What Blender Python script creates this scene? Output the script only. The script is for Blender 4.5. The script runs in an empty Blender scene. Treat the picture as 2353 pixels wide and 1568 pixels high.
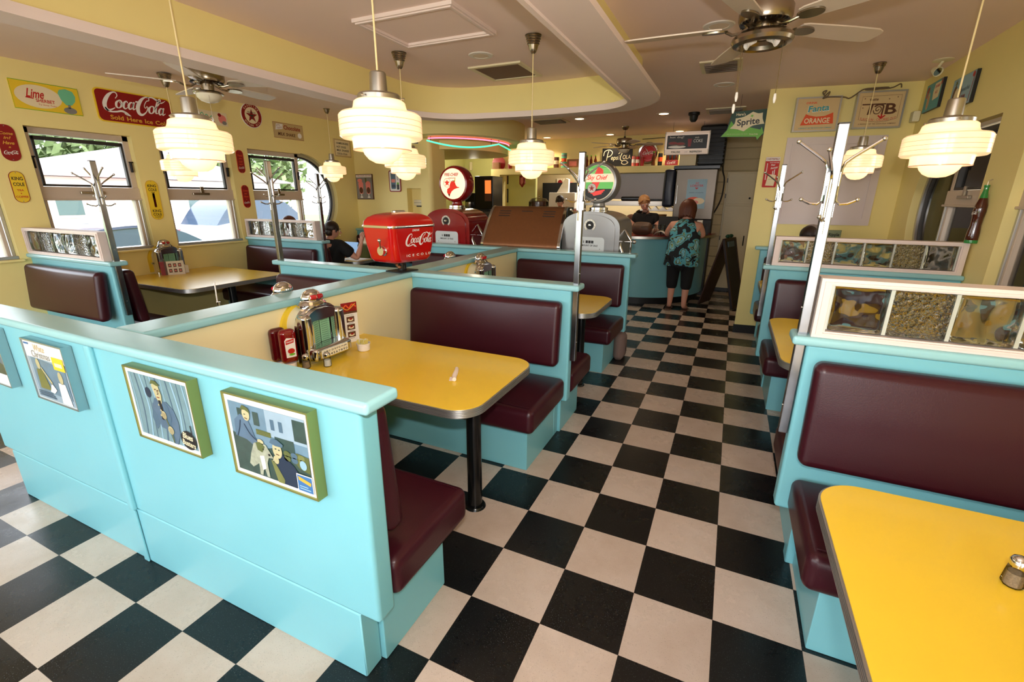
import bpy, bmesh, math, random
from mathutils import Vector, Matrix
from mathutils.geometry import tessellate_polygon
random.seed(7)
SC = bpy.context.scene
COL = SC.collection
PI = math.pi
T = 0.3048

# ------------------------------------------------------------------ camera
cd = bpy.data.cameras.new('camera'); cam = bpy.data.objects.new('camera', cd); COL.objects.link(cam)
cam.location = (-0.13309, -1.60986, 1.58319)
cam.rotation_euler = (math.radians(72.71648), math.radians(-0.33233), math.radians(24.88985))
cd.sensor_width = 36; cd.lens = 1057.7528 / 2353 * 36; cd.clip_start = 0.02; cd.clip_end = 200
SC.camera = cam
# ------------------------------------------------------------------ view, world, sun, flash
SC.view_settings.view_transform = 'Standard'; SC.view_settings.look = 'None'
SC.view_settings.exposure = 0.08; SC.view_settings.gamma = 1.0; SC.view_settings.use_curve_mapping = False
cy = SC.cycles
cy.max_bounces = 9; cy.diffuse_bounces = 5; cy.glossy_bounces = 4; cy.transmission_bounces = 8; cy.transparent_max_bounces = 10
cy.caustics_reflective = False; cy.caustics_refractive = False; cy.use_denoising = True
cy.sample_clamp_indirect = 6.0
w = bpy.data.worlds.new('world'); SC.world = w; w.use_nodes = True
wn = w.node_tree; wn.nodes.clear()
sky = wn.nodes.new('ShaderNodeTexSky'); sky.sky_type = 'NISHITA'; sky.sun_disc = False
sky.sun_elevation = math.radians(48); sky.sun_rotation = math.radians(75); sky.air_density = 1.6; sky.dust_density = 4.0; sky.ozone_density = 1.0
bg = wn.nodes.new('ShaderNodeBackground'); bg.inputs[1].default_value = 0.92
mixw = wn.nodes.new('ShaderNodeMix'); mixw.data_type = 'RGBA'; mixw.inputs[0].default_value = 0.55
mixw.inputs[7].default_value = (9.0, 9.3, 9.8, 1)
wo = wn.nodes.new('ShaderNodeOutputWorld')
wn.links.new(sky.outputs[0], mixw.inputs[6]); wn.links.new(mixw.outputs[2], bg.inputs[0]); wn.links.new(bg.outputs[0], wo.inputs[0])

def light(name, kind, loc, energy, color, rot=(0, 0, 0), **kw):
    d = bpy.data.lights.new(name, kind); d.energy = energy; d.color = color
    for k, v in kw.items(): setattr(d, k, v)
    o = bpy.data.objects.new(name, d); o.location = loc; o.rotation_euler = rot; COL.objects.link(o); return o
# sun lights the house and yard outside the left windows
light('sun', 'SUN', (0, 0, 12), 3.2, (1.0, 0.95, 0.86), (math.radians(12), math.radians(46), 0), angle=0.02)
# the photographer's on-camera flash, a small lamp just above the lens
fl = light('camera_flash', 'AREA', (-0.10, -1.66, 1.76), 42, (1.0, 0.95, 0.90), cam.rotation_euler, shape='RECTANGLE', size=0.07, size_y=0.05)
fl.rotation_euler = (math.radians(108), 0, math.radians(24.9))

# ------------------------------------------------------------------ materials
def lin(c): return tuple(((v / 255) / 12.92 if v / 255 <= .04045 else ((v / 255 + .055) / 1.055) ** 2.4) for v in c)
MATS = {}
def mat(name, rgb, rough=.5, metal=0., var=.04, vscale=6., bump=0., bscale=60., emit=None, estr=0., spec=.5, coat=0., trans=0., ior=1.45, alpha=None, aniso=0.):
    m = bpy.data.materials.new(name); m.use_nodes = True; nt = m.node_tree; N = nt.nodes; L = nt.links
    p = N['Principled BSDF']; c = lin(rgb)
    tc = N.new('ShaderNodeTexCoord')
    no = N.new('ShaderNodeTexNoise'); no.inputs['Scale'].default_value = vscale; no.inputs['Detail'].default_value = 4
    L.new(tc.outputs['Object'], no.inputs['Vector'])
    mx = N.new('ShaderNodeMix'); mx.data_type = 'RGBA'
    mx.inputs[6].default_value = tuple(max(0, v * (1 - var)) for v in c) + (1,); mx.inputs[7].default_value = tuple(min(1, v * (1 + var)) for v in c) + (1,)
    L.new(no.outputs['Fac'], mx.inputs[0]); L.new(mx.outputs[2], p.inputs['Base Color'])
    p.inputs['Roughness'].default_value = rough; p.inputs['Metallic'].default_value = metal
    p.inputs['Specular IOR Level'].default_value = spec; p.inputs['Coat Weight'].default_value = coat; p.inputs['Coat Roughness'].default_value = .08
    p.inputs['Transmission Weight'].default_value = trans; p.inputs['IOR'].default_value = ior; p.inputs['Anisotropic'].default_value = aniso
    if alpha is not None: p.inputs['Alpha'].default_value = alpha
    if emit: p.inputs['Emission Color'].default_value = lin(emit) + (1,); p.inputs['Emission Strength'].default_value = estr
    if bump:
        n2 = N.new('ShaderNodeTexNoise'); n2.inputs['Scale'].default_value = bscale; n2.inputs['Detail'].default_value = 3
        L.new(tc.outputs['Object'], n2.inputs['Vector'])
        b = N.new('ShaderNodeBump'); b.inputs['Strength'].default_value = bump; b.inputs['Distance'].default_value = .004
        L.new(n2.outputs['Fac'], b.inputs['Height']); L.new(b.outputs[0], p.inputs['Normal'])
    MATS[name] = m; return m
W_YEL = mat('wall_yellow_paint', (238, 220, 148), .55, bump=.08, bscale=25, var=.02)
W_PALE = mat('partition_cream_paint', (242, 228, 180), .5, bump=.05, var=.02)
CEIL = mat('ceiling_blush_paint', (240, 217, 206), .75, var=.02, vscale=3)
BAND = mat('soffit_band_paint', (232, 214, 206), .6, var=.02)
TEAL = mat('teal_enamel_paint', (124, 191, 202), .34, var=.03, bump=.05, bscale=14)
TEALCAP = mat('teal_cap_paint', (146, 196, 202), .26, var=.04, bump=.04, bscale=10)
VINYL = mat('maroon_vinyl', (56, 15, 25), .33, var=.06, bump=.10, bscale=220, spec=.45)
LAM = mat('yellow_laminate', (236, 198, 56), .24, var=.03, vscale=9, coat=.12)
CHROME = mat('chrome', (214, 214, 214), .10, metal=1, var=.02)
STEEL = mat('brushed_steel', (186, 180, 170), .30, metal=1, var=.05, vscale=20)
NICKEL = mat('brushed_nickel', (160, 148, 130), .26, metal=1, var=.04)
STAIN = mat('stainless_sheet', (190, 180, 168), .28, metal=1, var=.08, vscale=3)
DKMET = mat('dark_metal', (40, 38, 38), .4, metal=.8)
BLACK = mat('black_enamel', (14, 14, 15), .22)
BLKMAT = mat('black_plastic', (20, 20, 21), .5)
BLKBASE = mat('black_baseboard', (18, 18, 20), .45)
WHITE = mat('white_paint', (228, 222, 214), .45, var=.02)
TRIMW = mat('glass_block_frame_paint', (226, 210, 203), .5, var=.02)
PANELW = mat('wall_panel_paint', (218, 204, 200), .5, var=.02)
WINF = mat('window_frame_paint', (196, 178, 160), .45, var=.03)
ALU = mat('aluminium_frame', (190, 188, 186), .35, metal=.9)
DARKSEAL = mat('window_seal', (44, 40, 38), .5)
REDEN = mat('red_enamel', (188, 18, 14), .16, var=.03, coat=.5)
DKRED = mat('pump_dark_red_enamel', (140, 12, 16), .18, var=.04, coat=.5)
SILV = mat('pump_silver_enamel', (150, 148, 146), .28, metal=.5, var=.04, coat=.3)
CREAM = mat('cream_paint', (224, 214, 180), .5)
CUPB = mat('cupboard_paint', (214, 198, 160), .45, var=.03)
SLATW = mat('slat_wall_paint', (196, 176, 130), .5)
BRZ = mat('bronze_hammered_metal', (134, 88, 56), .36, metal=.55, var=.10, vscale=30, bump=.15, bscale=90)
SKIN = mat('skin', (208, 152, 128), .5, var=.05, vscale=12)
HAIRB = mat('blonde_hair', (178, 128, 80), .45, var=.25, vscale=60, bump=.4, bscale=120)
HAIRBR = mat('auburn_hair', (92, 48, 30), .42, var=.3, vscale=60, bump=.4, bscale=120)
HAIRD = mat('dark_hair', (42, 28, 22), .45, var=.3, vscale=60, bump=.4, bscale=120)
CLOTHK = mat('black_cloth', (16, 16, 18), .85)
PAPER = mat('white_paper', (232, 228, 222), .6)
NAPK = mat('paper_napkin', (236, 222, 214), .75, bump=.3, bscale=80)
CERA = mat('white_ceramic', (232, 224, 218), .25, coat=.3)
CORD = mat('lamp_cord', (226, 204, 150), .45)
BLADE = mat('fan_blade_paint', (206, 190, 172), .45)
WOODF = mat('gilt_wood', (140, 92, 50), .45, var=.3, vscale=30)
GREYB = mat('grey_bag_cloth', (120, 98, 90), .8)
LEATH = mat('brown_leather', (92, 66, 50), .5, var=.15, bump=.3)
BASKET = mat('wicker', (136, 92, 48), .7, var=.25, vscale=80, bump=.6, bscale=90)
def flat(name, rgb, rough=.4, **k): return mat('ink_' + name, rgb, rough, var=.015, **k)
I = dict(red=flat('red', (190, 28, 26)), dred=flat('dark_red', (140, 16, 18)), yellow=flat('yellow', (232, 196, 44)), cream=flat('cream', (232, 216, 178)),
    white=flat('white', (236, 232, 226)), black=flat('black', (24, 22, 22)), green=flat('green', (104, 176, 40)), dgreen=flat('dark_green', (18, 62, 44)),
    mint=flat('mint', (110, 190, 150)), blue=flat('blue', (60, 110, 165)), teal=flat('teal', (60, 150, 160)), pink=flat('pink', (226, 130, 120)),
    brown=flat('brown', (92, 54, 34)), orange=flat('orange', (222, 84, 44)), grey=flat('grey', (130, 128, 124)), lblue=flat('light_blue', (140, 176, 196)),
    slate=flat('slate', (74, 100, 120)), dblue=flat('dark_blue', (20, 76, 110)), tan=flat('tan', (196, 170, 120)), olive=flat('olive', (88, 96, 50)), skin=flat('skin', (206, 196, 150)), navy=flat('navy', (28, 44, 66)), gold=flat('gold', (214, 164, 60)))
def glow(name, rgb, s):
    m = mat(name, rgb, .3, emit=rgb, estr=s, var=0); return m
def floor_mat():
    m = bpy.data.materials.new('checkered_vinyl_tile'); m.use_nodes = True; nt = m.node_tree; N = nt.nodes; L = nt.links
    p = N['Principled BSDF']; tc = N.new('ShaderNodeTexCoord'); sp = N.new('ShaderNodeSeparateXYZ'); L.new(tc.outputs['Object'], sp.inputs[0])
    def M(op, a, b=None, c=None):
        n = N.new('ShaderNodeMath'); n.operation = op
        for i, v in enumerate((a, b, c)):
            if v is None: continue
            if isinstance(v, (int, float)): n.inputs[i].default_value = v
            else: L.new(v, n.inputs[i])
        return n.outputs[0]
    ux, uy = M('DIVIDE', sp.outputs[0], T), M('DIVIDE', sp.outputs[1], T)
    fx, fy = M('FLOOR', ux), M('FLOOR', uy)
    par = M('FLOORED_MODULO', M('ADD', fx, fy), 2.0)
    # thin seams
    def seam(u): return M('LESS_THAN', M('ABSOLUTE', M('SUBTRACT', M('FRACT', M('ADD', u, .5)), .5)), .0032)
    sm = M('MAXIMUM', seam(ux), seam(uy))
    # per tile tone
    wn_ = N.new('ShaderNodeTexWhiteNoise'); cb = N.new('ShaderNodeCombineXYZ'); L.new(fx, cb.inputs[0]); L.new(fy, cb.inputs[1]); L.new(cb.outputs[0], wn_.inputs['Vector'])
    tone = M('MULTIPLY_ADD', wn_.outputs['Value'], .10, .95)
    # chips
    v1 = N.new('ShaderNodeTexNoise'); v1.inputs['Scale'].default_value = 260; v1.inputs['Detail'].default_value = 1; L.new(tc.outputs['Object'], v1.inputs['Vector'])
    chips = N.new('ShaderNodeMapRange'); chips.inputs[1].default_value = .66; chips.inputs[2].default_value = .72; L.new(v1.outputs['Fac'], chips.inputs[0])
    g = N.new('ShaderNodeTexNoise'); g.inputs['Scale'].default_value = 2.2; g.inputs['Detail'].default_value = 8; g.inputs['Roughness'].default_value = .7; L.new(tc.outputs['Object'], g.inputs['Vector'])
    gr = N.new('ShaderNodeMapRange'); gr.inputs[1].default_value = .40; gr.inputs[2].default_value = .75; L.new(g.outputs['Fac'], gr.inputs[0])
    def mix(f, a, b):
        n = N.new('ShaderNodeMix'); n.data_type = 'RGBA'
        for i, v in ((0, f), (6, a), (7, b)):
            if isinstance(v, tuple): n.inputs[i].default_value = v + (1,)
            elif isinstance(v, (int, float)): n.inputs[i].default_value = v
            else: L.new(v, n.inputs[i])
        return n.outputs[2]
    wh = mix(gr.outputs[0], lin((208, 191, 177)), lin((184, 163, 144)))
    wh = mix(M('MULTIPLY', chips.outputs[0], .55), wh, lin((120, 104, 92)))
    bk = mix(M('MULTIPLY', chips.outputs[0], .5), lin((16, 17, 18)), lin((110, 116, 116)))
    c = mix(par, wh, bk)
    c = mix(M('MULTIPLY', sm, .8), c, lin((40, 32, 28)))
    hv = N.new('ShaderNodeVectorMath'); hv.operation = 'SCALE'; L.new(c, hv.inputs[0]); L.new(tone, hv.inputs['Scale'])
    L.new(hv.outputs[0], p.inputs['Base Color'])
    r = M('MULTIPLY_ADD', gr.outputs[0], .16, .24); L.new(r, p.inputs['Roughness'])
    b = N.new('ShaderNodeBump'); b.inputs['Strength'].default_value = .10; b.inputs['Distance'].default_value = .003
    L.new(g.outputs['Fac'], b.inputs['Height']); L.new(b.outputs[0], p.inputs['Normal'])
    return m
FLOOR = floor_mat()
def pane_mat(name='window_pane_glass', tint=(1, 1, 1)):
    m = bpy.data.materials.new(name); m.use_nodes = True; nt = m.node_tree; nt.nodes.clear(); N = nt.nodes; L = nt.links
    t = N.new('ShaderNodeBsdfTransparent'); t.inputs[0].default_value = tint + (1,); g = N.new('ShaderNodeBsdfGlossy'); g.inputs['Roughness'].default_value = .02
    f = N.new('ShaderNodeFresnel'); f.inputs[0].default_value = 1.35; mx = N.new('ShaderNodeMixShader'); o = N.new('ShaderNodeOutputMaterial')
    L.new(f.outputs[0], mx.inputs[0]); L.new(t.outputs[0], mx.inputs[1]); L.new(g.outputs[0], mx.inputs[2]); L.new(mx.outputs[0], o.inputs[0]); return m
PANE = pane_mat()
def glassblock_mat(name, kind):
    m = bpy.data.materials.new(name); m.use_nodes = True; nt = m.node_tree; N = nt.nodes; L = nt.links
    p = N['Principled BSDF']; p.inputs['Base Color'].default_value = (.93, .96, .93, 1); p.inputs['Transmission Weight'].default_value = 1
    p.inputs['Roughness'].default_value = .02; p.inputs['IOR'].default_value = 1.25
    tc = N.new('ShaderNodeTexCoord'); b = N.new('ShaderNodeBump')
    if kind == 'ice':
        v = N.new('ShaderNodeTexVoronoi'); v.inputs['Scale'].default_value = 58; L.new(tc.outputs['Object'], v.inputs['Vector']); L.new(v.outputs['Distance'], b.inputs['Height'])
        b.inputs['Strength'].default_value = 1; b.inputs['Distance'].default_value = .035
    else:
        v = N.new('ShaderNodeTexNoise'); v.inputs['Scale'].default_value = 13; v.inputs['Detail'].default_value = .5; L.new(tc.outputs['Object'], v.inputs['Vector']); L.new(v.outputs['Fac'], b.inputs['Height'])
        b.inputs['Strength'].default_value = .8; b.inputs['Distance'].default_value = .05
    L.new(b.outputs[0], p.inputs['Normal'])
    t_ = N.new('ShaderNodeBsdfTransparent'); t_.inputs[0].default_value = (.86, .89, .86, 1); mx = N.new('ShaderNodeMixShader'); mx.inputs[0].default_value = .86 if kind == 'ice' else .80
    L.new(t_.outputs[0], mx.inputs[1]); L.new(p.outputs[0], mx.inputs[2]); L.new(mx.outputs[0], N['Material Output'].inputs[0]); return m
GB_ICE = glassblock_mat('glass_block_ice_pattern', 'ice'); GB_WAVE = glassblock_mat('glass_block_wave_pattern', 'wave')
CLEARG = mat('clear_glass', (240, 246, 244), .03, trans=1, ior=1.3, var=0)
GBGROUT = mat('glass_block_joint', (196, 200, 190), .25, metal=.2)

# ------------------------------------------------------------------ mesh helpers
class B:
    def __init__(s): s.bm = bmesh.new()
    def mesh(s, vs, fs, M_=None):
        bv = [s.bm.verts.new(M_ @ Vector(v) if M_ else Vector(v)) for v in vs]
        for f in fs:
            try: s.bm.faces.new([bv[i] for i in f])
            except ValueError: pass
        return bv
    def box(s, x0, x1, y0, y1, z0, z1, bev=0., seg=2, M_=None):
        b = bmesh.new()
        vs = [b.verts.new((x, y, z)) for z in (z0, z1) for y in (y0, y1) for x in (x0, x1)]
        for f in ((0, 2, 3, 1), (4, 5, 7, 6), (0, 1, 5, 4), (2, 6, 7, 3), (0, 4, 6, 2), (1, 3, 7, 5)): b.faces.new([vs[i] for i in f])
        if bev: bmesh.ops.bevel(b, geom=list(b.edges), offset=bev, segments=seg, affect='EDGES', profile=.5)
        s.take(b, M_); return s
    def take(s, b, M_=None):
        b.verts.index_update(); b.verts.ensure_lookup_table()
        s.mesh([v.co.copy() for v in b.verts], [[v.index for v in f.verts] for f in b.faces], M_); b.free()
    def lathe(s, prof, n=32, c=(0, 0, 0), M_=None, a0=0., a1=2 * PI):
        full = abs(a1 - a0 - 2 * PI) < 1e-6; k = n if full else n + 1
        vs, fs = [], []
        for r, z in prof:
            for i in range(k):
                a = a0 + (a1 - a0) * i / n; vs.append((c[0] + r * math.cos(a), c[1] + r * math.sin(a), c[2] + z))
        for j in range(len(prof) - 1):
            for i in range(n):
                i2 = (i + 1) % k
                q = [j * k + i, j * k + i2, (j + 1) * k + i2, (j + 1) * k + i]; fs.append(q)
        s.mesh(vs, fs, M_)
        bmesh.ops.remove_doubles(s.bm, verts=s.bm.verts, dist=1e-6); return s
    def cyl(s, r, z0, z1, n=24, c=(0, 0), r2=None, M_=None):
        r2 = r if r2 is None else r2
        vs = [(c[0] + q * math.cos(2 * PI * i / n), c[1] + q * math.sin(2 * PI * i / n), z) for q, z in ((r, z0), (r2, z1)) for i in range(n)]
        fs = [[i, (i + 1) % n, n + (i + 1) % n, n + i] for i in range(n)] + [list(range(n))[::-1], list(range(n, 2 * n))]
        s.mesh(vs, fs, M_); return s
    def tube(s, path, r, n=8, M_=None, closed=False, cap=True):
        P = [Vector(p) for p in path]; rr = r if isinstance(r, (list, tuple)) else [r] * len(P)
        vs, fs = [], []; prev = None; m = len(P)
        for i, p in enumerate(P):
            if closed: t = (P[(i + 1) % m] - P[i - 1])
            else: t = (P[min(i + 1, m - 1)] - P[max(i - 1, 0)])
            t.normalize()
            if prev is None:
                a = Vector((0, 0, 1)) if abs(t.z) < .9 else Vector((1, 0, 0)); u = t.cross(a).normalized()
            else: u = (prev - t * prev.dot(t)).normalized()
            v = t.cross(u); prev = u
            for k in range(n):
                a = 2 * PI * k / n; vs.append(p + (u * math.cos(a) + v * math.sin(a)) * rr[i])
        for i in range(m if closed else m - 1):
            for k in range(n): fs.append([i * n + k, i * n + (k + 1) % n, ((i + 1) % m) * n + (k + 1) % n, ((i + 1) % m) * n + k])
        if cap and not closed: fs += [list(range(n))[::-1], [(m - 1) * n + k for k in range(n)]]
        s.mesh(vs, fs, M_); return s
    def prism(s, poly, d0, d1, holes=(), axis='z', M_=None):
        """2D polygon (with holes) extruded; axis says which coordinate is the depth. z:(a,b,d) y:(a,d,b) x:(d,a,b)"""
        mp = {'z': lambda a, b, d: (a, b, d), 'y': lambda a, b, d: (a, d, b), 'x': lambda a, b, d: (d, a, b)}[axis]
        loops = [list(poly)] + [list(h) for h in holes]; flatp = [p for l in loops for p in l]
        tris = tessellate_polygon([[Vector((p[0], p[1], 0)) for p in l] for l in loops]); n = len(flatp)
        vs = [mp(p[0], p[1], d0) for p in flatp] + [mp(p[0], p[1], d1) for p in flatp]
        fs = [list(t) for t in tris] + [[i + n for i in t] for t in tris]; o = 0
        for l in loops:
            k = len(l)
            for i in range(k): fs.append([o + i, o + (i + 1) % k, n + o + (i + 1) % k, n + o + i])
            o += k
        s.mesh(vs, fs, M_); return s
    def cushion(s, c, h, r=.04, bulge=(0, 0, 0), n=8, M_=None):
        """puffed rounded box, half sizes h, corner radius r, face bulges per axis"""
        cx, cy, cz = c; g = [-1 + 2 * i / n for i in range(n + 1)]
        g = [math.copysign(abs(t) ** .75, t) for t in g]
        idx = {}; vs, fs = [], []
        def vert(u):
            k = tuple(round(t, 5) for t in u)
            if k in idx: return idx[k]
            p = [u[i] * h[i] for i in range(3)]
            q = [max(-(h[i] - r), min(h[i] - r, p[i])) for i in range(3)]
            d = Vector([p[i] - q[i] for i in range(3)])
            if d.length > 1e-9: d = d.normalized() * r
            o = [q[i] + d[i] for i in range(3)]
            for i in range(3):
                j, l = (i + 1) % 3, (i + 2) % 3
                o[i] += u[i] * bulge[i] * (1 - u[j] ** 2) * (1 - u[l] ** 2) if abs(u[i]) > .999 else 0
            idx[k] = len(vs); vs.append((cx + o[0], cy + o[1], cz + o[2])); return idx[k]
        def fr(hh):  # grid that puts lines at the rounding
            e = max(0.05, 1 - r / hh); inner = [-e + 2 * e * i / n for i in range(n + 1)]
            return [-1, -1 + (1 - e) * .3, -1 + (1 - e) * .65] + inner + [1 - (1 - e) * .65, 1 - (1 - e) * .3, 1]
        G = [fr(hh) for hh in h]
        for ax in range(3):
            j, l = (ax + 1) % 3, (ax + 2) % 3
            for sgn in (-1, 1):
                for a in range(len(G[j]) - 1):
                    for b in range(len(G[l]) - 1):
                        q = []
                        for (a2, b2) in ((a, b), (a + 1, b), (a + 1, b + 1), (a, b + 1)):
                            u = [0, 0, 0]; u[ax] = sgn; u[j] = G[j][a2]; u[l] = G[l][b2]; q.append(vert(u))
                        fs.append(q if sgn > 0 else q[::-1])
        s.mesh(vs, fs, M_); return s
    def ball(s, c, r, n=16, sc=(1, 1, 1), M_=None):
        m = n // 2; vs, fs = [], []
        for j in range(m + 1):
            th = PI * j / m
            for i in range(n):
                a = 2 * PI * i / n; vs.append((c[0] + r * sc[0] * math.sin(th) * math.cos(a), c[1] + r * sc[1] * math.sin(th) * math.sin(a), c[2] + r * sc[2] * math.cos(th)))
        for j in range(m):
            for i in range(n): fs.append([j * n + i, (j + 1) * n + i, (j + 1) * n + (i + 1) % n, j * n + (i + 1) % n])
        s.mesh(vs, fs, M_); bmesh.ops.remove_doubles(s.bm, verts=s.bm.verts, dist=1e-6); return s
    def build(s, name, m, parent=None, smooth=38, loc=None, label=None, normals=True):
        me = bpy.data.meshes.new(name)
        bmesh.ops.recalc_face_normals(s.bm, faces=s.bm.faces) if normals else None
        s.bm.to_mesh(me); s.bm.free(); me.materials.append(m)
        if smooth:
            for p in me.polygons: p.use_smooth = True
            me.set_sharp_from_angle(angle=math.radians(smooth))
        o = bpy.data.objects.new(name, me); COL.objects.link(o)
        if smooth:
            wm = o.modifiers.new('wn', 'WEIGHTED_NORMAL'); wm.keep_sharp = True
        if parent: o.parent = parent
        if loc: o.location = loc
        if label: o['label'] = label
        return o
def thing(name, label, cat, loc=(0, 0, 0), rz=0., group=None):
    o = bpy.data.objects.new(name, None); COL.objects.link(o); o.location = loc; o.rotation_euler = (0, 0, rz); o.empty_display_size = .1
    o['label'] = label; o['category'] = cat
    if group: o['group'] = group
    return o
def tag(o, label, cat, group=None):
    o['label'] = label; o['category'] = cat
    if group: o['group'] = group
    return o
def struct(o): o['kind'] = 'structure'; return o
def sroot(name, loc=(0, 0, 0)):
    o = bpy.data.objects.new(name, None); COL.objects.link(o); o.location = loc; o['kind'] = 'structure'; return o
def dup(root, loc, rz=None, label=None, group=None, skip=()):
    def cp(o, par):
        c = o.copy(); COL.objects.link(c)
        if par: c.parent = par
        for ch in list(o.children):
            if ch.name.split('.')[0] in skip: continue
            cp(ch, c)
        return c
    r = cp(root, None); r.location = loc
    if rz is not None: r.rotation_euler = (0, 0, rz)
    if label: r['label'] = label
    if group: r['group'] = group
    return r
def arc(cx, cy_, r, a0, a1, n=12, ry=None):
    ry = r if ry is None else ry
    return [(cx + r * math.cos(math.radians(a0 + (a1 - a0) * i / n)), cy_ + ry * math.sin(math.radians(a0 + (a1 - a0) * i / n))) for i in range(n + 1)]
def rrect(x0, x1, y0, y1, r, n=6):
    return arc(x1 - r, y1 - r, r, 0, 90, n) + arc(x0 + r, y1 - r, r, 90, 180, n) + arc(x0 + r, y0 + r, r, 180, 270, n) + arc(x1 - r, y0 + r, r, 270, 360, n)
def rect(x0, x1, y0, y1): return [(x0, y0), (x1, y0), (x1, y1), (x0, y1)]
def spline(P, n=6, closed=False):
    out = []; m = len(P); K = len(P[0])
    for i in range(m if closed else m - 1):
        p = [P[(i + d) % m] if closed else P[max(0, min(m - 1, i + d))] for d in (-1, 0, 1, 2)]
        for k in range(n):
            t = k / n
            out.append(tuple(.5 * (2 * p[1][c] + (-p[0][c] + p[2][c]) * t + (2 * p[0][c] - 5 * p[1][c] + 4 * p[2][c] - p[3][c]) * t * t + (-p[0][c] + 3 * p[1][c] - 3 * p[2][c] + p[3][c]) * t ** 3) for c in range(K)))
    if not closed: out.append(tuple(P[-1]))
    return out
# ------------------------------------------------------------------ room shell
H = 2.715
struct(B().box(-6.3, 1.9, -5, 9.9, -.1, 0).build('floor', FLOOR, smooth=0))
struct(B().box(-6.3, 2.2, -5, 9.9, H, H + .12).build('ceiling', CEIL, smooth=0))
XL, XR = -6.0, 1.42
DH = [(3.66, 1.02), (3.66, .91)] + arc(3.66, 1.55, .64, -90, 90, 20)[1:-1] + [(3.66, 2.19), (3.66, 2.18)]
winL = [rect(-.52, .35, 1.02, 2.18), rect(.63, 1.48, 1.02, 2.18), rect(1.73, 2.56, 1.02, 2.18)]
h3 = [(2.81, 1.02)] + DH + [(2.81, 2.18)]
struct(B().prism(rect(-3.2, 4.78, 0, H), XL - .16, XL, holes=winL + [h3], axis='x').build('wall_left', W_YEL, smooth=30))
# right wall, same window rhythm mirrored
DR = [(3.60, 1.02), (3.60, .86)] + arc(3.60, 1.5, .66, -90, 90, 20)[1:-1] + [(3.60, 2.16), (3.60, 2.15)]
winR = [rect(1.62, 2.44, 1.02, 2.15), rect(.5, 1.32, 1.02, 2.15)]
hR = [(2.86, 1.02)] + DR + [(2.86, 2.15)]
struct(B().prism(rect(-3.2, 5.0, 0, H), XR, XR + .16, holes=winR + [hR], axis='x').build('wall_right', W_YEL, smooth=30))
# angled yellow wall on the right that ends beside the aisle
def angled(x): return 4.57 + .13 * (x - .055)
struct(B().prism([(.055, angled(.055)), (1.44, angled(1.44)), (1.44, 5.0), (.075, 4.86)], 0, H).build('wall_alcove', W_YEL, smooth=30))
struct(B().prism([(.045, 4.558), (.33, 4.595), (.33, 4.65), (.06, 4.65)], 0, .10).build('baseboard_alcove', BLKBASE, smooth=30))
struct(B().box(.63, 2.0, 4.9, 7.9, 0, H).build('wall_corridor', W_YEL, smooth=0))
# back wall of the left dining side with a shallow niche, rounded corner at the opening
jamb = [(-4.47, 5.10), (-4.47, 4.83)] + arc(-4.53, 4.83, .06, 0, 90, 5)[::-1][::-1]
bk = B().prism(rect(-6.1, -4.95, 0, H), 4.75, 5.15, axis='y')
bk.prism(rect(-4.95, -4.68, 0, 1.30), 4.75, 5.15, axis='y').prism(rect(-4.95, -4.68, 1.72, H), 4.75, 5.15, axis='y').prism(rect(-4.95, -4.68, 1.30, 1.72), 4.88, 5.15, axis='y')
bk.prism([(-4.68, 5.15), (-4.68, 4.75), (-4.53, 4.75)] + arc(-4.53, 4.81, .06, -90, 0, 5) + [(-4.47, 5.15)], 0, H)
struct(bk.build('wall_back_left', W_YEL, smooth=40))
# drum soffit carrying the neon, two steps
def drum(cx, cyy, r, z0, z1, a0=-110, a1=90):
    pts = arc(cx, cyy, r, a0, a1, 40); return pts
s1 = arc(-4.35, 5.5, 1.0, -110, 110, 44, 1.22); s2 = arc(-4.55, 5.95, .70, -110, 110, 36, .95)
struct(B().prism(s1 + [(-5.9, 6.7), (-5.9, 4.8), (-4.8, 4.76)], 2.44, H).build('ceiling_drum', W_YEL, smooth=30))
struct(B().prism(s2 + [(-5.9, 6.9), (-5.9, 4.95)], 2.31, 2.44).build('ceiling_drum_step', W_YEL, smooth=30))
HALL = mat('hall_green_paint', (196, 196, 128), .6)
struct(B().box(-6.3, -4.2, 8.4, 8.5, 0, H).build('wall_hall', HALL, smooth=0))
struct(B().box(-6.1, -6.0, 5.1, 8.4, 0, H).build('wall_hall_left', HALL, smooth=0))
# service wall: lower wall with long pass-through, ledge on top, upper wall set back
lw = B().prism(rect(-4.90, -1.06, 0, 2.16), 7.60, 7.86, holes=[rect(-4.69, -1.09, 1.02, 2.045)], axis='y')
struct(lw.build('wall_service', W_YEL, smooth=0))
struct(B().box(-4.9, 2.0, 7.86, 8.0, 2.045, H).build('wall_service_upper', W_YEL, smooth=0))
struct(B().box(-4.9, 2.0, 9.4, 9.5, 0, H).build('wall_kitchen', mat('kitchen_wall_paint', (190, 172, 132), .6), smooth=0))
struct(B().box(-4.98, -4.9, 7.86, 9.4, 0, H).build('wall_kitchen_left', W_YEL, smooth=0))
sl = B()
for k in range(15): sl.box(-1.06, .6, 7.60 + .008, 7.66, .05 + k * .182, .05 + k * .182 + .172, .004, 1)
sl.box(-1.06, .6, 7.64, 7.9, 0, H)
struct(sl.build('wall_slatted', SLATW, smooth=0))
# front of the diner behind the camera: piers with open glazing, enlarged to let in more daylight
fw = B().prism(rect(-6.1, 1.5, 0, H), -3.3, -3.2, holes=[rect(-5.6, -.3, .45, 2.5), rect(.1, 1.2, .05, 2.4)], axis='y')
struct(fw.build('wall_front', W_YEL, smooth=0))
# baseboards
struct(B().box(-6.0, -4.53, 4.735, 4.75, 0, .1).build('baseboard_back', BLKBASE, smooth=0))
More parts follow.
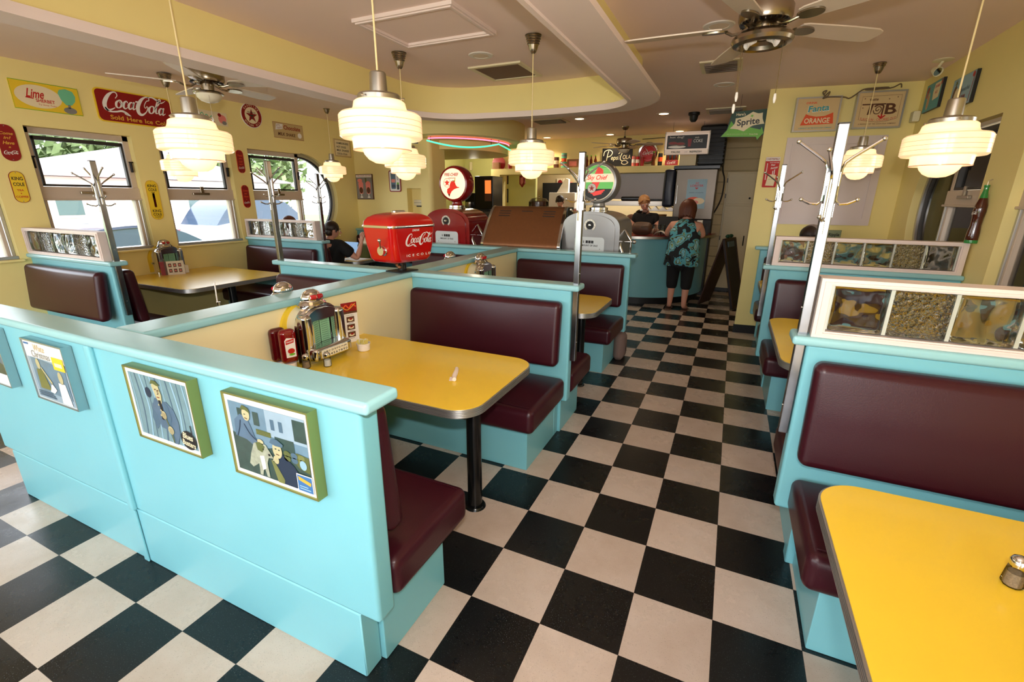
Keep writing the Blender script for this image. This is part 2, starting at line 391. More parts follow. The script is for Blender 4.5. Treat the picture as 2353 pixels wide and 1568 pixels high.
# ------------------------------------------------------------------ hanging oval soffit ring
def loop(xl, xr, y0, y1, rbl, rtl, rtr, rbr, bow=.05, n=14):
    p = arc(xr - rtr, y1 - rtr - .0, rtr, 0, 90, n)
    # bowed far edge
    p = arc(xr - rtr, y1 - bow - rtr, rtr, 0, 78, n)
    a = p[-1]; b = (xl + rtl * .9, y1 - bow - .04)
    k = 12
    for i in range(1, k): t = i / k; p.append((a[0] + (b[0] - a[0]) * t, a[1] + (b[1] - a[1]) * t + bow * math.sin(PI * t) * 1.1))
    p += arc(xl + rtl, y1 - bow - rtl - .03, rtl, 100, 180, n)
    p += arc(xl + rbl, y0 + rbl, rbl, 180, 270, n) + arc(xr - rbr, y0 + rbr, rbr, 270, 360, n)
    return p
def ring(outer, inner, z0, z1): return B().prism(outer, z0, z1, holes=[inner[::-1]])
def L_(d): return loop(-3.36 - d, -1.09 + d, -1.15 - d, 3.30 + d, .9 + d, .62 + d, .42 + d, .7 + d)
struct(ring(L_(.26), L_(0), 2.415, 2.45).build('ceiling_soffit_band', BAND, smooth=30))
struct(ring(L_(.015), L_(-.015), 2.40, 2.455).build('ceiling_soffit_lip', BAND, smooth=30))
struct(ring(L_(.09), L_(.02), 2.45, H).build('ceiling_soffit_riser', W_YEL, smooth=30))
# ------------------------------------------------------------------ ceiling fittings
def cthing(name, label, cat, loc, rz=0, group=None): return thing(name, label, cat, loc, rz, group)
t = cthing('ceiling_hatch', 'square ceiling access hatch with white moulding inside the oval soffit', 'hatch', (-2.22, 1.47, H))
B().prism(rect(-.39, .39, -.30, .30), -.022, 0, holes=[rect(-.34, .34, -.25, .25)]).prism(rect(-.375, .375, -.285, .285), -.03, -.02, holes=[rect(-.355, .355, -.265, .265)]).build('moulding', BAND, t, smooth=0)
B().box(-.34, .34, -.25, .25, -.006, 0).build('hatch_panel', CEIL, t, smooth=0)
t = cthing('return_air_grille', 'brown perforated return air grille with cream frame inside the oval soffit', 'vent', (-2.235, 2.77, H))
B().prism(rect(-.26, .26, -.26, .26), -.014, 0, holes=[rect(-.22, .22, -.22, .22)]).build('grille_frame', CREAM, t, smooth=0)
gm = mat('perforated_brown_metal', (104, 74, 62), .6, var=.5, vscale=220)
B().box(-.22, .22, -.22, .22, -.008, -.002).build('perforated_plate', gm, t, smooth=0)
LITB = glow('downlight_glow', (255, 206, 150), 14.0)
OFFL = mat('downlight_lens', (226, 208, 186), .5)
def downlight(x, y, lit, label):
    t = thing('recessed_downlight', label, 'ceiling light', (x, y, H), 0, 'recessed ceiling downlights')
    B().lathe([(.062, -.001), (.066, -.008), (.098, -.006), (.104, 0)], 28).build('trim_ring', WHITE, t)
    B().cyl(.064, -.006, -.002, 28).build('lens', LITB if lit else OFFL, t, smooth=0)
    if lit:
        light('downlight_lamp', 'SPOT', (x, y, H - .03), 24, (1, .80, .56), (0, 0, 0), spot_size=2.2, spot_blend=.6, shadow_soft_size=.05).parent = None
downlight(-2.39, 5.62, 1, 'lit downlight nearest the oval soffit, left of the second one over the counter')
downlight(-1.19, 5.66, 1, 'lit downlight right of the hanging lamp, the nearest over the counter')
downlight(-3.63, 7.54, 1, 'lit downlight farthest left, beside the curved drum ceiling')
downlight(-2.39, 7.55, 1, 'lit downlight in the back row left of the far ceiling fan')
downlight(-1.17, 7.56, 1, 'lit downlight above the hanging hot dog sign')
downlight(-2.21, 2.235, 0, 'unlit round downlight inside the oval soffit near the hatch')
downlight(-.393, 4.14, 0, 'unlit round downlight between the near fan and the aisle end')
downlight(-.39, 2.28, 0, 'unlit round downlight partly behind the near ceiling fan blade')
LOUV = mat('louvre_metal', (120, 104, 90), .5, metal=.3)
def vent(x, y, w, d, label):
    t = thing('ceiling_vent', label, 'vent', (x, y, H), 0, 'ceiling supply vents')
    B().prism(rect(-w, w, -d, d), -.012, 0, holes=[rect(-w + .04, w - .04, -d + .04, d - .04)]).build('vent_frame', CREAM, t, smooth=0)
    b = B()
    for k in range(5): b.box(-w + .04, w - .04, -d + .055 + k * (2 * d - .1) / 5, -d + .075 + k * (2 * d - .1) / 5, -.03, -.004)
    b.box(-w + .04, w - .04, -d + .04, d - .04, -.003, -.001)
    b.build('louvre', LOUV, t, smooth=0)
vent(-2.86, 5.66, .25, .20, 'louvred ceiling vent left of the downlights over the counter')
vent(-.40, 5.70, .24, .20, 'louvred ceiling vent above the green and white hanging sign')
vent(-.40, 3.36, .17, .2, 'louvred ceiling vent just beyond the near ceiling fan')
t = thing('surveillance_camera', 'black dome camera on the ceiling above the hanging drinks sign', 'camera', (-.80, 5.75, H))
B().lathe([(0, -.12), (.03, -.118), (.05, -.09), (.058, -.04), (.075, -.03), (.075, 0)], 24).build('dome', BLKMAT, t)
# ------------------------------------------------------------------ windows
def window(name, y0, y1, side, z0=1.02, z1=2.18, curved=None):
    """side +1: left wall (frame sits left of the wall face); -1: right wall"""
    X = XL - .10 if side > 0 else XR + .10
    r = sroot(name); s = side
    def bx(b, a0, a1, c0, c1, d0, d1, bev=.004): b.box(min(X + s * d0, X + s * d1), max(X + s * d0, X + s * d1), a0, a1, c0, c1, bev, 1)
    zr0, zr1 = 1.545, 1.66
    f = B(); w = .055
    bx(f, y0, y0 + w, z0, z1, -.05, .03); bx(f, y1 - w, y1, z0, z1, -.05, .03); bx(f, y0, y1, z1 - w, z1, -.05, .03)
    bx(f, y0, y1, zr0, zr1, -.05, .045); bx(f, y0 - .005, y1 + .005, zr0 - .012, zr0 + .006, -.05, .06)
    f.build('window_frame', WINF, r, smooth=0)
    f = B(); bx(f, y0, y0 + .03, z0, zr0, -.03, .04); bx(f, y1 - .03, y1, z0, zr0, -.03, .04); bx(f, y0, y1, z0, z0 + .03, -.04, .09)
    f.build('lower_sash', ALU, r, smooth=0)
    sh = B(); e = .062
    yy0, yy1, a0, a1 = y0 + e, y1 - e, zr1 + .004, z1 - e - .01
    bx(sh, yy0, yy1, a1 - .035, a1, -.01, .03); bx(sh, yy0, yy1, a0, a0 + .02, -.01, .03); bx(sh, yy0, yy0 + .018, a0, a1, -.01, .03); bx(sh, yy1 - .018, yy1, a0, a1, -.01, .03)
    sh.build('transom_sash', DARKSEAL, r, smooth=0)
    sg = B(); bx(sg, y0 + .03, y0 + .038, z0 + .03, zr0, -.01, .02); bx(sg, y1 - .038, y1 - .03, z0 + .03, zr0, -.01, .02); sg.build('seal', DARKSEAL, r, smooth=0)
    g = B(); bx(g, y0 + .03, y1 - .03, z0 + .02, zr0, -.004, 0, 0); bx(g, yy0 + .01, yy1 - .01, a0, a1, -.004, 0, 0); g.build('pane', PANE, r, smooth=0)
    c = B(); ym = (y0 + y1) / 2; bx(c, ym - .11, ym + .09, zr1 - .065, zr1 - .04, .045, .07, .003); bx(c, ym - .01, ym + .03, zr1 - .05, zr1 + .03, .05, .062, .002); c.build('crank', NICKEL, r, smooth=0)
    for yy in (y0 + .028, y1 - .028):
        c = B(); bx(c, yy - .008, yy + .008, 1.82, 1.92, .03, .055, .003); bx(c, yy - .02, yy + .02, 1.915, 1.928, .045, .058, .003); c.build('latch', DKMET, r, smooth=0)
    return r
window('window_1', -.52, .35, 1); window('window_2', .63, 1.48, 1); window('window_3', 1.73, 2.56, 1); w4 = window('window_4', 2.81, 3.66, 1)
window('window_5', 1.62, 2.44, -1); w6 = window('window_6', 2.86, 3.62, -1); window('window_7', .5, 1.32, -1)
def porthole(par, X, yc, zc, r, s):
    o = arc(yc, zc, r, -90, 90, 28); i = arc(yc, zc, r - .045, 90, -90, 28); i2 = arc(yc, zc, r - .065, 90, -90, 28)
    B().prism(o + i, X - .04, X + .04, axis='x').build('curved_frame', ALU, par)
    B().prism(arc(yc, zc, r - .045, -90, 90, 28) + i2, X - .02, X + .02, axis='x').build('curved_seal', DARKSEAL, par)
    B().prism(arc(yc, zc, r - .05, -90, 90, 28), X - .003, X + .003, axis='x').build('curved_pane', PANE, par)
porthole(w4, XL - .1, 3.66, 1.55, .64, 1); porthole(w6, XR + .1, 3.60, 1.5, .655, -1)
for i, (a, b_) in enumerate(((-.54, .37), (.61, 1.5), (1.71, 2.58), (2.79, 3.70))):
    struct(B().box(-6.07, -5.955, a, b_, 1.0, 1.022, .008, 2).build('trim_%d' % (i + 1), W_YEL))
for n_, (y0, y1, z0, z1) in enumerate([(-.5, .33, 1.03, 2.16), (.65, 1.46, 1.03, 2.16), (1.75, 2.54, 1.03, 2.16), (2.83, 4.2, 1.0, 2.16)]):
    l = light('daylight_portal', 'AREA', (-6.25, (y0 + y1) / 2, (z0 + z1) / 2), 1, (1, 1, 1), (0, math.radians(-90), 0), shape='RECTANGLE', size=z1 - z0, size_y=y1 - y0)
    l.data.cycles.is_portal = True
for (cx_, cz_, sx_, sz_) in ((-2.95, 1.475, 5.3, 2.05), (.65, 1.22, 1.1, 2.35)):
    l = light('daylight_portal', 'AREA', (cx_, -3.32, cz_), 1, (1, 1, 1), (math.radians(90), 0, 0), shape='RECTANGLE', size=sx_, size_y=sz_); l.data.cycles.is_portal = True
# ------------------------------------------------------------------ outside
GRASS = mat('lawn_grass', (112, 138, 66), .9, var=.25, vscale=20); ASPH = mat('driveway', (190, 188, 180), .9)
struct(B().box(-60, -6.2, -30, 40, -.5, -.45).build('ground_lawn', GRASS, smooth=0))
struct(B().box(-6.3, 20, -40, -5.0, -.2, -.1).build('ground_front', ASPH, smooth=0))
struct(B().box(-14.5, -9.0, -4, 30, -.45, -.43).build('ground_driveway', ASPH, smooth=0))
h = thing('neighbour_house', 'white clapboard house with a low hipped grey roof across the drive', 'house', (-15, 7.25, -.45))
wl = B()
for k in range(17): wl.box(-6, .03, -3.3, 3.4, k * .145, k * .145 + .143, 0)
wl.build('siding', mat('white_siding', (238, 238, 236), .7), h, smooth=0)
rf = B(); rf.mesh([(-6.5, -3.7, 2.47), (.45, -3.7, 2.47), (.45, 3.8, 2.47), (-6.5, 3.8, 2.47), (-3, .2, 3.5), (-3, .7, 3.5)], [(0, 1, 4), (1, 2, 5, 4), (2, 3, 5), (3, 0, 4, 5), (0, 3, 2, 1)])
rf.build('roof', mat('grey_shingles', (112, 104, 104), .9, var=.1, vscale=40), h, smooth=0)
for yy in (-2.75, .35):
    f = B().box(.03, .09, yy - .32, yy + .32, 1.5, 2.02).build('house_window', WHITE, h, smooth=0)
    B().box(.09, .1, yy - .26, yy + .26, 1.56, 1.96).build('pane', mat('dark_reflecting_glass', (70, 92, 96), .1), f, smooth=0)
LEAF = mat('tree_leaves', (92, 110, 72), .8, var=.45, vscale=5)
BARK = mat('bark', (90, 74, 60), .9)
def tree(x, y, hgt, r, label, seed):
    random.seed(seed); t = thing('tree', label, 'tree', (x, y, -.45), 0, 'trees beyond the white house')
    B().tube([(0, 0, 0), (.1, .05, hgt * .4), (0, .1, hgt * .8)], [.28, .2, .08], 8).build('trunk', BARK, t)
    b = B()
    for k in range(1500):
        u = Vector((random.gauss(0, 1), random.gauss(0, 1), random.gauss(0, .8))); u = u.normalized() * random.uniform(.45, 1) ** .5 * r * (1 + .25 * math.sin(u.x * 5 + u.y * 4))
        c = Vector((0, 0, hgt * .8)) + u; q = random.uniform(.18, .38); n = Vector((random.gauss(0, 1), random.gauss(0, 1), random.gauss(0, 1))).normalized(); a = n.orthogonal().normalized(); d = n.cross(a)
        b.mesh([c - a * q, c - d * q * .5, c + a * q, c + d * q * .5], [(0, 1, 2, 3)])
    b.build('crown', LEAF, t, smooth=0, normals=False)
tree(-26, 9.0, 4.7, 2.4, 'broad leafy tree behind the roof of the white house, seen in the left window', 1)
tree(-26, 18.4, 4.5, 2.3, 'tree seen through the upper pane of the window beside the round one', 2)
tree(-33, 3.0, 4.6, 2.6, 'pale tree at the far left end behind the white house', 3)
CARB = mat('car_paint_dark_blue', (40, 54, 86), .15, coat=.6); CARW = mat('car_paint_white', (226, 228, 230), .2, coat=.6); CARR = mat('car_paint_red', (200, 40, 50), .2, coat=.6); CGL = mat('car_glass', (50, 66, 84), .05, var=0); RUB = mat('tyre_rubber', (22, 22, 22), .8)
def car(x, y, rz, paint, label, hs=1.0):
    t = thing('car', label, 'car', (x, y, -.43), rz)
    side = [(-2.2, .3), (-2.2, .75 * hs), (-1.9, .92 * hs), (-1.0, 1.02 * hs), (1.2, 1.0 * hs), (2.1, .85 * hs), (2.2, .6), (2.2, .3)]
    B().prism(side, -.86, .86, axis='y').build('body', paint, t, smooth=30)
    cab = spline([(-1.55, .95 * hs), (-1.0, 1.38 * hs), (-.2, 1.5 * hs), (.5, 1.4 * hs), (1.25, .98 * hs)], 5)
    B().prism(cab, -.74, .74, axis='y').build('cabin_glass', CGL, t, smooth=30)
    B().prism([(p[0] * .98, p[1] + .012) for p in cab[6:16]] + [(p[0] * .98, p[1] - .03) for p in cab[6:16]][::-1], -.76, .76, axis='y').build('roof', paint, t, smooth=30)
    for px in (-1.35, 1.35):
        for py in (-.8, .8): B().cyl(.31, -.1, .1, 20, M_=Matrix.Translation((px, py, .31)) @ Matrix.Rotation(PI / 2, 4, 'X')).build('wheel', RUB, t)
car(-10.4, 3.35, PI / 2, CARB, 'dark blue car parked outside the second left window')
car(-12.6, 7.6, PI / 2, CARW, 'white car parked outside the window next to the round one', 1.35)
car(-13.4, 5.8, PI / 2, CARR, 'red car parked outside the middle left window', .8)
# porch outside the right windows; its wall is raised to block the sun
pw = mat('porch_white_render', (222, 220, 214), .8)
struct(B().prism(rect(-4, 9, -.4, 4.6), 3.0, 3.12, holes=[arc(2.6, 1.75, .62, 0, 360, 32)[:-1], arc(5.4, 1.75, .62, 0, 360, 32)[:-1]], axis='x').build('porch_wall', pw, smooth=30))
struct(B().box(1.58, 20, -6, 12, -.5, -.4).build('ground_porch', mat('porch_concrete', (170, 164, 150), .9), smooth=0))
sb = thing('evergreen_shrub', 'small green evergreen shrub outside the right-hand window', 'shrub', (2.35, 1.75, -.4))
b = B(); random.seed(5)
for k in range(260):
    a = random.uniform(0, 6.28); zz = random.uniform(.2, 1.55); rr = .30 * (1 - zz / 1.9); c = Vector((rr * math.cos(a), rr * math.sin(a), zz)); d = Vector((math.cos(a), math.sin(a), .5)).normalized() * .16; u = Vector((0, 0, .03))
    b.mesh([c - u, c + d, c + u], [(0, 1, 2)])
b.build('foliage', mat('evergreen_foliage', (70, 112, 60), .8, var=.3), sb, smooth=0, normals=False); B().tube([(0, 0, 0), (0, 0, 1.3)], .03).build('stem', BARK, sb)
# ------------------------------------------------------------------ lettering
GL = {}
def make_glyphs():
    chars = "ABCDEFGHIJKLMNOPQRSTUVWXYZabcdefghijklmnopqrstuvwxyz0123456789-.,!'&$/|"
    objs = []
    for off in (0., .022):
        for ch in chars:
            for body in (ch, '|' + ch + '|'):
                cu = bpy.data.curves.new('g', 'FONT'); cu.body = body; cu.resolution_u = 3; cu.offset = off
                o = bpy.data.objects.new('g', cu); COL.objects.link(o); objs.append((off, ch, body, o))
    dg = bpy.context.evaluated_depsgraph_get(); W = {}
    for off, ch, body, o in objs:
        me = bpy.data.meshes.new_from_object(o.evaluated_get(dg))
        vs = [(v.co.x, v.co.y) for v in me.vertices]; fs = [tuple(p.vertices) for p in me.polygons]
        if body == ch: GL[(off > 0, ch)] = [vs, fs, 0]
        else: W[(off > 0, ch)] = (max(v[0] for v in vs))
        bpy.data.meshes.remove(me)
    for k in list(GL):
        bar = W[(k[0], '|')]; one = max(v[0] for v in GL[(k[0], '|')][0])
        # '|||' width minus two bars' advance
        adv = (bar - one) / 2
        GL[k][2] = (W[k] - one) - adv
    for off, ch, body, o in objs:
        c = o.data; bpy.data.objects.remove(o); bpy.data.curves.remove(c)
make_glyphs()
def text_geo(s, bold=False, shear=0., fit=None, size=.1, align='c', arcf=None, space=1.0):
    x = 0; vs = []; fs = []
    for ch in s:
        if ch == ' ': x += .35; continue
        g = GL.get((bold, ch)) or GL[(bold, '-')]
        o = len(vs); vs += [(x + v[0] + shear * v[1], v[1]) for v in g[0]]; fs += [tuple(i + o for i in f) for f in g[1]]; x += g[2] * space
    x0, x1 = min(v[0] for v in vs), max(v[0] for v in vs); y0, y1 = min(v[1] for v in vs), max(v[1] for v in vs)
    if fit:
        sx = fit[0] / (x1 - x0); sy = (fit[1] / (y1 - y0)) if fit[1] else sx
        vs = [((v[0] - (x0 + x1) / 2) * sx, (v[1] - (y0 + y1) / 2) * sy) for v in vs]
    else: vs = [((v[0] - (x0 + x1) / 2) * size, (v[1] - (y0 + y1) / 2) * size) for v in vs]
    if arcf: vs = [arcf(v) for v in vs]
    return vs, fs
def stroke_geo(P, W=None, w=.01, closed=False, n=6, smooth=True):
    """2D stroke of varying width; P points (x,y) or (x,y,width)"""
    Q = [tuple(p) if len(p) == 3 else (p[0], p[1], w) for p in P]
    if smooth: Q = spline(Q, n, closed)
    vs, fs = [], []; m = len(Q)
    for i, q in enumerate(Q):
        a, b = Q[(i - 1) % m if closed else max(i - 1, 0)], Q[(i + 1) % m if closed else min(i + 1, m - 1)]
        dx, dy = b[0] - a[0], b[1] - a[1]; L = math.hypot(dx, dy) or 1; nx, ny = -dy / L, dx / L
        vs += [(q[0] + nx * q[2] / 2, q[1] + ny * q[2] / 2), (q[0] - nx * q[2] / 2, q[1] - ny * q[2] / 2)]
    for i in range(m if closed else m - 1):
        j = (i + 1) % m; fs.append((2 * i, 2 * i + 1, 2 * j + 1, 2 * j))
    return vs, fs
def xf(g, dx=0, dy=0, s=1, sy=None, rot=0, shear=0):
    vs, fs = g; sy = s if sy is None else sy; c, n = math.cos(math.radians(rot)), math.sin(math.radians(rot))
    out = []
    for x, y in vs:
        x, y = (x + shear * y) * s, y * sy
        out.append((dx + x * c - y * n, dy + x * n + y * c))
    return out, fs
def merge(*gs):
    vs, fs = [], []
    for g in gs: o = len(vs); vs += g[0]; fs += [tuple(i + o for i in f) for f in g[1]]
    return vs, fs
def poly_geo(P): 
    tr = tessellate_polygon([[Vector((p[0], p[1], 0)) for p in P]]); return [(p[0], p[1]) for p in P], [tuple(t) for t in tr]
def star(cx, cy_, r, r2=None, n=5, a0=90):
    r2 = r * .382 if r2 is None else r2
    return [(cx + (r if k % 2 == 0 else r2) * math.cos(math.radians(a0 + k * 180 / n)), cy_ + (r if k % 2 == 0 else r2) * math.sin(math.radians(a0 + k * 180 / n))) for k in range(2 * n)]
# flowing script of the soft-drink wordmark, drawn by hand as swelling strokes; box about 10 x 3.4
def script_cc():
    S = []
    def st(P): S.append(stroke_geo(P, n=7))
    st([(2.05, 2.15, .12), (2.30, 2.62, .14), (2.05, 3.02, .16), (1.55, 2.95, .24), (.95, 2.35, .50), (.55, 1.35, .62), (.70, .55, .50), (1.25, .30, .30), (2.05, .75, .12)])          # C
    st([(.62, .62, .22), (1.2, .12, .20), (2.2, .18, .24), (3.0, .38, .30), (3.7, .18, .26), (4.4, -.22, .10)])                       # swash
    st([(3.35, .35, .05), (3.6, -.02, .12), (4.45, -.25, .04)])
    st([(2.60, 1.98, .12), (2.22, 1.55, .34), (2.25, .98, .30), (2.62, .80, .14), (2.98, 1.25, .34), (2.92, 1.82, .26), (2.60, 1.98, .12), (2.75, 1.55, .06), (3.2, 1.5, .08)])          # o
    st([(3.85, 1.72, .16), (3.72, 1.98, .14), (3.38, 1.72, .32), (3.28, 1.12, .34), (3.55, .82, .18), (3.95, 1.12, .08)])                       # c
    st([(4.72, 1.82, .10), (4.35, 1.88, .20), (4.05, 1.42, .36), (4.15, .90, .24), (4.48, 1.0, .14), (4.75, 1.75, .12)])
    st([(4.86, 2.02, .26), (4.70, 1.35, .30), (4.78, .88, .22), (5.15, 1.12, .06)])                       # a
    st([(5.05, 2.12, .22), (5.42, 2.16, .22)])                       # hyphen
    st([(6.85, 1.70, .12), (6.62, 1.35, .10), (6.45, 1.75, .12), (6.75, 2.45, .14), (7.15, 2.65, .14), (7.02, 3.1, .16), (6.45, 3.0, .24), (5.85, 2.4, .50), (5.45, 1.4, .62), (5.6, .5, .50), (6.15, .25, .34), (6.75, .75, .16), (7.0, 1.4, .16), (6.85, 1.70, .12)])   # C
    st([(6.75, 3.0, .10), (7.6, 3.2, .22), (8.5, 2.85, .28), (9.15, 2.55, .20), (9.85, 3.0, .06)])                       # top swash
    st([(7.62, 1.85, .12), (7.24, 1.42, .34), (7.27, .85, .30), (7.64, .68, .14), (8.0, 1.12, .34), (7.94, 1.69, .26), (7.62, 1.85, .12)])          # o
    st([(8.05, 1.35, .08), (8.65, 2.1, .16), (9.0, 2.85, .20), (8.85, 3.15, .12), (8.55, 2.7, .24), (8.32, 1.6, .34), (8.35, .85, .26), (8.7, .85, .08)])           # l
    st([(9.45, 1.62, .10), (9.12, 1.68, .20), (8.85, 1.22, .36), (8.95, .70, .24), (9.25, .8, .14), (9.5, 1.55, .12)])
    st([(9.6, 1.82, .26), (9.45, 1.15, .30), (9.52, .68, .22), (9.95, .95, .05)])                       # a
    g = merge(*S); return [((x - 5.1), (y - 1.5)) for x, y in g[0]], g[1]
CC = script_cc()
class Board:
    """flat sign: local x right, z up, front faces -y. Inks collected per colour as parts."""
    def __init__(s, root, th): s.r = root; s.th = th; s.ink = {}; s.n = 0
    SPLIT = ('photo', 'wing', 'label', 'hot_dog', 'figures', 'figure', 'buildings', 'title_badge', 'glass', 'sundae', 'patch')
    def put(s, g, ink, lay=1, name='artwork'):
        if name in s.SPLIT: s.n += 1
        k = (name, ink, s.n if name in s.SPLIT else 0); b = s.ink.setdefault(k, B()); y = -s.th - .0006 * lay
        b.mesh([(x, y, z) for x, z in g[0]], g[1])
    def rect(s, x0, x1, z0, z1, ink, lay=1, name='artwork'): s.put(poly_geo(rect(x0, x1, z0, z1)), ink, lay, name)
    def poly(s, P, ink, lay=1, name='artwork'): s.put(poly_geo(P), ink, lay, name)
    def ell(s, cx, cz, rx, rz, ink, lay=1, name='artwork', n=28): s.poly(arc(cx, cz, rx, 0, 360, n, rz)[:-1], ink, lay, name)
    def ringe(s, cx, cz, r0, r1, ink, lay=1, name='artwork', n=36):
        vs = arc(cx, cz, r0, 0, 360, n)[:-1] + arc(cx, cz, r1, 0, 360, n)[:-1]; s.put((vs, [(i, (i + 1) % n, n + (i + 1) % n, n + i) for i in range(n)]), ink, lay, name)
    def text(s, t, cx, cz, fit, ink, lay=2, bold=True, shear=0, rot=0, name='lettering', arcf=None, space=1): s.put(xf(text_geo(t, bold, shear, fit, arcf=arcf, space=space), cx, cz, rot=rot), ink, lay, name)
    def stroke(s, P, w, ink, lay=1, name='artwork', closed=False, smooth=True): s.put(stroke_geo(P, w=w, closed=closed, smooth=smooth), ink, lay, name)
    def script(s, cx, cz, width, ink, lay=2, hs=1.0, shear=.22): s.put(xf(CC, cx, cz, width / 9.9, width / 9.9 * hs, shear=shear), ink, lay, 'lettering')
    def done(s):
        for (nm, ink, _n), b in s.ink.items(): b.build(nm, I[ink] if ink in I else MATS[ink], s.r, smooth=0, normals=False)
def sign(name, label, cat, loc, rz, outline, panel_ink, th=.012, edge=None, group=None, rim=None):
    t = thing(name, label, cat, loc, rz, group)
    b = B().prism([(p[0], p[1]) for p in outline], -th, 0, axis='y'); b.build('panel', I[panel_ink] if panel_ink in I else MATS[panel_ink], t, smooth=30)
    return t, Board(t, th)

# ------------------------------------------------------------------ booths
PT = .04   # half thickness of a booth partition
def partition(label, x0, x1, yc, open_ends, base_in=.085, group=None, capx=.055, zt=1.07):
    """runs along x. open_ends: which ends are free ('-','+')"""
    t = thing('booth_partition', label, 'booth partition', ((x0 + x1) / 2, yc, 0), 0, group); cx = (x0 + x1) / 2
    a, b_ = x0 - cx, x1 - cx
    B().box(a, b_, -PT, PT, .275, zt - .035, .014, 3).build('panel', TEAL, t)
    ba, bb = a + (base_in if '-' in open_ends else 0), b_ - (base_in if '+' in open_ends else 0)
    B().box(ba, bb, -PT + .001, PT - .001, 0, .276, .004, 1).build('plinth', TEAL, t)
    ca, cb = a - (capx if '-' in open_ends else 0), b_ + (capx if '+' in open_ends else 0)
    B().box(ca, cb, -PT - .028, PT + .028, zt - .038, zt, .013, 3).build('cap_rail', TEALCAP, t)
    return t
def bench(label, x0, x1, yb, d, aisle, sd=.46, bd=.38, back=(.553, .967), inset=.04, group='booth benches'):
    """x0<x1 extents, yb back plane, d=+1/-1 facing along y, aisle +1/-1 free end"""
    cx = (x0 + x1) / 2; t = thing('booth_bench', label, 'bench', (cx, yb, 0), 0, group); a, b_ = x0 - cx, x1 - cx
    ex = .085
    ba, bb = (a, b_ - ex) if aisle > 0 else (a + ex, b_)
    y0, y1 = sorted((0, d * bd)); B().box(ba, bb, y0, y1, 0, .30, .006, 2).build('base', TEAL, t)
    y0, y1 = sorted((d * .002, d * sd)); L = (b_ - a) / 2
    B().cushion((0 + (.0 if aisle > 0 else 0), (y0 + y1) / 2, .375), (L - .012, (y1 - y0) / 2, .075), .035, (0, .008, .022)).build('seat', VINYL, t)
    sm = B(); fy = d * (sd - .04)
    sm.tube([(-L + .04, fy, .4555), (L - .04, fy, .4555)], .0022, 5); sm.build('seat_piping', VINYL, t)
    z0, z1 = back; zm = (z0 + z1) / 2
    M_ = Matrix(((1, 0, 0, 0), (0, 1, -d * .10, d * (.10 * zm + .024)), (0, 0, 1, 0), (0, 0, 0, 1)))
    B().cushion((0, d * .045, zm), (L - inset, .045, (z1 - z0) / 2), .035, (0, .016, 0), M_=M_).build('backrest', VINYL, t)
    return t
def table(label, x0, x1, y0, y1, aisle, group, zt=.74, legx=.19):
    cx, cyy = (x0 + x1) / 2, (y0 + y1) / 2; t = thing('diner_table', label, 'table', (cx, cyy, 0), 0, group)
    a, b_, c, d = x0 - cx, x1 - cx, y0 - cyy, y1 - cyy; r = .125
    def out(e):
        if aisle > 0: return arc(b_ - r, d - r, r + e, 0, 90, 10) + [(a, d + e), (a, c - e)] + arc(b_ - r, c + r, r + e, 270, 360, 10)
        return [(b_, d + e)] + arc(a + r, d - r, r + e, 90, 180, 10) + arc(a + r, c + r, r + e, 180, 270, 10) + [(b_, c - e)]
    B().prism(out(0), zt - .032, zt + .0005).build('tabletop', LAM, t, smooth=30)
    e = B(); e.prism(out(.002), zt - .040, zt - .001)
    for k in range(5): z = zt - .0385 + k * .0078; e.prism(out(.0055), z, z + .0044)
    e.build('edge_band', ALU, t, smooth=30)
    lx = (b_ - legx) if aisle > 0 else (a + legx)
    B().cyl(.038, .012, zt - .04, 24, (lx, 0)).build('leg', BLACK, t)
    B().lathe([(0, .014), (.05, .013), (.056, .006), (.058, 0)], 24, (lx, 0, 0)).build('foot_flange', BLACK, t)
    B().box(-.25, .25, -.05, .05, zt - .06, zt - .04).build('support_bracket', BLACK, t, smooth=0)
    return t
# island
front = partition('long teal partition nearest the camera, hung with four framed posters', -3.565, -.985, -.715, '-+')
B().cushion((-2.335 + 2.275, -PT - .006, .655), (.022, .012, .378), .012).build('joint_batten', TEAL, front)
B().box(-2.36 + 2.275, -2.325 + 2.275, -PT - .008, -PT, 0, .272, .004, 2).build('plinth_batten', TEAL, front)
sp = thing('spine_partition', 'long teal-capped cream partition running back between the two rows of island booths', 'booth partition', (-2.27, 1.15, 0))
B().box(-.07, .07, -1.823, 1.82, 0, 1.034).build('panel', W_PALE, sp, smooth=0)
B().box(-.098, .098, -1.80, 1.90, 1.0305, 1.0695, .012, 3).build('cap_rail', TEALCAP, sp)
partition('teal partition between the two right-hand island booths, with a chrome coat rack on its end', -2.2, -.985, 1.15, '+', group='island cross partitions')
partition('teal partition between the two left-hand island booths, under the red drinks dispenser', -3.565, -2.34, 1.15, '-', group='island cross partitions')
partition('far teal island partition on the aisle side, in front of the silver petrol pump', -2.2, -.985, 3.01, '+', group='island cross partitions')
partition('far teal island partition on the window side, in front of the red petrol pump', -3.565, -2.34, 3.01, '-', group='island cross partitions')
bench('maroon bench behind the long front partition, facing the nearest yellow table', -2.2, -.965, -.675, 1, 1, .47, .38, (.50, .98), .06)
bench('maroon bench across the nearest yellow table, facing the camera', -2.2, -.985, 1.11, -1, 1, .58, .47)
bench('maroon bench backing onto the coat rack partition, facing away in the second right island booth', -2.2, -.965, 1.19, 1, 1, .49, .40)
bench('maroon bench in front of the silver petrol pump', -2.2, -.985, 2.97, -1, 1, .60, .52)
bench('maroon bench hidden behind the left half of the front partition', -3.58, -2.34, -.675, 1, -1, .47, .38, (.50, .94), .06)
bench('maroon bench in the left island booth under the red drinks dispenser', -3.565, -2.34, 1.11, -1, -1, .56, .47)
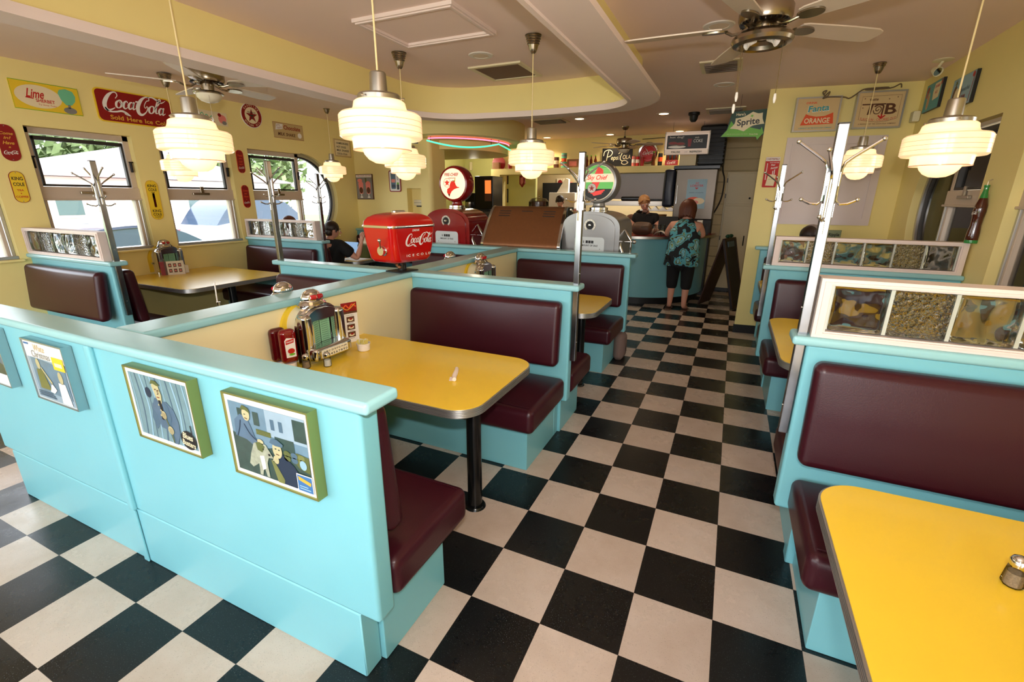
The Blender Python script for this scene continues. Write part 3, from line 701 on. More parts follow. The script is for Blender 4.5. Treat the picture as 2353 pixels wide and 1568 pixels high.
bench('maroon bench behind the red drinks dispenser facing the red petrol pump', -3.58, -2.34, 1.19, 1, -1, .49, .40)
bench('maroon bench in front of the red petrol pump', -3.565, -2.34, 2.97, -1, -1, .58, .5)
TG = 'yellow laminate diner tables'
table('nearest yellow table with the shiny jukebox selector, ketchup and a rolled napkin', -2.2, -1.0, -.14, .58, 1, TG)
table('yellow table in the second right island booth before the silver pump', -2.2, -1.0, 1.72, 2.44, 1, TG)
table('yellow table in the front left island booth, mostly hidden by the cream partition', -3.55, -2.34, -.14, .58, -1, TG)
table('yellow table in the left island booth before the red pump', -3.55, -2.34, 1.72, 2.44, -1, TG)
# window side
LX0, LX1 = -6.0, -4.67
partition('teal partition under glass blocks at the nearest left window booth', LX0, LX1, .46, '+', group='window booth partitions')
partition('teal partition under glass blocks beside the seated man', LX0, LX1, 2.65, '+', group='window booth partitions')
bench('maroon bench backing the nearest glass block screen on the window side, facing the camera', LX0 + .02, LX1 + .0, .42, -1, 1, .5, .4, (.58, .985), .05)
bench('maroon bench between the first glass blocks and the large yellow window table', LX0 + .02, LX1 + .02, .50, 1, 1, .48, .4, (.52, .985), .03)
bench('maroon bench at the far end of the large yellow window table', LX0 + .02, LX1, 2.61, -1, 1, .5, .42)
bench('maroon bench under the seated man in black', LX0 + .02, LX1 + .02, 2.69, 1, 1, .5, .4)
bench('maroon bench against the back wall of the window side', LX0 + .02, LX1, 4.66, -1, 1, .48, .4)
partition('low teal partition against the back wall of the window side', LX0, LX1, 4.705, '+', group='window booth partitions')
table('large yellow table under the left windows with a menu and chrome jukebox', -5.992, -4.68, .97, 2.09, 1, TG)
table('yellow table in front of the seated man by the round window', -5.992, -4.68, 3.2, 4.2, 1, TG)
# right side
RX0, RX1 = .20, 1.42
partition('teal partition under glass blocks in the right foreground', RX0, RX1, .505, '-', group='right booth partitions')
partition('teal partition under the second row of glass blocks on the right', RX0, RX1, 2.765, '-', group='right booth partitions')
partition('teal partition at the yellow alcove wall, farthest on the right', RX0, RX1, 4.47, '-', group='right booth partitions')
bench('large maroon bench in the right foreground facing the nearest right table', RX0 + .03, RX1, .465, -1, -1, .52, .45, (.56, .985), .0)
bench('maroon bench behind the foreground glass block partition on the right', RX0 + .01, RX1, .545, 1, -1, .46, .38)
bench('maroon bench facing the camera at the second right table', RX0 + .01, RX1, 2.725, -1, -1, .58, .49)
bench('maroon bench behind the second glass block screen on the right', RX0 + .01, RX1, 2.805, 1, -1, .48, .4)
bench('maroon bench at the yellow alcove wall, farthest on the right', RX0 + .01, RX1, 4.43, -1, -1, .5, .42)
table('yellow table in the right foreground with a pepper shaker', .21, 1.412, -1.25, -.055, -1, TG, legx=.25)
table('yellow table between the two glass block screens on the right', .21, 1.412, 1.10, 2.26, -1, TG)
table('yellow table in the farthest right booth by the alcove wall', .21, 1.412, 3.2, 4.1, -1, TG)
# glass block screens
def screen(label, x0, x1, yc, n, rail_in=.035, pat=(0, 1), group='glass block screens', z0=1.07, z1=1.30):
    cx = (x0 + x1) / 2; t = thing('glass_block_screen', label, 'glass block screen', (cx, yc, z0), 0, group); hw = (x1 - x0) / 2; hh = z1 - z0
    e = .03
    f = B().prism(rect(-hw, hw, 0, hh), -.05, .05, holes=[rect(-hw + e + .012, hw - e - .012, e - .004, hh - e + .004)], axis='y')
    f.prism(rect(-hw + .012, hw - .012, .012, hh - .012), -.058, .058, holes=[rect(-hw + e + .004, hw - e - .004, e - .01, hh - e + .01)], axis='y')
    f.build('frame', TRIMW, t, smooth=0)
    a, b_ = -hw + e + .014, hw - e - .014; p = (b_ - a) / n
    for k in range(n + 1): B().box(a + k * p - .006, a + k * p + .006, -.03, .03, e, hh - e).build('mortar_joint', GBGROUT, t, smooth=0)
    for k in range(n):
        m = GB_ICE if k % 3 == 1 else GB_WAVE
        B().cushion((a + (k + .5) * p, 0, hh / 2), (p / 2 - .008, .042, hh / 2 - e - .001), .012, (0, .004, 0), n=6).build('glass_block', m, t, smooth=60)
    return t
screen('glass block screen in the right foreground, seen from the front', .205, 1.40, .505, 6)
screen('six glass blocks in a pink-white frame on the second right partition', .205, 1.40, 2.765, 6)
screen('glass block screen lit by daylight at the nearest left window', -5.98, -4.72, .46, 6)
screen('glass block screen beside the seated man near the round window', -5.98, -4.72, 2.65, 6)
# coat racks
POLEM = mat('rack_pole_chrome', (150, 150, 152), .20, metal=1, var=.25, vscale=14)
def coat_rack(label, x, y, z0, z1, sx, group='chrome coat racks'):
    t = thing('coat_rack', label, 'coat rack', (x, y, z0), 0, group); Hh = z1 - z0
    B().box(-.017, .017, -.02, .02, 0, Hh, .003, 2).build('pole', POLEM, t)
    B().box(-.0165, .0165, -.0195, .0195, Hh, Hh + .003).build('end_cap', BLKMAT, t, smooth=0)
    def hook(z, ang, up=True):
        M_ = Matrix.Translation((0, 0, z)) @ Matrix.Rotation(math.radians(ang), 4, 'Z')
        b = B()
        if up: b.tube([(.02, 0, -.10), (.022, 0, -.01), (.030, 0, .012), (.05, 0, .03), (.125, 0, .085)], .0052, 8, M_); b.ball((.128, 0, .087), .0085, 10, M_=M_)
        else: b.tube([(.02, 0, .06), (.022, 0, -.01), (.035, 0, -.022), (.06, 0, -.02), (.085, 0, -.008)], .0048, 8, M_); b.ball((.088, 0, -.006), .0078, 10, M_=M_)
        b.box(.016, .022, -.006, .006, -.07, -.02, .001, 1, M_)
        b.build('hook', CHROME, t)
    top = Hh - .12
    for ang, dz in ((180, -.02), (0, -.02), (250, -.06), (90, -.06)): hook(top + dz, ang, True)
    for ang, dz in ((180, -.13), (0, -.13), (250, -.19), (90, -.19)): hook(top + dz, ang, False)
    b = B()
    for k in (.10, .45): b.cyl(.004, 0, .003, 10, M_=Matrix.Translation((sx * .017, 0, k * Hh)) @ Matrix.Rotation(PI / 2 * sx, 4, 'Y'))
    b.build('screw', STEEL, t)
    return t
coat_rack('chrome coat rack on the end of the island partition beside the silver pump', -.965, 1.15, .565, 1.835, 1)
coat_rack('chrome coat rack at the window-side end of the island partition', -3.585, 1.15, .60, 1.855, -1)
coat_rack('chrome coat rack on the first glass block partition at the left windows', -4.650, .46, .62, 1.835, 1)
coat_rack('chrome coat rack next to the seated man in black', -4.650, 2.65, .62, 1.84, 1)
coat_rack('tall chrome coat rack in the right foreground', .18, .50, .63, 1.84, -1)
coat_rack('chrome coat rack at the second glass block screen on the right', .18, 2.76, .63, 1.84, -1)
# ------------------------------------------------------------------ pendant lamps
def shade_mat(name, s, c=(255, 196, 128)):
    m = bpy.data.materials.new(name); m.use_nodes = True; nt = m.node_tree; N = nt.nodes; L = nt.links; p = N['Principled BSDF']
    p.inputs['Base Color'].default_value = lin((240, 214, 184)) + (1,); p.inputs['Roughness'].default_value = .18; p.inputs['Coat Weight'].default_value = .4
    tc = N.new('ShaderNodeTexCoord'); sx = N.new('ShaderNodeSeparateXYZ'); L.new(tc.outputs['Object'], sx.inputs[0])
    # opal glass glows most round the bulb height, less at the wide rim
    ln = N.new('ShaderNodeVectorMath'); ln.operation = 'LENGTH'; L.new(tc.outputs['Object'], ln.inputs[0])
    mr = N.new('ShaderNodeMapRange'); mr.inputs[1].default_value = .05; mr.inputs[2].default_value = .185; mr.inputs[3].default_value = 1.25; mr.inputs[4].default_value = .44; L.new(ln.outputs['Value'], mr.inputs[0])
    mu = N.new('ShaderNodeMath'); mu.operation = 'MULTIPLY'; mu.inputs[1].default_value = s; L.new(mr.outputs[0], mu.inputs[0])
    p.inputs['Emission Color'].default_value = lin(c) + (1,); L.new(mu.outputs[0], p.inputs['Emission Strength']); return m
SHADE = shade_mat('opal_glass_lit', 1.75, (255, 212, 158))
RIMM = mat('shade_rim_line', (214, 168, 138), .2, metal=.2, emit=(255, 190, 150), estr=.35)
def pendant(label, x, y, zc=1.86):
    t = thing('pendant_lamp', label, 'pendant lamp', (x, y, zc), 0, 'tiered opal glass pendant lamps')
    R_ = .178
    P = [(0, -.135), (.035, -.131), (.062, -.117), (.080, -.096), (.088, -.078), (.124, -.078), (.126, -.074), (.128, -.038), (.130, -.034), (.168, -.032), (R_ - .003, -.026)]
    z = -.024
    for k in range(4): P += [(R_, z), (R_, z + .017), (R_ - .005, z + .0195)]; z += .022
    P += [(R_ - .004, z), (R_ - .012, z + .008), (.135, z + .014), (.120, z + .020), (.114, z + .032), (.110, z + .052), (.100, z + .060), (.078, z + .062)]
    B().lathe(P, 48).build('glass_shade', SHADE, t, smooth=45)
    zt = z + .058
    b = B()
    for zz in (-.0055, .0165, .0385): b.lathe([(R_ - .003, zz - .0014), (R_ + .0006, zz - .0007), (R_ + .0006, zz + .0007), (R_ - .003, zz + .0014)], 48)
    b.lathe([(.125, -.0790), (.1278, -.077), (.1278, -.075), (.125, -.073)], 48); b.build('rim_lines', RIMM, t)
    b = B(); b.lathe([(.078, zt), (.092, zt + .002), (.092, zt + .020), (.086, zt + .027), (.040, zt + .034), (.038, zt + .036), (.035, zt + .108), (.031, zt + .114), (0, zt + .115)], 36)
    b.build('fitter', STEEL, t)
    s = B()
    for k in range(3):
        M_ = Matrix.Rotation(2 * PI * k / 3 + .5, 4, 'Z'); s.tube([(.088, 0, zt + .011), (.104, 0, zt + .011)], .0028, 8, M_); s.ball((.105, 0, zt + .011), .0055, 8, M_=M_)
    s.build('thumb_screw', STEEL, t)
    B().tube([(0, 0, zt + .11), (0, 0, H - zc - .10)], .0042, 8).build('cord', CORD, t)
    c = B(); q = H - zc - .002; pr = [(.008, q - .118), (.020, q - .112), (.030, q - .092), (.037, q - .066), (.040, q - .062)]
    for k in range(4): pr += [(.041 + k * .0045, q - .060 + k * .015), (.046 + k * .0045, q - .056 + k * .015), (.043 + k * .0045, q - .048 + k * .015)]
    pr += [(.062, q - .002), (.062, q), (0, q)]
    c.lathe(pr, 32).build('canopy', NICKEL, t)
    return t
lamp0 = pendant('large lit glass pendant nearest the camera, above the near table and red dispenser', -1.60, .17)
def lp(x, y, lab, z=1.86): return dup(lamp0, (x, y, z), label=lab)
lp(-2.83, .12, 'lit glass pendant over the front left island booth, before the left fan', 1.845)
lp(-1.62, 1.95, 'lit glass pendant hanging left of the silver pump globe')
lp(-2.79, 1.90, 'lit glass pendant tucked right behind the large nearest one')
lp(-5.30, 1.52, 'lit glass pendant in front of the middle left window, over the large window table', 1.855)
lp(-5.29, 3.55, 'small lit glass pendant in front of the round window', 1.915)
lp(.80, 1.62, 'large lit glass pendant at the right edge of the picture', 1.83)
lp(.847, 3.82, 'lit glass pendant in front of the white wall panel on the right', 1.895)
# ------------------------------------------------------------------ ceiling fans
def fan(label, x, y, zb, a0, kit, R_=.66):
    """zb: blade height"""
    t = thing('ceiling_fan', label, 'ceiling fan', (x, y, zb), 0, None)
    top = H - zb
    B().lathe([(0, .10), (.06, .10), (.118, .092), (.128, .075), (.128, .03), (.120, .012), (.085, .0), (.045, -.004), (.043, -.055), (0, -.055)], 40).build('motor_housing', NICKEL, t)
    v = B()
    for k in range(28): v.box(.088, .116, -.0022, .0022, .003, .012, M_=Matrix.Rotation(2 * PI * k / 28, 4, 'Z'))
    v.build('vent_slots', DKMET, t, smooth=0)
    r = B(); r.tube([(0, 0, .09), (0, 0, top - .04)], .011, 10); r.lathe([(.012, top - .055), (.035, top - .05), (.058, top - .02), (.062, top)], 28); r.build('downrod_and_canopy', NICKEL, t)
    B().ball((0, 0, .112), .018, 12).build('rod_coupling', BLKMAT, t)
    for k in range(5):
        M_ = Matrix.Rotation(math.radians(a0 + 72 * k), 4, 'Z') @ Matrix.Rotation(math.radians(-9), 4, 'X')
        out = [(.20, -.045), (.23, -.056), (.5, -.068), (R_ - .05, -.066), (R_ - .012, -.05), (R_, -.03), (R_, .045), (R_ - .02, .062), (R_ - .05, .066), (.5, .068), (.23, .056), (.20, .045)]
        bl = B().prism(out, -.003, .004, M_=M_).build('blade', BLADE, t, smooth=0)
        br = B()
        br.tube([(.075, 0, .0), (.11, -.012, -.022), (.15, -.014, -.024), (.18, 0, -.010)], [.009, .008, .008, .008], 8, M_)
        br.prism(arc(.235, 0, .065, 0, 360, 24, .040)[:-1], -.012, -.004, M_=M_); br.build('blade_bracket', NICKEL, t)
    if kit == 'open':
        B().lathe([(.043, -.02), (.085, -.026), (.125, -.036), (.146, -.054), (.149, -.070), (.140, -.086), (.118, -.094), (.108, -.086), (.106, -.066), (.09, -.050), (0, -.046)], 44).build('light_ring', NICKEL, t)
        for (a, s_) in ((200, 1), (330, 1)):
            M_ = Matrix.Rotation(math.radians(a), 4, 'Z') @ Matrix.Translation((.052, 0, -.072)) @ Matrix.Rotation(math.radians(118), 4, 'Y')
            b = B(); b.cyl(.016, -.02, .012, 16, M_=M_); b.lathe([(.014, .012), (.024, .03), (.026, .034), (.022, .034), (.010, .020), (0, .02)], 20, M_=M_); b.build('bulb_socket', CERA, t)
        for (px, py, L_) in ((-.085, -.075, .19), (.10, -.02, .20), (-.092, -.068, .245)):
            b = B().tube([(px, py, -.080), (px, py, -.125 - L_)], .0015, 5).build('pull_chain', NICKEL, t)
            B().lathe([(0, 0), (.006, -.004), (.0085, -.028), (.004, -.048), (0, -.05)], 12, (px, py, -.125 - L_)).build('pull', WHITE, b)
    else:
        B().lathe([(.043, -.05), (.095, -.056), (.108, -.066), (.104, -.074), (.092, -.076)], 36).build('light_ring', NICKEL, t)
        B().lathe([(.092, -.074), (.086, -.098), (.062, -.122), (.03, -.133), (0, -.136)], 32).build('glass_bowl', mat('fan_light_bowl', (224, 214, 190), .3) if 'fan_light_bowl' not in MATS else MATS['fan_light_bowl'], t)
        for (px, py, L_) in ((-.06, -.07, .12), (.07, -.05, .17)):
            b = B().tube([(px, py, -.06), (px, py, -.08 - L_)], .0015, 5).build('pull_chain', NICKEL, t)
            B().lathe([(0, 0), (.006, -.004), (.008, -.026), (0, -.045)], 12, (px, py, -.08 - L_)).build('pull', WHITE, b)
    return t
fan('large white-bladed ceiling fan with open bulb sockets, nearest on the right', -.115, 1.45, 2.445, 37, 'open', .71)
fan('white-bladed ceiling fan with a glass bowl, by the left windows', -4.05, 1.08, 2.43, 20, 'bowl', .62)
fan('far ceiling fan above the service counter, in front of the black neon sign', -1.93, 6.69, 2.44, 12, 'bowl', .62)

# ------------------------------------------------------------------ tabletop jukebox selectors
CARD = mat('title_card_green', (150, 206, 168), .4); TITLE = mat('title_card_ink', (60, 96, 80), .5); YPL = mat('yellow_plastic', (236, 200, 50), .35)
REDL = mat('red_plastic_lens', (176, 30, 40), .12, coat=.5); KEYS = mat('key_strip_cream', (240, 232, 206), .4)
def jukebox(label, x, y, z, rz, detail=True):
    t = thing('jukebox_selector', label, 'jukebox', (x, y, z), rz, 'tabletop jukebox selectors')
    def archp(w_, h, r, n=12): return [(-w_, 0), (w_, 0), (w_, h - r)] + arc(w_ - r, h - r, r, 0, 90, n)[1:] + arc(-w_ + r, h - r, r, 90, 180, n)[:-1] + [(-w_, h - r)]
    bp = [(-.155, .02), (.155, .02), (.155, .155)] + arc(0, .155, .155, 0, 180, 20)[1:-1] + [(-.155, .155)]
    B().prism(bp, -.016, 0, axis='y').build('back_plate', YPL, t)
    B().prism(archp(.118, .285, .10), -.10, -.016, axis='y').build('side_shell', CREAM, t)
    # chrome hood: stacked arches give the bulging front
    sh = B(); hole = [(-.072, .085), (.072, .085), (.072, .222), (-.072, .222)]
    sh.prism(archp(.142, .300, .11), -.125, -.10, holes=[hole], axis='y'); sh.prism(archp(.136, .293, .105), -.145, -.125, holes=[hole], axis='y'); sh.prism(archp(.124, .282, .096), -.158, -.145, holes=[hole], axis='y')
    o = sh.build('chrome_hood', CHROME, t, smooth=60); bv = o.modifiers.new('b', 'BEVEL'); bv.width = .006; bv.segments = 3; bv.limit_method = 'ANGLE'; bv.angle_limit = .7; o.modifiers.move(1, 0)
    for sgn in (-1, 1): 
        B().cushion((sgn * .112, -.14, .14), (.030, .035, .125), .024, n=4).build('side_pillar', CHROME, t)
    B().box(-.07, .07, -.122, -.118, .086, .221).build('card_well', BLKMAT, t, smooth=0)
    for (a, b_, ry) in ((-.066, -.006, .35), (.0, .066, 0)):
        M_ = Matrix.Translation((b_ if ry else a, -.124, 0)) @ Matrix.Rotation(ry, 4, 'Z'); w_ = b_ - a
        x0 = -w_ if ry else 0
        B().box(x0, x0 + w_, -.002, 0, .092, .216, M_=M_).build('title_page', CARD, t, smooth=0)
        if detail:
            l = B()
            for k in range(10): 
                zz = .098 + k * .0118; l.box(x0 + .003, x0 + w_ - .003, -.0026, -.002, zz, zz + .0012, M_=M_); l.box(x0 + .006, x0 + w_ * .8, -.0026, -.002, zz + .004, zz + .0062, M_=M_)
            l.build('title_lines', TITLE, t, smooth=0)
    # domed crown with red lenses
    B().lathe([(.075, .0), (.078, .012), (.064, .024), (.06, .03), (.058, .034)], 28, (0, 0, 0), M_=Matrix.Translation((0, -.085, .288)) @ Matrix.Diagonal((1.1, .72, 1, 1))).build('crown_ring', CHROME, t)
    B().ball((0, -.085, .326), .055, 20, (1.1, .8, .92)).build('crown', CHROME, t)
    for sgn in (-1, 1): B().tube([(sgn * .008, -.128, .338), (sgn * .036, -.118, .338)], .013, 10).build('red_lens', REDL, t)
    # selector shelf
    s = B().cushion((0, -.165, .055), (.130, .052, .036), .02, n=5).build('key_shelf', CHROME, t)
    B().box(-.092, .092, -.2195, -.215, .034, .076, .002, 1).build('key_strip', KEYS, t, smooth=0)
    if detail:
        k1 = text_geo('ABCDEFGHJK', True, 0, (.168, .0125), space=1.35); k2 = text_geo('1234567890', True, 0, (.168, .0125), space=1.35); b = B()
        for g, zz in ((k1, .064), (k2, .046)): b.mesh([(v[0], -.2202, zz + v[1]) for v in g[0]], g[1])
        b.build('lettering', I['black'], t, smooth=0, normals=False)
    B().tube([(-.128, -.06, .12), (-.150, -.06, .12)], .012, 12).build('volume_knob', CHROME, t)
    return t
jk = jukebox('chrome jukebox selector with green title cards on the nearest yellow table', -2.198, .125, .7405, PI / 2)
jukebox('chrome jukebox selector peeking over the coat rack partition on the second right island table', -2.198, 2.0, .7405, PI / 2)
jukebox('chrome jukebox selector on the large yellow table under the left windows', -6.0, 1.53, .7405, PI / 2)
jukebox('chrome jukebox selector showing only its round top over the cream partition, left booth', -2.342, .21, .7405, -PI / 2, False)
jukebox('chrome jukebox selector showing only its top behind the red dispenser', -2.342, 2.0, .7405, -PI / 2, False)
# ------------------------------------------------------------------ things on the tables
ZT = .7408
KET = mat('ketchup_bottle_red', (120, 10, 14), .12, coat=.6)
t = thing('ketchup_bottle', 'upside-down red ketchup bottle with white cap left of the nearest jukebox', 'ketchup bottle', (-2.095, -.070, ZT), math.radians(70))
B().cyl(.028, 0, .030, 24, r2=.030).build('cap', WHITE, t)
o = B().cushion((0, 0, .118), (.042, .026, .089), .025, (.0, .004, .0), n=5).build('bottle', KET, t)
l = Board(t, .0305); l.poly([(-.024, .065), (.024, .065), (.026, .160), (-.014, .168), (-.025, .155)], 'white', 0, 'label'); l.poly([(-.021, .133), (.019, .140), (.021, .161), (-.019, .155)], 'red', 1, 'label'); l.text("French's", 0, .148, (.033, .010), 'white', 2, True, .2, 8)
l.ell(.002, .098, .017, .014, 'red', 1, 'label'); l.ell(.004, .080, .015, .006, 'green', 2, 'label'); l.done()
GLS = pane_mat('shaker_glass', (.9, .92, .9)); PEP = mat('ground_pepper', (150, 126, 100), .9, var=.6, vscale=300); SALT = mat('salt', (236, 232, 226), .9)
t = thing('ketchup_bottle', 'second dark ketchup bottle standing behind the first, half hidden by the jukebox', 'ketchup bottle', (-2.160, -.075, ZT), math.radians(80))
B().cyl(.028, 0, .030, 24, r2=.030).build('cap', WHITE, t); B().cushion((0, 0, .118), (.042, .026, .089), .025, n=5).build('bottle', mat('ketchup_bottle_dark', (84, 8, 14), .12, coat=.6), t)
def shaker(label, x, y, fill, z=ZT):
    t = thing('shaker', label, 'shaker', (x, y, z), .3, 'glass shakers')
    B().lathe([(0, .001), (.018, .001), (.021, .006), (.019, .035), (.0165, .055), (.0165, .058)], 10).build('glass_body', GLS, t, smooth=20)
    B().lathe([(0, .003), (.0165, .003), (.0175, .008), (.0160, .036), (0, .037)], 12).build('contents', fill, t)
    B().lathe([(.0172, .054), (.0182, .056), (.0182, .066), (.014, .074), (.006, .078), (0, .078)], 20).build('cap', CHROME, t)
    return t
shaker('pepper shaker in front of the ketchup bottle on the nearest table', -2.02, -.038, PEP)
shaker('salt shaker behind the pepper shaker on the nearest table', -1.945, .03, SALT)
shaker('pepper shaker on the right foreground table', .557, -.36, PEP)
t = thing('sweetener_bowl', 'small white ramekin of yellow sweetener packets right of the nearest jukebox', 'bowl', (-1.96, .315, ZT))
B().lathe([(0, .0), (.030, 0), (.034, .004), (.0365, .036), (.039, .038), (.039, .045), (.036, .045), (.033, .010), (0, .009)], 32).build('ramekin', CERA, t)
pk = [mat('sweetener_packet_yellow', (228, 212, 120), .6), mat('sweetener_packet_white', (236, 230, 214), .6)]
random.seed(3)
for k in range(9):
    M_ = Matrix.Translation((-.024 + .006 * k, random.uniform(-.008, .008), .030)) @ Matrix.Rotation(random.uniform(-.25, .25), 4, 'X') @ Matrix.Rotation(random.uniform(-.25, .25), 4, 'Y') @ Matrix.Rotation(PI / 2 + random.uniform(-.3, .3), 4, 'Z')
    tag(B().box(-.019, .019, -.0012, .0012, -.022, .034, M_=M_).build('sweetener_packet', pk[k % 2], None, smooth=0, loc=(-1.96, .315, ZT)), 'paper sweetener packet standing in the white ramekin', 'packet', 'sweetener packets in the ramekin')
# rolled napkin with cutlery
t = thing('rolled_napkin', 'white paper napkin rolled around cutlery near the front edge of the nearest table', 'napkin', (-1.275, .20, ZT), math.radians(117))
B().tube([(-.075, 0, .011), (-.03, .003, .012), (0, 0, .0125), (.04, -.002, .011), (.078, 0, .009)], [.010, .0118, .0122, .0105, .0095], 14).build('napkin_roll', NAPK, t)
bb = B(); bb.box(-.07, -.02, .006, .026, .001, .003, .0008, 1); bb.build('napkin_corner', NAPK, t)
bb = B(); bb.box(.07, .092, -.006, -.002, .008, .0095); bb.box(.07, .094, -.001, .002, .008, .0095); bb.box(.07, .092, .004, .007, .008, .0095); bb.build('fork_tines', CHROME, t)
# menus
def menu(label, x, y, rz, w_, h_, inks, z=ZT):
    t = thing('menu_card', label, 'menu', (x, y, z), rz); B().box(-w_ / 2, w_ / 2, -.0035, 0, 0, h_).build('card', PAPER, t, smooth=0)
    return t, Board(t, .0035)
t, bd = menu('tall dessert menu card behind the ramekin, leaning on the cream partition', -2.135, .405, math.radians(72), .10, .245, 0)
bd.rect(-.05, .05, .19, .245, 'dred', 1, 'photo'); bd.rect(-.05, .05, .178, .192, 'brown', 1, 'photo'); bd.stroke([(-.04, .21), (-.02, .23), (0, .212), (.02, .232), (.045, .215)], .008, 'orange', 2, 'photo'); bd.stroke([(-.045, .225), (-.01, .202), (.04, .235)], .005, 'gold', 3, 'photo')
for k, zz in enumerate((.125, .078, .032)): bd.rect(-.022, .028, zz, zz + .034, 'brown', 1, 'photo'); bd.ell(.003, zz + .015, .018, .009, 'cream', 2, 'photo'); bd.ell(.005, zz + .02, .01, .006, 'dred', 3, 'photo'); bd.rect(-.01, .02, zz - .008, zz - .005, 'grey', 2, 'lettering')
bd.text('Dessert Menu', 0, .168, (.05, .006), 'grey', 2); bd.done()
t, bd = menu('menu card with six dessert photos standing before the jukebox on the window table', -5.72, 1.46, math.radians(62), .22, .15, 0)
bd.rect(-.11, -.055, 0, .15, 'dred', 1, 'photo'); bd.rect(-.07, -.05, 0, .15, 'brown', 2, 'photo')
for i in range(3):
    for j in range(2): bd.rect(-.035 + i * .045, -.005 + i * .045, .025 + j * .06, .065 + j * .06, 'brown', 1, 'photo'); bd.ell(-.02 + i * .045, .045 + j * .06, .009, .010, 'pink', 2, 'photo')
bd.done()
tag(B().box(-.035, .035, -.02, .02, 0, .085, .004, 2).build('napkin_holder', WHITE, None, loc=(-5.77, 1.62, ZT)), 'small white holder right of the menu on the window table', 'napkin holder')
t = thing('cruet', 'small chrome-topped bottle rising above the cream partition in the front left booth', 'cruet', (-2.62, -.35 + .30, ZT)); B().lathe([(0, 0), (.03, 0), (.032, .01), (.030, .16), (.022, .19)], 20).build('glass', GLS, t); B().lathe([(.023, .185), (.026, .19), (.024, .22), (.010, .235), (.008, .285), (.011, .29), (0, .292)], 20).build('chrome_top', CHROME, t)
t = thing('drinking_straw', 'white straw standing in a glass behind the cream partition', 'straw', (-2.72, .0, ZT)); B().tube([(0, 0, .05), (.05, -.02, .39)], .0035, 8).build('straw', WHITE, t); B().lathe([(0, 0), (.03, 0), (.036, .13), (.034, .13), (.028, .006), (0, .006)], 20).build('glass', GLS, t)
# ------------------------------------------------------------------ red drinks dispenser on its post
t = thing('drinks_dispenser', 'red enamel soda dispenser on a black post at the crossing of the partitions', 'drinks dispenser', (-2.27, 1.10, 1.0695), math.radians(82))
B().box(-.09, .09, -.075, .075, 0, .008, .003, 2).build('mounting_plate', BLKMAT, t); B().cyl(.032, .006, .085, 24).build('post', BLACK, t)
def loft(rings, name, m, par, cap=True):
    """rings: list of (hx,hy,z,r)"""
    b = B(); n = 0; vs = []; fs = []
    for hx, hy, z, r in rings:
        p = rrect(-hx, hx, -hy, hy, r, 6); n = len(p); vs += [(q[0], q[1], z) for q in p]
    for j in range(len(rings) - 1):
        for i in range(n): fs.append((j * n + i, j * n + (i + 1) % n, (j + 1) * n + (i + 1) % n, (j + 1) * n + i))
    if cap: fs += [tuple(range(n))[::-1], tuple((len(rings) - 1) * n + i for i in range(n))]
    b.mesh(vs, fs); return b.build(name, m, par, smooth=50)
dx, dy = .215, .155
loft([(.145, .105, .075, .05), (.172, .128, .083, .055), (.186, .14, .105, .055), (.205, .150, .20, .05), (dx, dy, .315, .045)], 'tank', REDEN, t)
loft([(dx + .004, dy + .004, .314, .045), (dx + .006, dy + .006, .322, .046), (dx + .004, dy + .004, .331, .045)], 'chrome_band', CHROME, t)
loft([(dx, dy, .330, .045), (dx - .004, dy - .004, .355, .046), (dx - .022, dy - .02, .382, .05), (dx - .06, dy - .05, .400, .05), (.09, .06, .412, .04), (.04, .03, .415, .02)], 'lid', REDEN, t)
loft([(.055, .022, .405, .018), (.055, .022, .422, .018), (.048, .018, .426, .016)], 'lid_handle', STEEL, t)
S = Matrix.Translation((0, -.1325, .0)) @ Matrix.Rotation(math.radians(3.6), 4, 'X')
b = B(); g = xf(CC, .03, .232, .0265, .0275, shear=.2); b.mesh([(v[0], -.0095, v[1]) for v in g[0]], g[1], S)
g = xf(text_geo('DRINK', True, .15, (.07, .014)), .0, .298); b.mesh([(v[0], -.0095, v[1]) for v in g[0]], g[1], S)
g = xf(text_geo('ICE COLD', True, 0, (.24, .016), space=1.7), .03, .128); b.mesh([(v[0], -.0075, v[1]) for v in g[0]], g[1], S)
b.build('lettering', I['white'], t, smooth=0, normals=False)
b = B(); M_ = Matrix.Translation((-.196, -.04, .165)); b.ball((0, 0, 0), .036, 24, (.5, 1, 1), M_=M_); b.cyl(.030, .0, .03, 24, M_=M_ @ Matrix.Rotation(-PI / 2, 4, 'Y')); b.build('spigot_boss', CHROME, t)
b = B(); b.tube([(-.222, -.04, .18), (-.238, -.055, .215), (-.245, -.062, .232)], .0048, 8); b.ball((-.247, -.064, .238), .013, 14); b.build('spigot_lever', CHROME, t)
b = B(); b.tube([(-.04, .0, .075), (-.06, -.01, .05), (-.045, -.02, .03)], .010, 8); b.ball((-.05, -.03, .035), .014, 10); b.tube([(-.09, -.01, .07), (-.06, -.01, .06)], .007, 8); b.build('drain_fittings', BRZ, t)
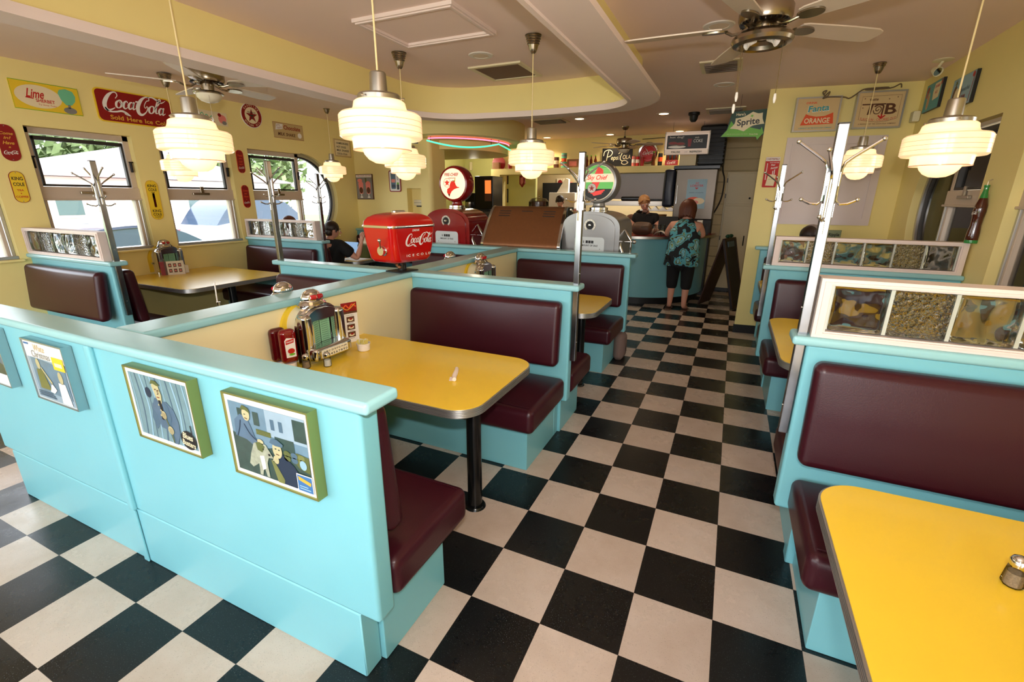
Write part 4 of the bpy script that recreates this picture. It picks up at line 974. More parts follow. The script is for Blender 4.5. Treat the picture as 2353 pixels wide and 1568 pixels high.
# ------------------------------------------------------------------ petrol pumps
def clocktext(bd, s, cx, cz, fit, ink, lay=3): bd.text(s, cx, cz, fit, ink, lay, True)
def texaco(bd, cx, cz, r, lay=2):
    bd.ell(cx, cz, r, r, 'white', lay, 'emblem'); bd.ringe(cx, cz, r * .94, r, 'black', lay + 1, 'emblem'); bd.poly(star(cx, cz - r * .05, r * .72), 'red', lay + 1, 'emblem')
    bd.rect(cx - r * .2, cx + r * .2, cz + r * .02, cz + r * .12, 'dgreen', lay + 2, 'emblem'); bd.rect(cx - r * .05, cx + r * .05, cz - r * .26, cz + r * .12, 'dgreen', lay + 2, 'emblem')
    bd.text('TEXACO', cx, cz + r * .42, (r * .9, r * .16), 'red', lay + 3)
def pump(kind, label, x, y, rz, body, rimm):
    t = thing('petrol_pump', label, 'petrol pump', (x, y, 0), rz)
    hw, hd = .315, .235
    def loftp(sc, z): return z
    # body: vertical shell with arched top, extruded through the depth
    top = 1.455
    prof = [(hw - .0, .08)] + [(hw, 1.24)] + [((hw) * math.cos(PI * k / 28) if True else 0, 1.24 + (top - 1.24) * (math.sin(PI * k / 28)) ** .62) for k in range(1, 28)] + [(-hw, 1.24), (-hw, .08)]
    o = B().prism(prof, -hd, hd, axis='y').build('body', body, t, smooth=35); bv = o.modifiers.new('b', 'BEVEL'); bv.width = .055; bv.segments = 6; bv.limit_method = 'ANGLE'; bv.angle_limit = .9; o.modifiers.move(1, 0)
    inner = [(p[0] * .85, 1.22 + (p[1] - 1.22) * .86 if p[1] > 1.22 else p[1]) for p in prof]
    inner = [(a, max(b_, .2)) for a, b_ in inner]
    o = B().prism(inner, -hd - .014, -hd + .01, axis='y').build('front_panel', body, t, smooth=35); bv = o.modifiers.new('b', 'BEVEL'); bv.width = .012; bv.segments = 4; bv.limit_method = 'ANGLE'; bv.angle_limit = .9; o.modifiers.move(1, 0)
    win = rrect(-.165, .165, .94, 1.195, .035)
    B().prism(rrect(-.185, .185, .92, 1.215, .045), -hd - .018, -hd - .008, holes=[win[::-1]], axis='y').build('window_rim', body, t, smooth=30)
    B().prism(win, -hd - .0155, -hd - .010, axis='y').build('price_window', mat('pump_dial_face', (214, 220, 222), .2, coat=.5) if 'pump_dial_face' not in MATS else MATS['pump_dial_face'], t, smooth=30)
    bd = Board(t, hd + .0165)
    bd.text('$', -.062, 1.145, (.014, .026), 'black', 1); 
    for k in range(3): bd.rect(-.038 + k * .03, -.012 + k * .03, 1.131, 1.159, 'black', 1, 'digit_wheels')
    bd.text('AMOUNT OF SALE', .0, 1.108, (.19, .018), 'black', 1); bd.text('GALLONS', 0, 1.045, (.10, .014), 'black', 1)
    for k in range(3): bd.rect(-.035 + k * .026, -.014 + k * .026, 1.003, 1.030, 'black', 1, 'digit_wheels')
    for sx in (-.12, .12): bd.ell(sx, 1.075, .005, .005, 'grey', 1, 'rivets')
    bd.done()
    # horseshoe dial
    hs = arc(0, 1.315, .062, -55, 235, 26) + arc(0, 1.315, .044, 235, -55, 26)
    B().prism(hs, -hd - .022, -hd - .012, axis='y').build('horseshoe_dial', mat('dial_ivory', (220, 214, 200), .3, metal=.3) if 'dial_ivory' not in MATS else MATS['dial_ivory'], t)
    tk = Board(t, hd + .0225)
    for k in range(9): a = math.radians(-45 + 270 * k / 8); tk.ell(.053 * math.cos(a), 1.315 + .053 * math.sin(a), .003, .003, 'black', 1, 'dial_marks')
    tk.done()
    M_ = Matrix.Translation((0, -hd - .010, 1.315)) @ Matrix.Rotation(PI / 2, 4, 'X')
    B().cyl(.042, 0, .008, 28, M_=M_).build('dial_well', BLKMAT, t); B().lathe([(0, .03), (.012, .028), (.02, .018), (.022, .006)], 20, M_=M_).build('dial_boss', CHROME, t)
    # neck and globe
    B().lathe([(.105, top - .03), (.105, top + .005), (.098, top + .012), (.098, top + .035), (0, top + .035)], 32).build('chrome_collar', CHROME, t)
    gz = top + .285
    B().lathe([(.088, top + .033), (.066, top + .048), (.06, top + .075), (.07, top + .10)], 28).build('neck', rimm, t)
    G = Matrix.Translation((0, 0, gz)) @ Matrix.Rotation(PI / 2, 4, 'X'); gr = .208
    B().lathe([(gr - .035, -.085), (gr - .010, -.082), (gr, -.060), (gr + .004, 0), (gr, .060), (gr - .010, .082), (gr - .030, .086)], 56, M_=G).build('globe_band', rimm, t)
    face = 'fc' if kind == 'red' else 'sk'
    gm_ = glow('globe_lens_' + face, (255, 222, 190) if kind == 'red' else (244, 226, 196), .85 if kind == 'red' else .35)
    for sg in (1, -1): B().lathe([(gr - .032, .084), (gr - .08, .094), (gr - .14, .098), (0, .100)], 48, M_=G @ Matrix.Diagonal((1, 1, sg, 1))).build('lens', gm_, t, smooth=60)
    bd = Board(t, .1005); z = gz
    def inkg(n_, c, e): 
        if 'ink_lit_' + n_ not in MATS: m = mat('ink_lit_' + n_, c, .3, emit=c, estr=e, var=0)
        I['lit_' + n_] = MATS['ink_lit_' + n_]
    inkg('red', (222, 44, 30), .5); inkg('dred', (150, 24, 20), .4); inkg('green', (96, 190, 84), .35); inkg('cream', (250, 232, 200), .4); inkg('mint', (190, 222, 160), .35); inkg('yellow', (214, 150, 60), .4)
    R2 = gr - .036
    def chord(z0, z1, r=R2, n=14):
        a0, a1 = math.asin(max(-1, z0 / r)), math.asin(min(1, z1 / r)); P = [(r * math.cos(a0 + (a1 - a0) * k / n), z + r * math.sin(a0 + (a1 - a0) * k / n)) for k in range(n + 1)]
        return P + [(-p[0], p[1]) for p in P[::-1]]
    if kind == 'red':
        bd.text('FIRE-CHIEF', -.005, z + .105, (.20, .036), 'lit_dred', 2, True, .15); bd.text('GASOLINE', .0, z + .065, (.10, .013), 'black', 2)
        bd.ringe(-.07, z + .012, .048, .052, 'lit_red', 1, 'emblem'); bd.poly(star(-.07, z + .01, .044), 'lit_red', 2, 'emblem'); bd.text('TEXACO', -.07, z + .028, (.05, .009), 'lit_dred', 3)
        bd.poly([(-.055, z - .13), (-.075, z - .095), (-.07, z - .06), (-.035, z - .04), (-.03, z - .005), (-.012, z + .022), (.015, z + .030), (.04, z + .02), (.058, z - .02), (.075, z - .035), (.098, z - .038), (.104, z - .046), (.07, z - .05), (.03, z - .062), (-.005, z - .085), (-.03, z - .12), (-.04, z - .15)], 'lit_red', 1, 'helmet')
        bd.poly([(.012, z + .03), (.035, z + .04), (.055, z + .075), (.045, z + .02)], 'lit_yellow', 2, 'helmet'); bd.poly([(-.06, z - .12), (-.035, z - .115), (-.04, z - .155)], 'black', 2, 'helmet'); bd.stroke([(-.01, z + .024), (.015, z + .036), (.04, z + .024)], .006, 'black', 3, 'helmet')
    else:
        bd.poly(chord(-R2 + .001, -.062), 'black', 1, 'field'); bd.poly(chord(-.062, .005), 'lit_green', 1, 'field'); bd.poly(chord(.005, .085), 'lit_cream', 1, 'field'); bd.poly(chord(.085, R2 - .001), 'lit_green', 1, 'field')
        for k in range(4): bd.poly(chord(.088 + k * .014, .092 + k * .014), 'lit_mint', 2, 'stripes')
        bd.poly([(-.03, z + .085), (.0, z + .155), (.018, z + .15), (.03, z + .142), (.045, z + .135), (.06, z + .12), (.06, z + .085)], 'lit_red', 3, 'wing'); bd.poly([(-.055, z + .005), (.03, z + .005), (.0, z - .062), (-.075, z - .062)], 'lit_red', 2, 'wing')
        for k in range(3): bd.stroke([(.0 + k * .015, z + .10), (.012 + k * .015, z + .148 - k * .008)], .002, 'black', 4, 'wing_lines')
        for k, (a, b_) in enumerate(((-.095, .085), (-.11, .07), (-.125, .055))): bd.stroke([(-.09 + k * .025, z - .09 - k * .012), (-.03, z + a), (b_, z - .075 - k * .016)], .014, 'lit_red', 2, 'wing', smooth=False)
        bd.text('Sky Chief', .0, z + .044, (.22, .060), 'lit_red', 3, True, .28); texaco(bd, -.055, z - .055, .048, 4)
    bd.done()
    # nozzles at the sides
    for sx in ((1,) if kind != 'red' else (-1, 1)):
        n_ = B(); DZ = Matrix.Translation((0, 0, .11)); n_.tube([(sx * hw, -.05, 1.16), (sx * (hw + .05), -.06, 1.09), (sx * (hw + .075), -.06, 1.05)], [.012, .018, .014], 10, M_=DZ); n_.tube([(sx * (hw + .01), -.06, 1.04), (sx * (hw + .10), -.06, 1.04)], .013, 10, M_=DZ); n_.ball((sx * (hw + .11), -.06, 1.04), .022, 12, M_=DZ); n_.tube([(sx * (hw + .075), -.06, 1.05), (sx * (hw + .075), -.06, .90)], .012, 10, M_=DZ); n_.tube([(sx * hw, -.06, .905), (sx * (hw + .08), -.06, .905)], .010, 8, M_=DZ); n_.ball((sx * (hw + .075), -.06, .905), .02, 10, M_=DZ)
        n_.tube([(sx * (hw - .02), -.16, 1.08), (sx * (hw + .0), -.17, .99), (sx * (hw + .03), -.16, .90)], [.01, .013, .024], 10, M_=DZ)
        n_.build('nozzle', CHROME, t)
    if kind != 'red':
        B().tube(spline([(hw + .075, -.06, 1.01), (hw + .072, -.10, .60), (hw + .05, -.18, .40), (hw + .03, -.24, .36), (hw + .03, -.24, .45), (hw + .055, -.20, .80)], 8), .017, 10).build('hose', mat('pump_hose_red', (132, 40, 28), .4), t)
    B().box(-hw + .01, hw - .01, -hd + .0, hd - .0, 0, .085, .01, 2).build('base', BLKMAT, t)
    return t
pump('silver', 'silver petrol pump with a green and black illuminated Sky Chief globe', -1.455, 3.46, math.radians(-4), SILV, SILV)
pump('red', 'dark red petrol pump with a glowing Fire-Chief globe', -3.24, 3.48, math.radians(-2), DKRED, DKRED)
# bronze hood between the pumps
t = thing('bronze_hood_cabinet', 'tall cabinet with a curved bronze metal back and vent slots between the two petrol pumps', 'cabinet', (-2.24, 3.28, 0))
prof = spline([(-.14, 1.02), (-.155, 1.08), (-.12, 1.16), (-.02, 1.33), (.10, 1.475), (.20, 1.49)], 6)
def skin(prof, x0a, x1a, x0b, x1b, th=.012):
    b = B(); n = len(prof); vs = []; fs = []
    for k, (yy, zz) in enumerate(prof):
        tt = (zz - 1.02) / .47; vs += [(x0a + (x0b - x0a) * tt, yy, zz), (x1a + (x1b - x1a) * tt, yy, zz), (x0a + (x0b - x0a) * tt, yy + th, zz), (x1a + (x1b - x1a) * tt, yy + th, zz)]
    for k in range(n - 1):
        a = 4 * k; c = 4 * k + 4; fs += [(a, a + 1, c + 1, c), (a + 2, c + 2, c + 3, a + 3), (a, c, c + 2, a + 2), (a + 1, a + 3, c + 3, c + 1)]
    fs += [(0, 2, 3, 1), (4 * n - 4, 4 * n - 3, 4 * n - 1, 4 * n - 2)]; b.mesh(vs, fs); return b
skin(prof, -.47, .46, -.44, .43).build('curved_back', BRZ, t, smooth=40)
pr2 = [(a, b_ - .0) for a, b_ in prof]
for (xa, xb) in ((-.485, -.455), (.445, .475)):
    skin([(a - .006, b_ + .004) for a, b_ in prof], xa, xa + .03, xb - .0 if xb < 0 else xb - .045, (xb + .03) if xb < 0 else xb - .015, .024).build('chrome_edge', CHROME, t, smooth=40)
sl = B()
for (cx_, rows) in ((-.27, (1.44, 1.415, 1.39)), (.0, (1.44,)), (.27, (1.44, 1.415, 1.39))):
    for zz in rows:
        yy = .065 + (zz - 1.43) * .82; sl.box(cx_ - .07, cx_ + .07, yy - .014, yy, zz - .004, zz + .004, .002, 1)
sl.build('vent_slot', DKMET, t, smooth=0)
B().box(-.42, .42, -.12, .42, 0, 1.02, .01, 2).build('cabinet_body', mat('cabinet_dark_green', (52, 62, 54), .4), t); B().box(-.44, .43, .21, .42, 1.02, 1.485, .01, 2).build('cabinet_head', MATS['cabinet_dark_green'], t)
# ------------------------------------------------------------------ signs on the left wall (local x = towards the back)
WL = XL + .001
def hw(w_, h_): return rect(-w_ / 2, w_ / 2, -h_ / 2, h_ / 2)
def at_left(name, label, cat, y, z, out, ink, th=.008, **k): return sign(name, label, cat, (WL, y, z), PI / 2, out, ink, th, **k)
t, b = at_left('lime_sherbet_sign', 'yellow sign with a green sherbet scoop, leftmost above the windows', 'sign', .857, 2.435, hw(.49, .235), 'yellow')
b.put(stroke_geo([(-.243, -.116), (.243, -.116), (.243, .116), (-.243, .116)], w=.005, closed=True, smooth=False), 'green', 1, 'border')
b.ell(-.06, .0, .165, .095, 'cream', 1); b.text('Lime', -.085, .022, (.13, .075), 'red', 2, True, .45); b.stroke([(-.155, -.016), (-.10, -.02)], .008, 'red', 2, 'lettering', smooth=False)
b.text('SHERBET', -.02, -.032, (.135, .028), 'red', 2); b.text('Try Some Today', -.01, -.066, (.13, .017), 'red', 2, False, .3)
b.poly([(.085, .055), (.10, .085), (.15, .10), (.20, .085), (.215, .045), (.205, -.0), (.175, -.035), (.13, -.04), (.10, .0)], 'mint', 2, 'scoop'); b.ell(.14, .045, .035, .03, 'green', 3, 'scoop') if 0 else None
b.rect(.142, .162, -.065, -.035, 'grey', 2, 'dish'); b.ell(.152, -.085, .05, .028, 'grey', 2, 'dish'); b.done()
t, b = at_left('cola_sign', 'large dark red enamel sign with white flowing script and a yellow border', 'sign', 1.585, 2.45, rrect(-.36, .36, -.155, .155, .05), 'yellow', .010)
b.poly(rrect(-.348, .348, -.143, .143, .042), 'dred', 1, 'field'); b.script(.0, .035, .60, 'white', 2, 1.05); b.text('Sold Here Ice Cold', .02, -.105, (.55, .042), 'gold', 2); b.done()
t, b = at_left('ice_cream_sign', 'small pale ice cream sign with green script, half hidden by the left lamp', 'sign', 2.41, 2.485, hw(.37, .15), 'cream')
b.text('Drumstick', -.07, .01, (.20, .05), 'mint', 2, True, .4); b.ell(.12, .0, .05, .05, 'pink', 1); b.ell(.09, .045, .022, .02, 'dred', 2); b.ell(.14, -.04, .03, .022, 'grey', 2); b.done() if 0 else None
b.ink.pop(('lettering', 'mint', 0), None); b.stroke([(-.15, .02), (-.12, .045), (-.10, .01), (-.07, .03), (-.04, .0), (-.01, .025)], .010, 'mint', 2, 'lettering'); b.stroke([(-.13, -.03), (.02, -.04)], .008, 'dred', 2, 'lettering'); b.done()
t, b = at_left('gasoline_star_sign', 'round dark red and white enamel sign with a star', 'sign', 2.945, 2.588, arc(0, 0, .150, 0, 360, 48)[:-1], 'white')
b.ell(0, 0, .142, .142, 'dred', 1, 'ring', 48); b.ell(0, 0, .098, .098, 'cream', 2, 'disc', 48); b.poly(star(0, -.005, .086), 'dred', 3, 'star'); b.stroke([(-.03, .0), (.03, .0)], .012, 'dgreen', 4, 'letter_mark', smooth=False); b.stroke([(0, .0), (0, -.045)], .012, 'dgreen', 4, 'letter_mark', smooth=False); b.text('TEXACO', 0, .035, (.12, .018), 'black', 4)
def ringtext(bd, s_, R_, a0, a1, h_, ink, lay, inside=False):
    n = len(s_)
    for i, ch in enumerate(s_):
        if ch == ' ': continue
        a = a0 + (a1 - a0) * (i + .5) / n; g = text_geo(ch, True, 0, None, h_ / .72); bd.put(xf(g, R_ * math.cos(math.radians(a)), R_ * math.sin(math.radians(a)), rot=a - 90 + (180 if inside else 0)), ink, lay, 'lettering')
ringtext(b, 'GASOLINE', .120, 150, 30, .022, 'cream', 3); ringtext(b, 'MOTOR OIL', .120, 210, 330, .022, 'cream', 3, True); b.done()
t, b = at_left('milk_shake_sign', 'orange-cream sign reading Chocolate milk shake above the round window', 'sign', 3.50, 2.462, hw(.50, .20), 'tan')
b.put(stroke_geo([(-.248, -.098), (.248, -.098), (.248, .098), (-.248, .098)], w=.004, closed=True, smooth=False), 'dred', 1, 'border'); b.poly([(-.22, .0), (-.20, .08), (-.09, .085), (-.10, .02)], 'white', 1, 'patch')
b.text("IT'S", -.17, .062, (.055, .022), 'dred', 2, False, .2, 12); b.text('TASTY!', -.15, .03, (.08, .022), 'dred', 2, False, .2, 12); b.text('Chocolate', .06, .045, (.28, .055), 'dred', 2); b.text('MILK SHAKE', -.04, -.045, (.29, .042), 'brown', 2, True, .15); b.ell(.18, -.04, .035, .035, 'white', 1, 'patch'); b.done()
def pill(name, label, y, z, w_, h_, fld, rim, lines, cat='sign'):
    t, b = at_left(name, label, cat, y, z, rrect(-w_ / 2, w_ / 2, -h_ / 2, h_ / 2, w_ * .47, 8), rim, .006); b.poly(rrect(-w_ / 2 + .004, w_ / 2 - .004, -h_ / 2 + .004, h_ / 2 - .004, w_ * .47 - .004, 8), fld, 1, 'field')
    for s_, zz, wf, hf, ink, sh in lines:
        if s_ == 'CC': b.script(0, zz * h_, wf * w_, ink, 2, 1.1)
        else: b.text(s_, 0, zz * h_, (wf * w_, hf * h_), ink, 2, True, sh)
    for s_ in (-1, 1): b.ell(0, s_ * (h_ / 2 - .012), .004, .004, 'grey', 2, 'nail')
    return t, b
t, b = pill('cola_door_push', 'red pill-shaped drinks sign, upper one at the left picture edge', .50, 2.02, .125, .30, 'dred', 'dred', [('Come', .26, .72, .08, 'gold', .3), ('in!', .14, .4, .08, 'gold', .3), ('Have', .0, .62, .09, 'gold', .3), ('a', -.12, .12, .04, 'gold', .3), ('CC', -.27, .78, 0, 'white', 0)]); b.done()
t, b = pill('tea_coffee_door_push', 'small yellow King Cole pill sign with a red edge, left of the first large window', .487, 1.65, .105, .27, 'yellow', 'dred', [('KING', .27, .72, .11, 'black', 0), ('COLE', .09, .72, .11, 'black', 0), ('TEA', -.10, .45, .06, 'red', 0), ('&', -.20, .1, .04, 'red', 0), ('COFFEE', -.31, .8, .07, 'red', 0)]); b.done()
t, b = pill('tea_thermometer', 'tall yellow King Cole thermometer sign between the two large windows', 1.575, 1.535, .125, .42, 'yellow', 'gold', [('KING', .36, .68, .07, 'black', 0), ('COLE', .265, .68, .07, 'black', 0), ('TEA', .195, .3, .035, 'black', 0), ('KING', -.27, .68, .07, 'black', 0), ('COLE', -.36, .68, .07, 'black', 0), ('COFFEE', -.43, .5, .03, 'black', 0)])
b.poly(rrect(-.012, .012, -.075, .075, .011), 'white', 1, 'glass_tube'); b.rect(-.002, .002, -.07, .02, 'dred', 3, 'mercury'); b.done()
t, b = pill('cola_door_push', 'red pill-shaped drinks sign, upper one beside the window next to the round window', 2.688, 2.01, .10, .28, 'dred', 'orange', [('Thank', .26, .72, .08, 'orange', .3), ('you', .12, .45, .07, 'orange', .3), ('Call', .0, .5, .07, 'orange', .3), ('again', -.12, .55, .06, 'orange', .3), ('CC', -.27, .78, 0, 'white', 0)]); b.done()
t, b = pill('cola_door_push', 'red pill-shaped drinks sign, lower one beside the window next to the round window', 2.688, 1.58, .10, .285, 'dred', 'orange', [('Come', .26, .7, .08, 'orange', .3), ('in!', .13, .4, .08, 'orange', .3), ('Have', -.0, .62, .08, 'orange', .3), ('a', -.12, .12, .04, 'orange', .3), ('CC', -.27, .78, 0, 'white', 0)]); b.done()
t, b = at_left('drinks_menu_board', 'small cream drinks board with a dark frame above the round window, near the corner', 'sign', 4.50, 2.33, hw(.36, .26), 'tan', .02)
b.rect(-.16, .16, -.11, .11, 'cream', 1); b.text('HAMBURGERS', 0, .07, (.26, .03), 'black', 2); b.text('HOT DOGS', -.03, .015, (.2, .03), 'black', 2); b.text('MILK SHAKES', 0, -.035, (.26, .03), 'black', 2); b.text('COCA-COLA', -.02, -.085, (.22, .03), 'black', 2); b.done()
# back-left wall
def at_back(name, label, cat, x, y, z, out, ink, th=.008, rz=0, **k): return sign(name, label, cat, (x, y, z), rz, out, ink, th, **k)
t, b = at_back('float_poster', 'framed picture of two ice cream floats on the back-left wall', 'picture', -5.80, 4.749, 1.745, hw(.35, .40), 'brown', .02)
b.rect(-.165, .165, -.19, .19, 'grey', 1, 'picture'); b.rect(-.165, .165, .15, .19, 'white', 2, 'picture'); b.text('Today a FLOAT with COKE', 0, .172, (.30, .020), 'red', 3)
for sx in (-.075, .08): b.poly([(sx - .05, .03), (sx + .05, .03), (sx + .035, -.11), (sx - .035, -.11)], 'pink', 2, 'glass'); b.ell(sx, .045, .052, .045, 'pink', 3, 'scoop'); b.rect(sx - .008, sx + .008, -.16, -.11, 'white', 2, 'glass'); b.ell(sx, -.165, .03, .012, 'white', 2, 'glass'); b.ell(sx, -.055, .038, .05, 'brown', 3, 'glass')
b.stroke([(.04, .06), (.035, .14)], .03, 'olive', 2, 'straw'); b.ell(-.09, .10, .05, .03, 'pink', 2, 'scoop'); b.done()
t, b = at_back('cola_tin_sign', 'rounded tin sign with a red edge and soda bottle beside the wall niche', 'sign', -5.17, 4.749, 1.83, rrect(-.115, .115, -.165, .165, .03), 'dred', .012)
b.poly(rrect(-.10, .10, -.15, .15, .022), 'white', 1, 'field'); b.poly(rrect(-.075, .02, -.12, .13, .02), 'slate', 2, 'artwork'); b.poly(rrect(-.065, .01, -.02, .03, .01), 'pink', 3, 'artwork'); b.poly(rrect(-.065, .01, -.10, -.05, .02), 'navy', 3, 'artwork'); b.poly(rrect(.035, .085, -.13, -.05, .01), 'black', 2, 'artwork'); b.rect(.04, .08, -.05, -.02, 'green', 2, 'artwork'); b.text('SODA', .06, .06, (.09, .02), 'slate', 2, True, 0, 90); b.done()
t, b = at_back('blue_poster', 'dark blue poster near the ceiling, partly behind the nearest lamp', 'poster', -4.87, 4.749, 2.54, [(-.17, .175), (.185, .165), (.185, -.165), (.06, -.16), (-.17, -.14)], 'dblue', .015)
b.text('GALAXY', .04, .02, (.16, .05), 'pink', 2, False, .3); b.done() if 0 else b.ink.clear(); b.stroke([(-.02, .0), (.01, .05), (.02, .0), (.05, .05), (.06, .0), (.09, .05), (.11, .0)], .007, 'pink', 1, 'neon_script'); b.done()
t = thing('thermostat', 'cream thermostat box in the wall niche', 'thermostat', (-4.82, 4.879, 1.50)); B().box(-.075, .075, -.035, 0, -.045, .045, .006, 2).build('housing', CREAM, t); B().box(-.07, .07, -.0375, -.034, -.004, .0).build('seam', DKMET, t, smooth=0); B().box(-.03, .06, -.03, 0, -.065, -.048).build('lower_lip', BLKMAT, t, smooth=0)
# ------------------------------------------------------------------ signs on the alcove wall
AR = math.atan(.13)
def at_alc(name, label, cat, x, z, out, ink, th=.012, **k): return sign(name, label, cat, (x - .0003, angled(x) - .001, z), AR, out, ink, th, **k)
def lightbox_frame(t, w_, h_, d=.055):
    B().prism(hw(w_, h_), -d, 0, holes=[hw(w_ - .03, h_ - .03)], axis='y').build('frame', ALU, t, smooth=0)
FAC = mat('sign_face_cream', (214, 186, 140), .25)
I['face'] = FAC
t, b = at_alc('orange_soda_light_box', 'square cream light box reading Drink Fanta Orange on the alcove wall', 'light box', .52, 2.443, hw(.39, .31), 'face', .048); lightbox_frame(t, .415, .335)
b.text('DRINK', -.06, .11, (.10, .020), 'orange', 2); b.text('Fanta', .01, .055, (.20, .068), 'white', 1, True, .1, 4); b.text('Fanta', .01, .057, (.192, .060), 'teal', 2, True, .1, 4)
b.poly([(-.14, -.105), (.165, -.095), (.15, .012), (.08, -.018), (.0, -.024), (-.07, -.008), (-.10, .005)], 'orange', 1, 'banner'); b.text('ORANGE', .012, -.062, (.235, .052), 'cream', 2); b.text('A PRODUCT OF THE COCA-COLA COMPANY', .005, -.132, (.31, .011), 'teal', 2); b.done()
t, b = at_alc('diet_soda_light_box', 'square cream light box reading taste TaB with a red arrow', 'light box', 1.068, 2.463, hw(.40, .325), 'face', .048); lightbox_frame(t, .425, .35)
b.put(stroke_geo([(-.165, -.09), (-.08, -.105), (0, -.115), (.08, -.11), (.17, -.085), (.172, .13), (-.165, .125)], w=.003, closed=True, smooth=False), 'brown', 1, 'border')
b.text('taste', -.06, .095, (.075, .022), 'brown', 2); b.rect(-.155, .05, .045, .057, 'brown', 2, 'lettering'); b.poly([(-.085, .05), (-.055, .05), (-.07, -.045), (-.10, -.045)], 'brown', 2, 'lettering')
b.stroke([(.0, .005), (-.015, -.012), (-.03, .0), (-.02, .022), (.005, .025), (.018, .0), (.0, -.035), (-.035, -.035), (-.05, -.005)], .008, 'brown', 3, 'lettering'); b.stroke([(-.045, .028), (-.01, .045), (.03, .035), (.032, .0), (.03, -.045)], .014, 'brown', 3, 'lettering'); b.text('B', .10, .005, (.095, .10), 'brown', 2)
b.rect(.024, .038, -.07, -.03, 'red', 2, 'arrow'); b.poly([(-.005, -.058), (.03, -.09), (.068, -.058), (.056, -.052), (.03, -.072), (.005, -.05)], 'red', 3, 'arrow')
b.text('FLAVOR IN - CALORIES OUT', .005, -.088, (.31, .024), 'red', 2, False, 0, 0, arcf=lambda v: (v[0], v[1] + .55 * v[0] ** 2 - .006)); b.text('A PRODUCT OF THE COCA-COLA COMPANY', .005, -.132, (.33, .011), 'brown', 2)
for sx, sz in ((-.14, .105), (.14, .11), (.07, .095), (-.145, .02), (.15, -.02)): b.poly(star(sx, sz, .009, .003, 6), 'brown', 2, 'stars')
b.done()
t = thing('sign_cable', 'bundled brown electric cable sagging between the two light boxes', 'cable', (.79, angled(.79) - .03, 2.60), AR)
B().tube(spline([(-.24, -.03, .02), (-.22, -.04, .06), (-.25, -.03, .045), (-.21, -.04, .0), (-.19, -.035, .05), (-.24, -.03, -.01), (-.19, -.03, .0), (-.05, -.02, -.005), (.0, -.02, -.02), (.06, -.02, .02), (.11, -.03, .055), (.2, -.04, .06), (.32, -.04, .06), (.2, -.045, .045), (.12, -.04, .05), (.28, -.04, .05), (.36, -.03, .06), (.42, -.02, .09), (.44, 0, .06)], 6), .006, 8).build('cable', mat('brown_cable', (110, 92, 70), .5), t)
t = thing('wall_panel', 'large pink-white moulded panel on the alcove wall under the light boxes', 'wall panel', (.752, angled(.752) - .001, 1.771), AR)
B().prism(hw(.925, .91), -.018, 0, holes=[hw(.80, .785)], axis='y').build('moulding', PANELW, t, smooth=0); B().prism(hw(.80, .785), -.008, 0, axis='y').build('panel', PANELW, t, smooth=0)
B().prism(hw(.81, .795), -.024, -.016, holes=[hw(.775, .76)], axis='y').build('inner_bead', PANELW, t, smooth=0)
t, b = at_alc('cigarette_thermometer', 'red and white tin thermometer sign on the end of the alcove wall', 'sign', .188, 1.873, rrect(-.071, .071, -.16, .16, .012), 'red', .008)
b.rect(-.07, .071, .118, .158, 'white', 1, 'heading'); b.text('CHESTERFIELD', 0, .138, (.128, .022), 'dred', 2); b.text('MORE THAN EVER', .02, .10, (.09, .008), 'white', 2); b.text('They', .01, .075, (.045, .022), 'white', 2, True, .4, 8); b.text('Satisfy!', .025, .045, (.075, .024), 'white', 2, True, .4, 8)
b.rect(-.052, -.045, -.08, .095, 'white', 2, 'thermometer_tube'); b.poly([(-.04, -.14), (.045, -.145), (.055, -.03), (-.025, -.02)], 'cream', 2, 'packet'); b.rect(.012, .02, -.03, .015, 'white', 3, 'cigarettes'); b.rect(.028, .036, -.03, .03, 'white', 3, 'cigarettes'); b.text('cigarettes', .008, -.075, (.055, .010), 'brown', 3, False, .3); b.done()
t, b = at_alc('ripple_ice_cream_sign', 'grey-green sign reading Ripple just above the second glass block screen', 'sign', .79, 1.185, hw(.385, .15), 'olive', .008); I['sage'] = flat('sage', (140, 150, 120)); b.rect(-.19, .19, -.072, .072, 'sage', 1, 'field'); b.text('Ripple', .125, .022, (.105, .045), 'black', 2); b.text('Butterscotch'[:6], -.02, .022, (.10, .04), 'black', 2) if 0 else None; b.text('R', .0, .022, (.016, .04), 'black', 2); b.stroke([(.03, -.03), (.12, -.03)], .006, 'black', 2, 'lettering', smooth=False); b.done()
tag(B().box(1.355, 1.418, 4.62, 4.72, 2.33, 2.43, .012, 2).build('motion_sensor', CREAM, None), 'small cream sensor box in the corner right of the light boxes', 'sensor')
# hanging lemon-lime sign beside the wall end
t, b = sign('lemon_lime_sign', 'green and white arrow-shaped Sprite sign hanging at the end of the alcove wall', 'sign', (-.115, 4.72, 2.39), 0, [(-.155, .145), (.20, .158), (.20, -.12), (.155, -.11), (.115, -.165), (.10, -.13), (-.275, -.115), (-.215, -.04), (-.185, .12)], 'dgreen', .012)
b.poly([(-.268, -.112), (.10, -.127), (.115, -.158), (.17, -.09), (.145, -.025), (.135, -.055), (-.0, -.02), (-.10, -.05), (-.178, .05), (-.21, -.045)], 'green', 1, 'arrow')
b.poly(spline([(-.135, .075), (-.05, .088), (.035, .135)], 3) + spline([(.035, .135), (.09, .115), (.135, .12)], 3) + spline([(.135, .12), (.14, .06), (.165, .005)], 3) + spline([(.165, .005), (.05, -.01), (-.035, -.065)], 3) + spline([(-.035, -.065), (-.11, -.04), (-.185, -.03)], 3) + spline([(-.185, -.03), (-.14, .02), (-.135, .075)], 3), 'cream', 2, 'burst')
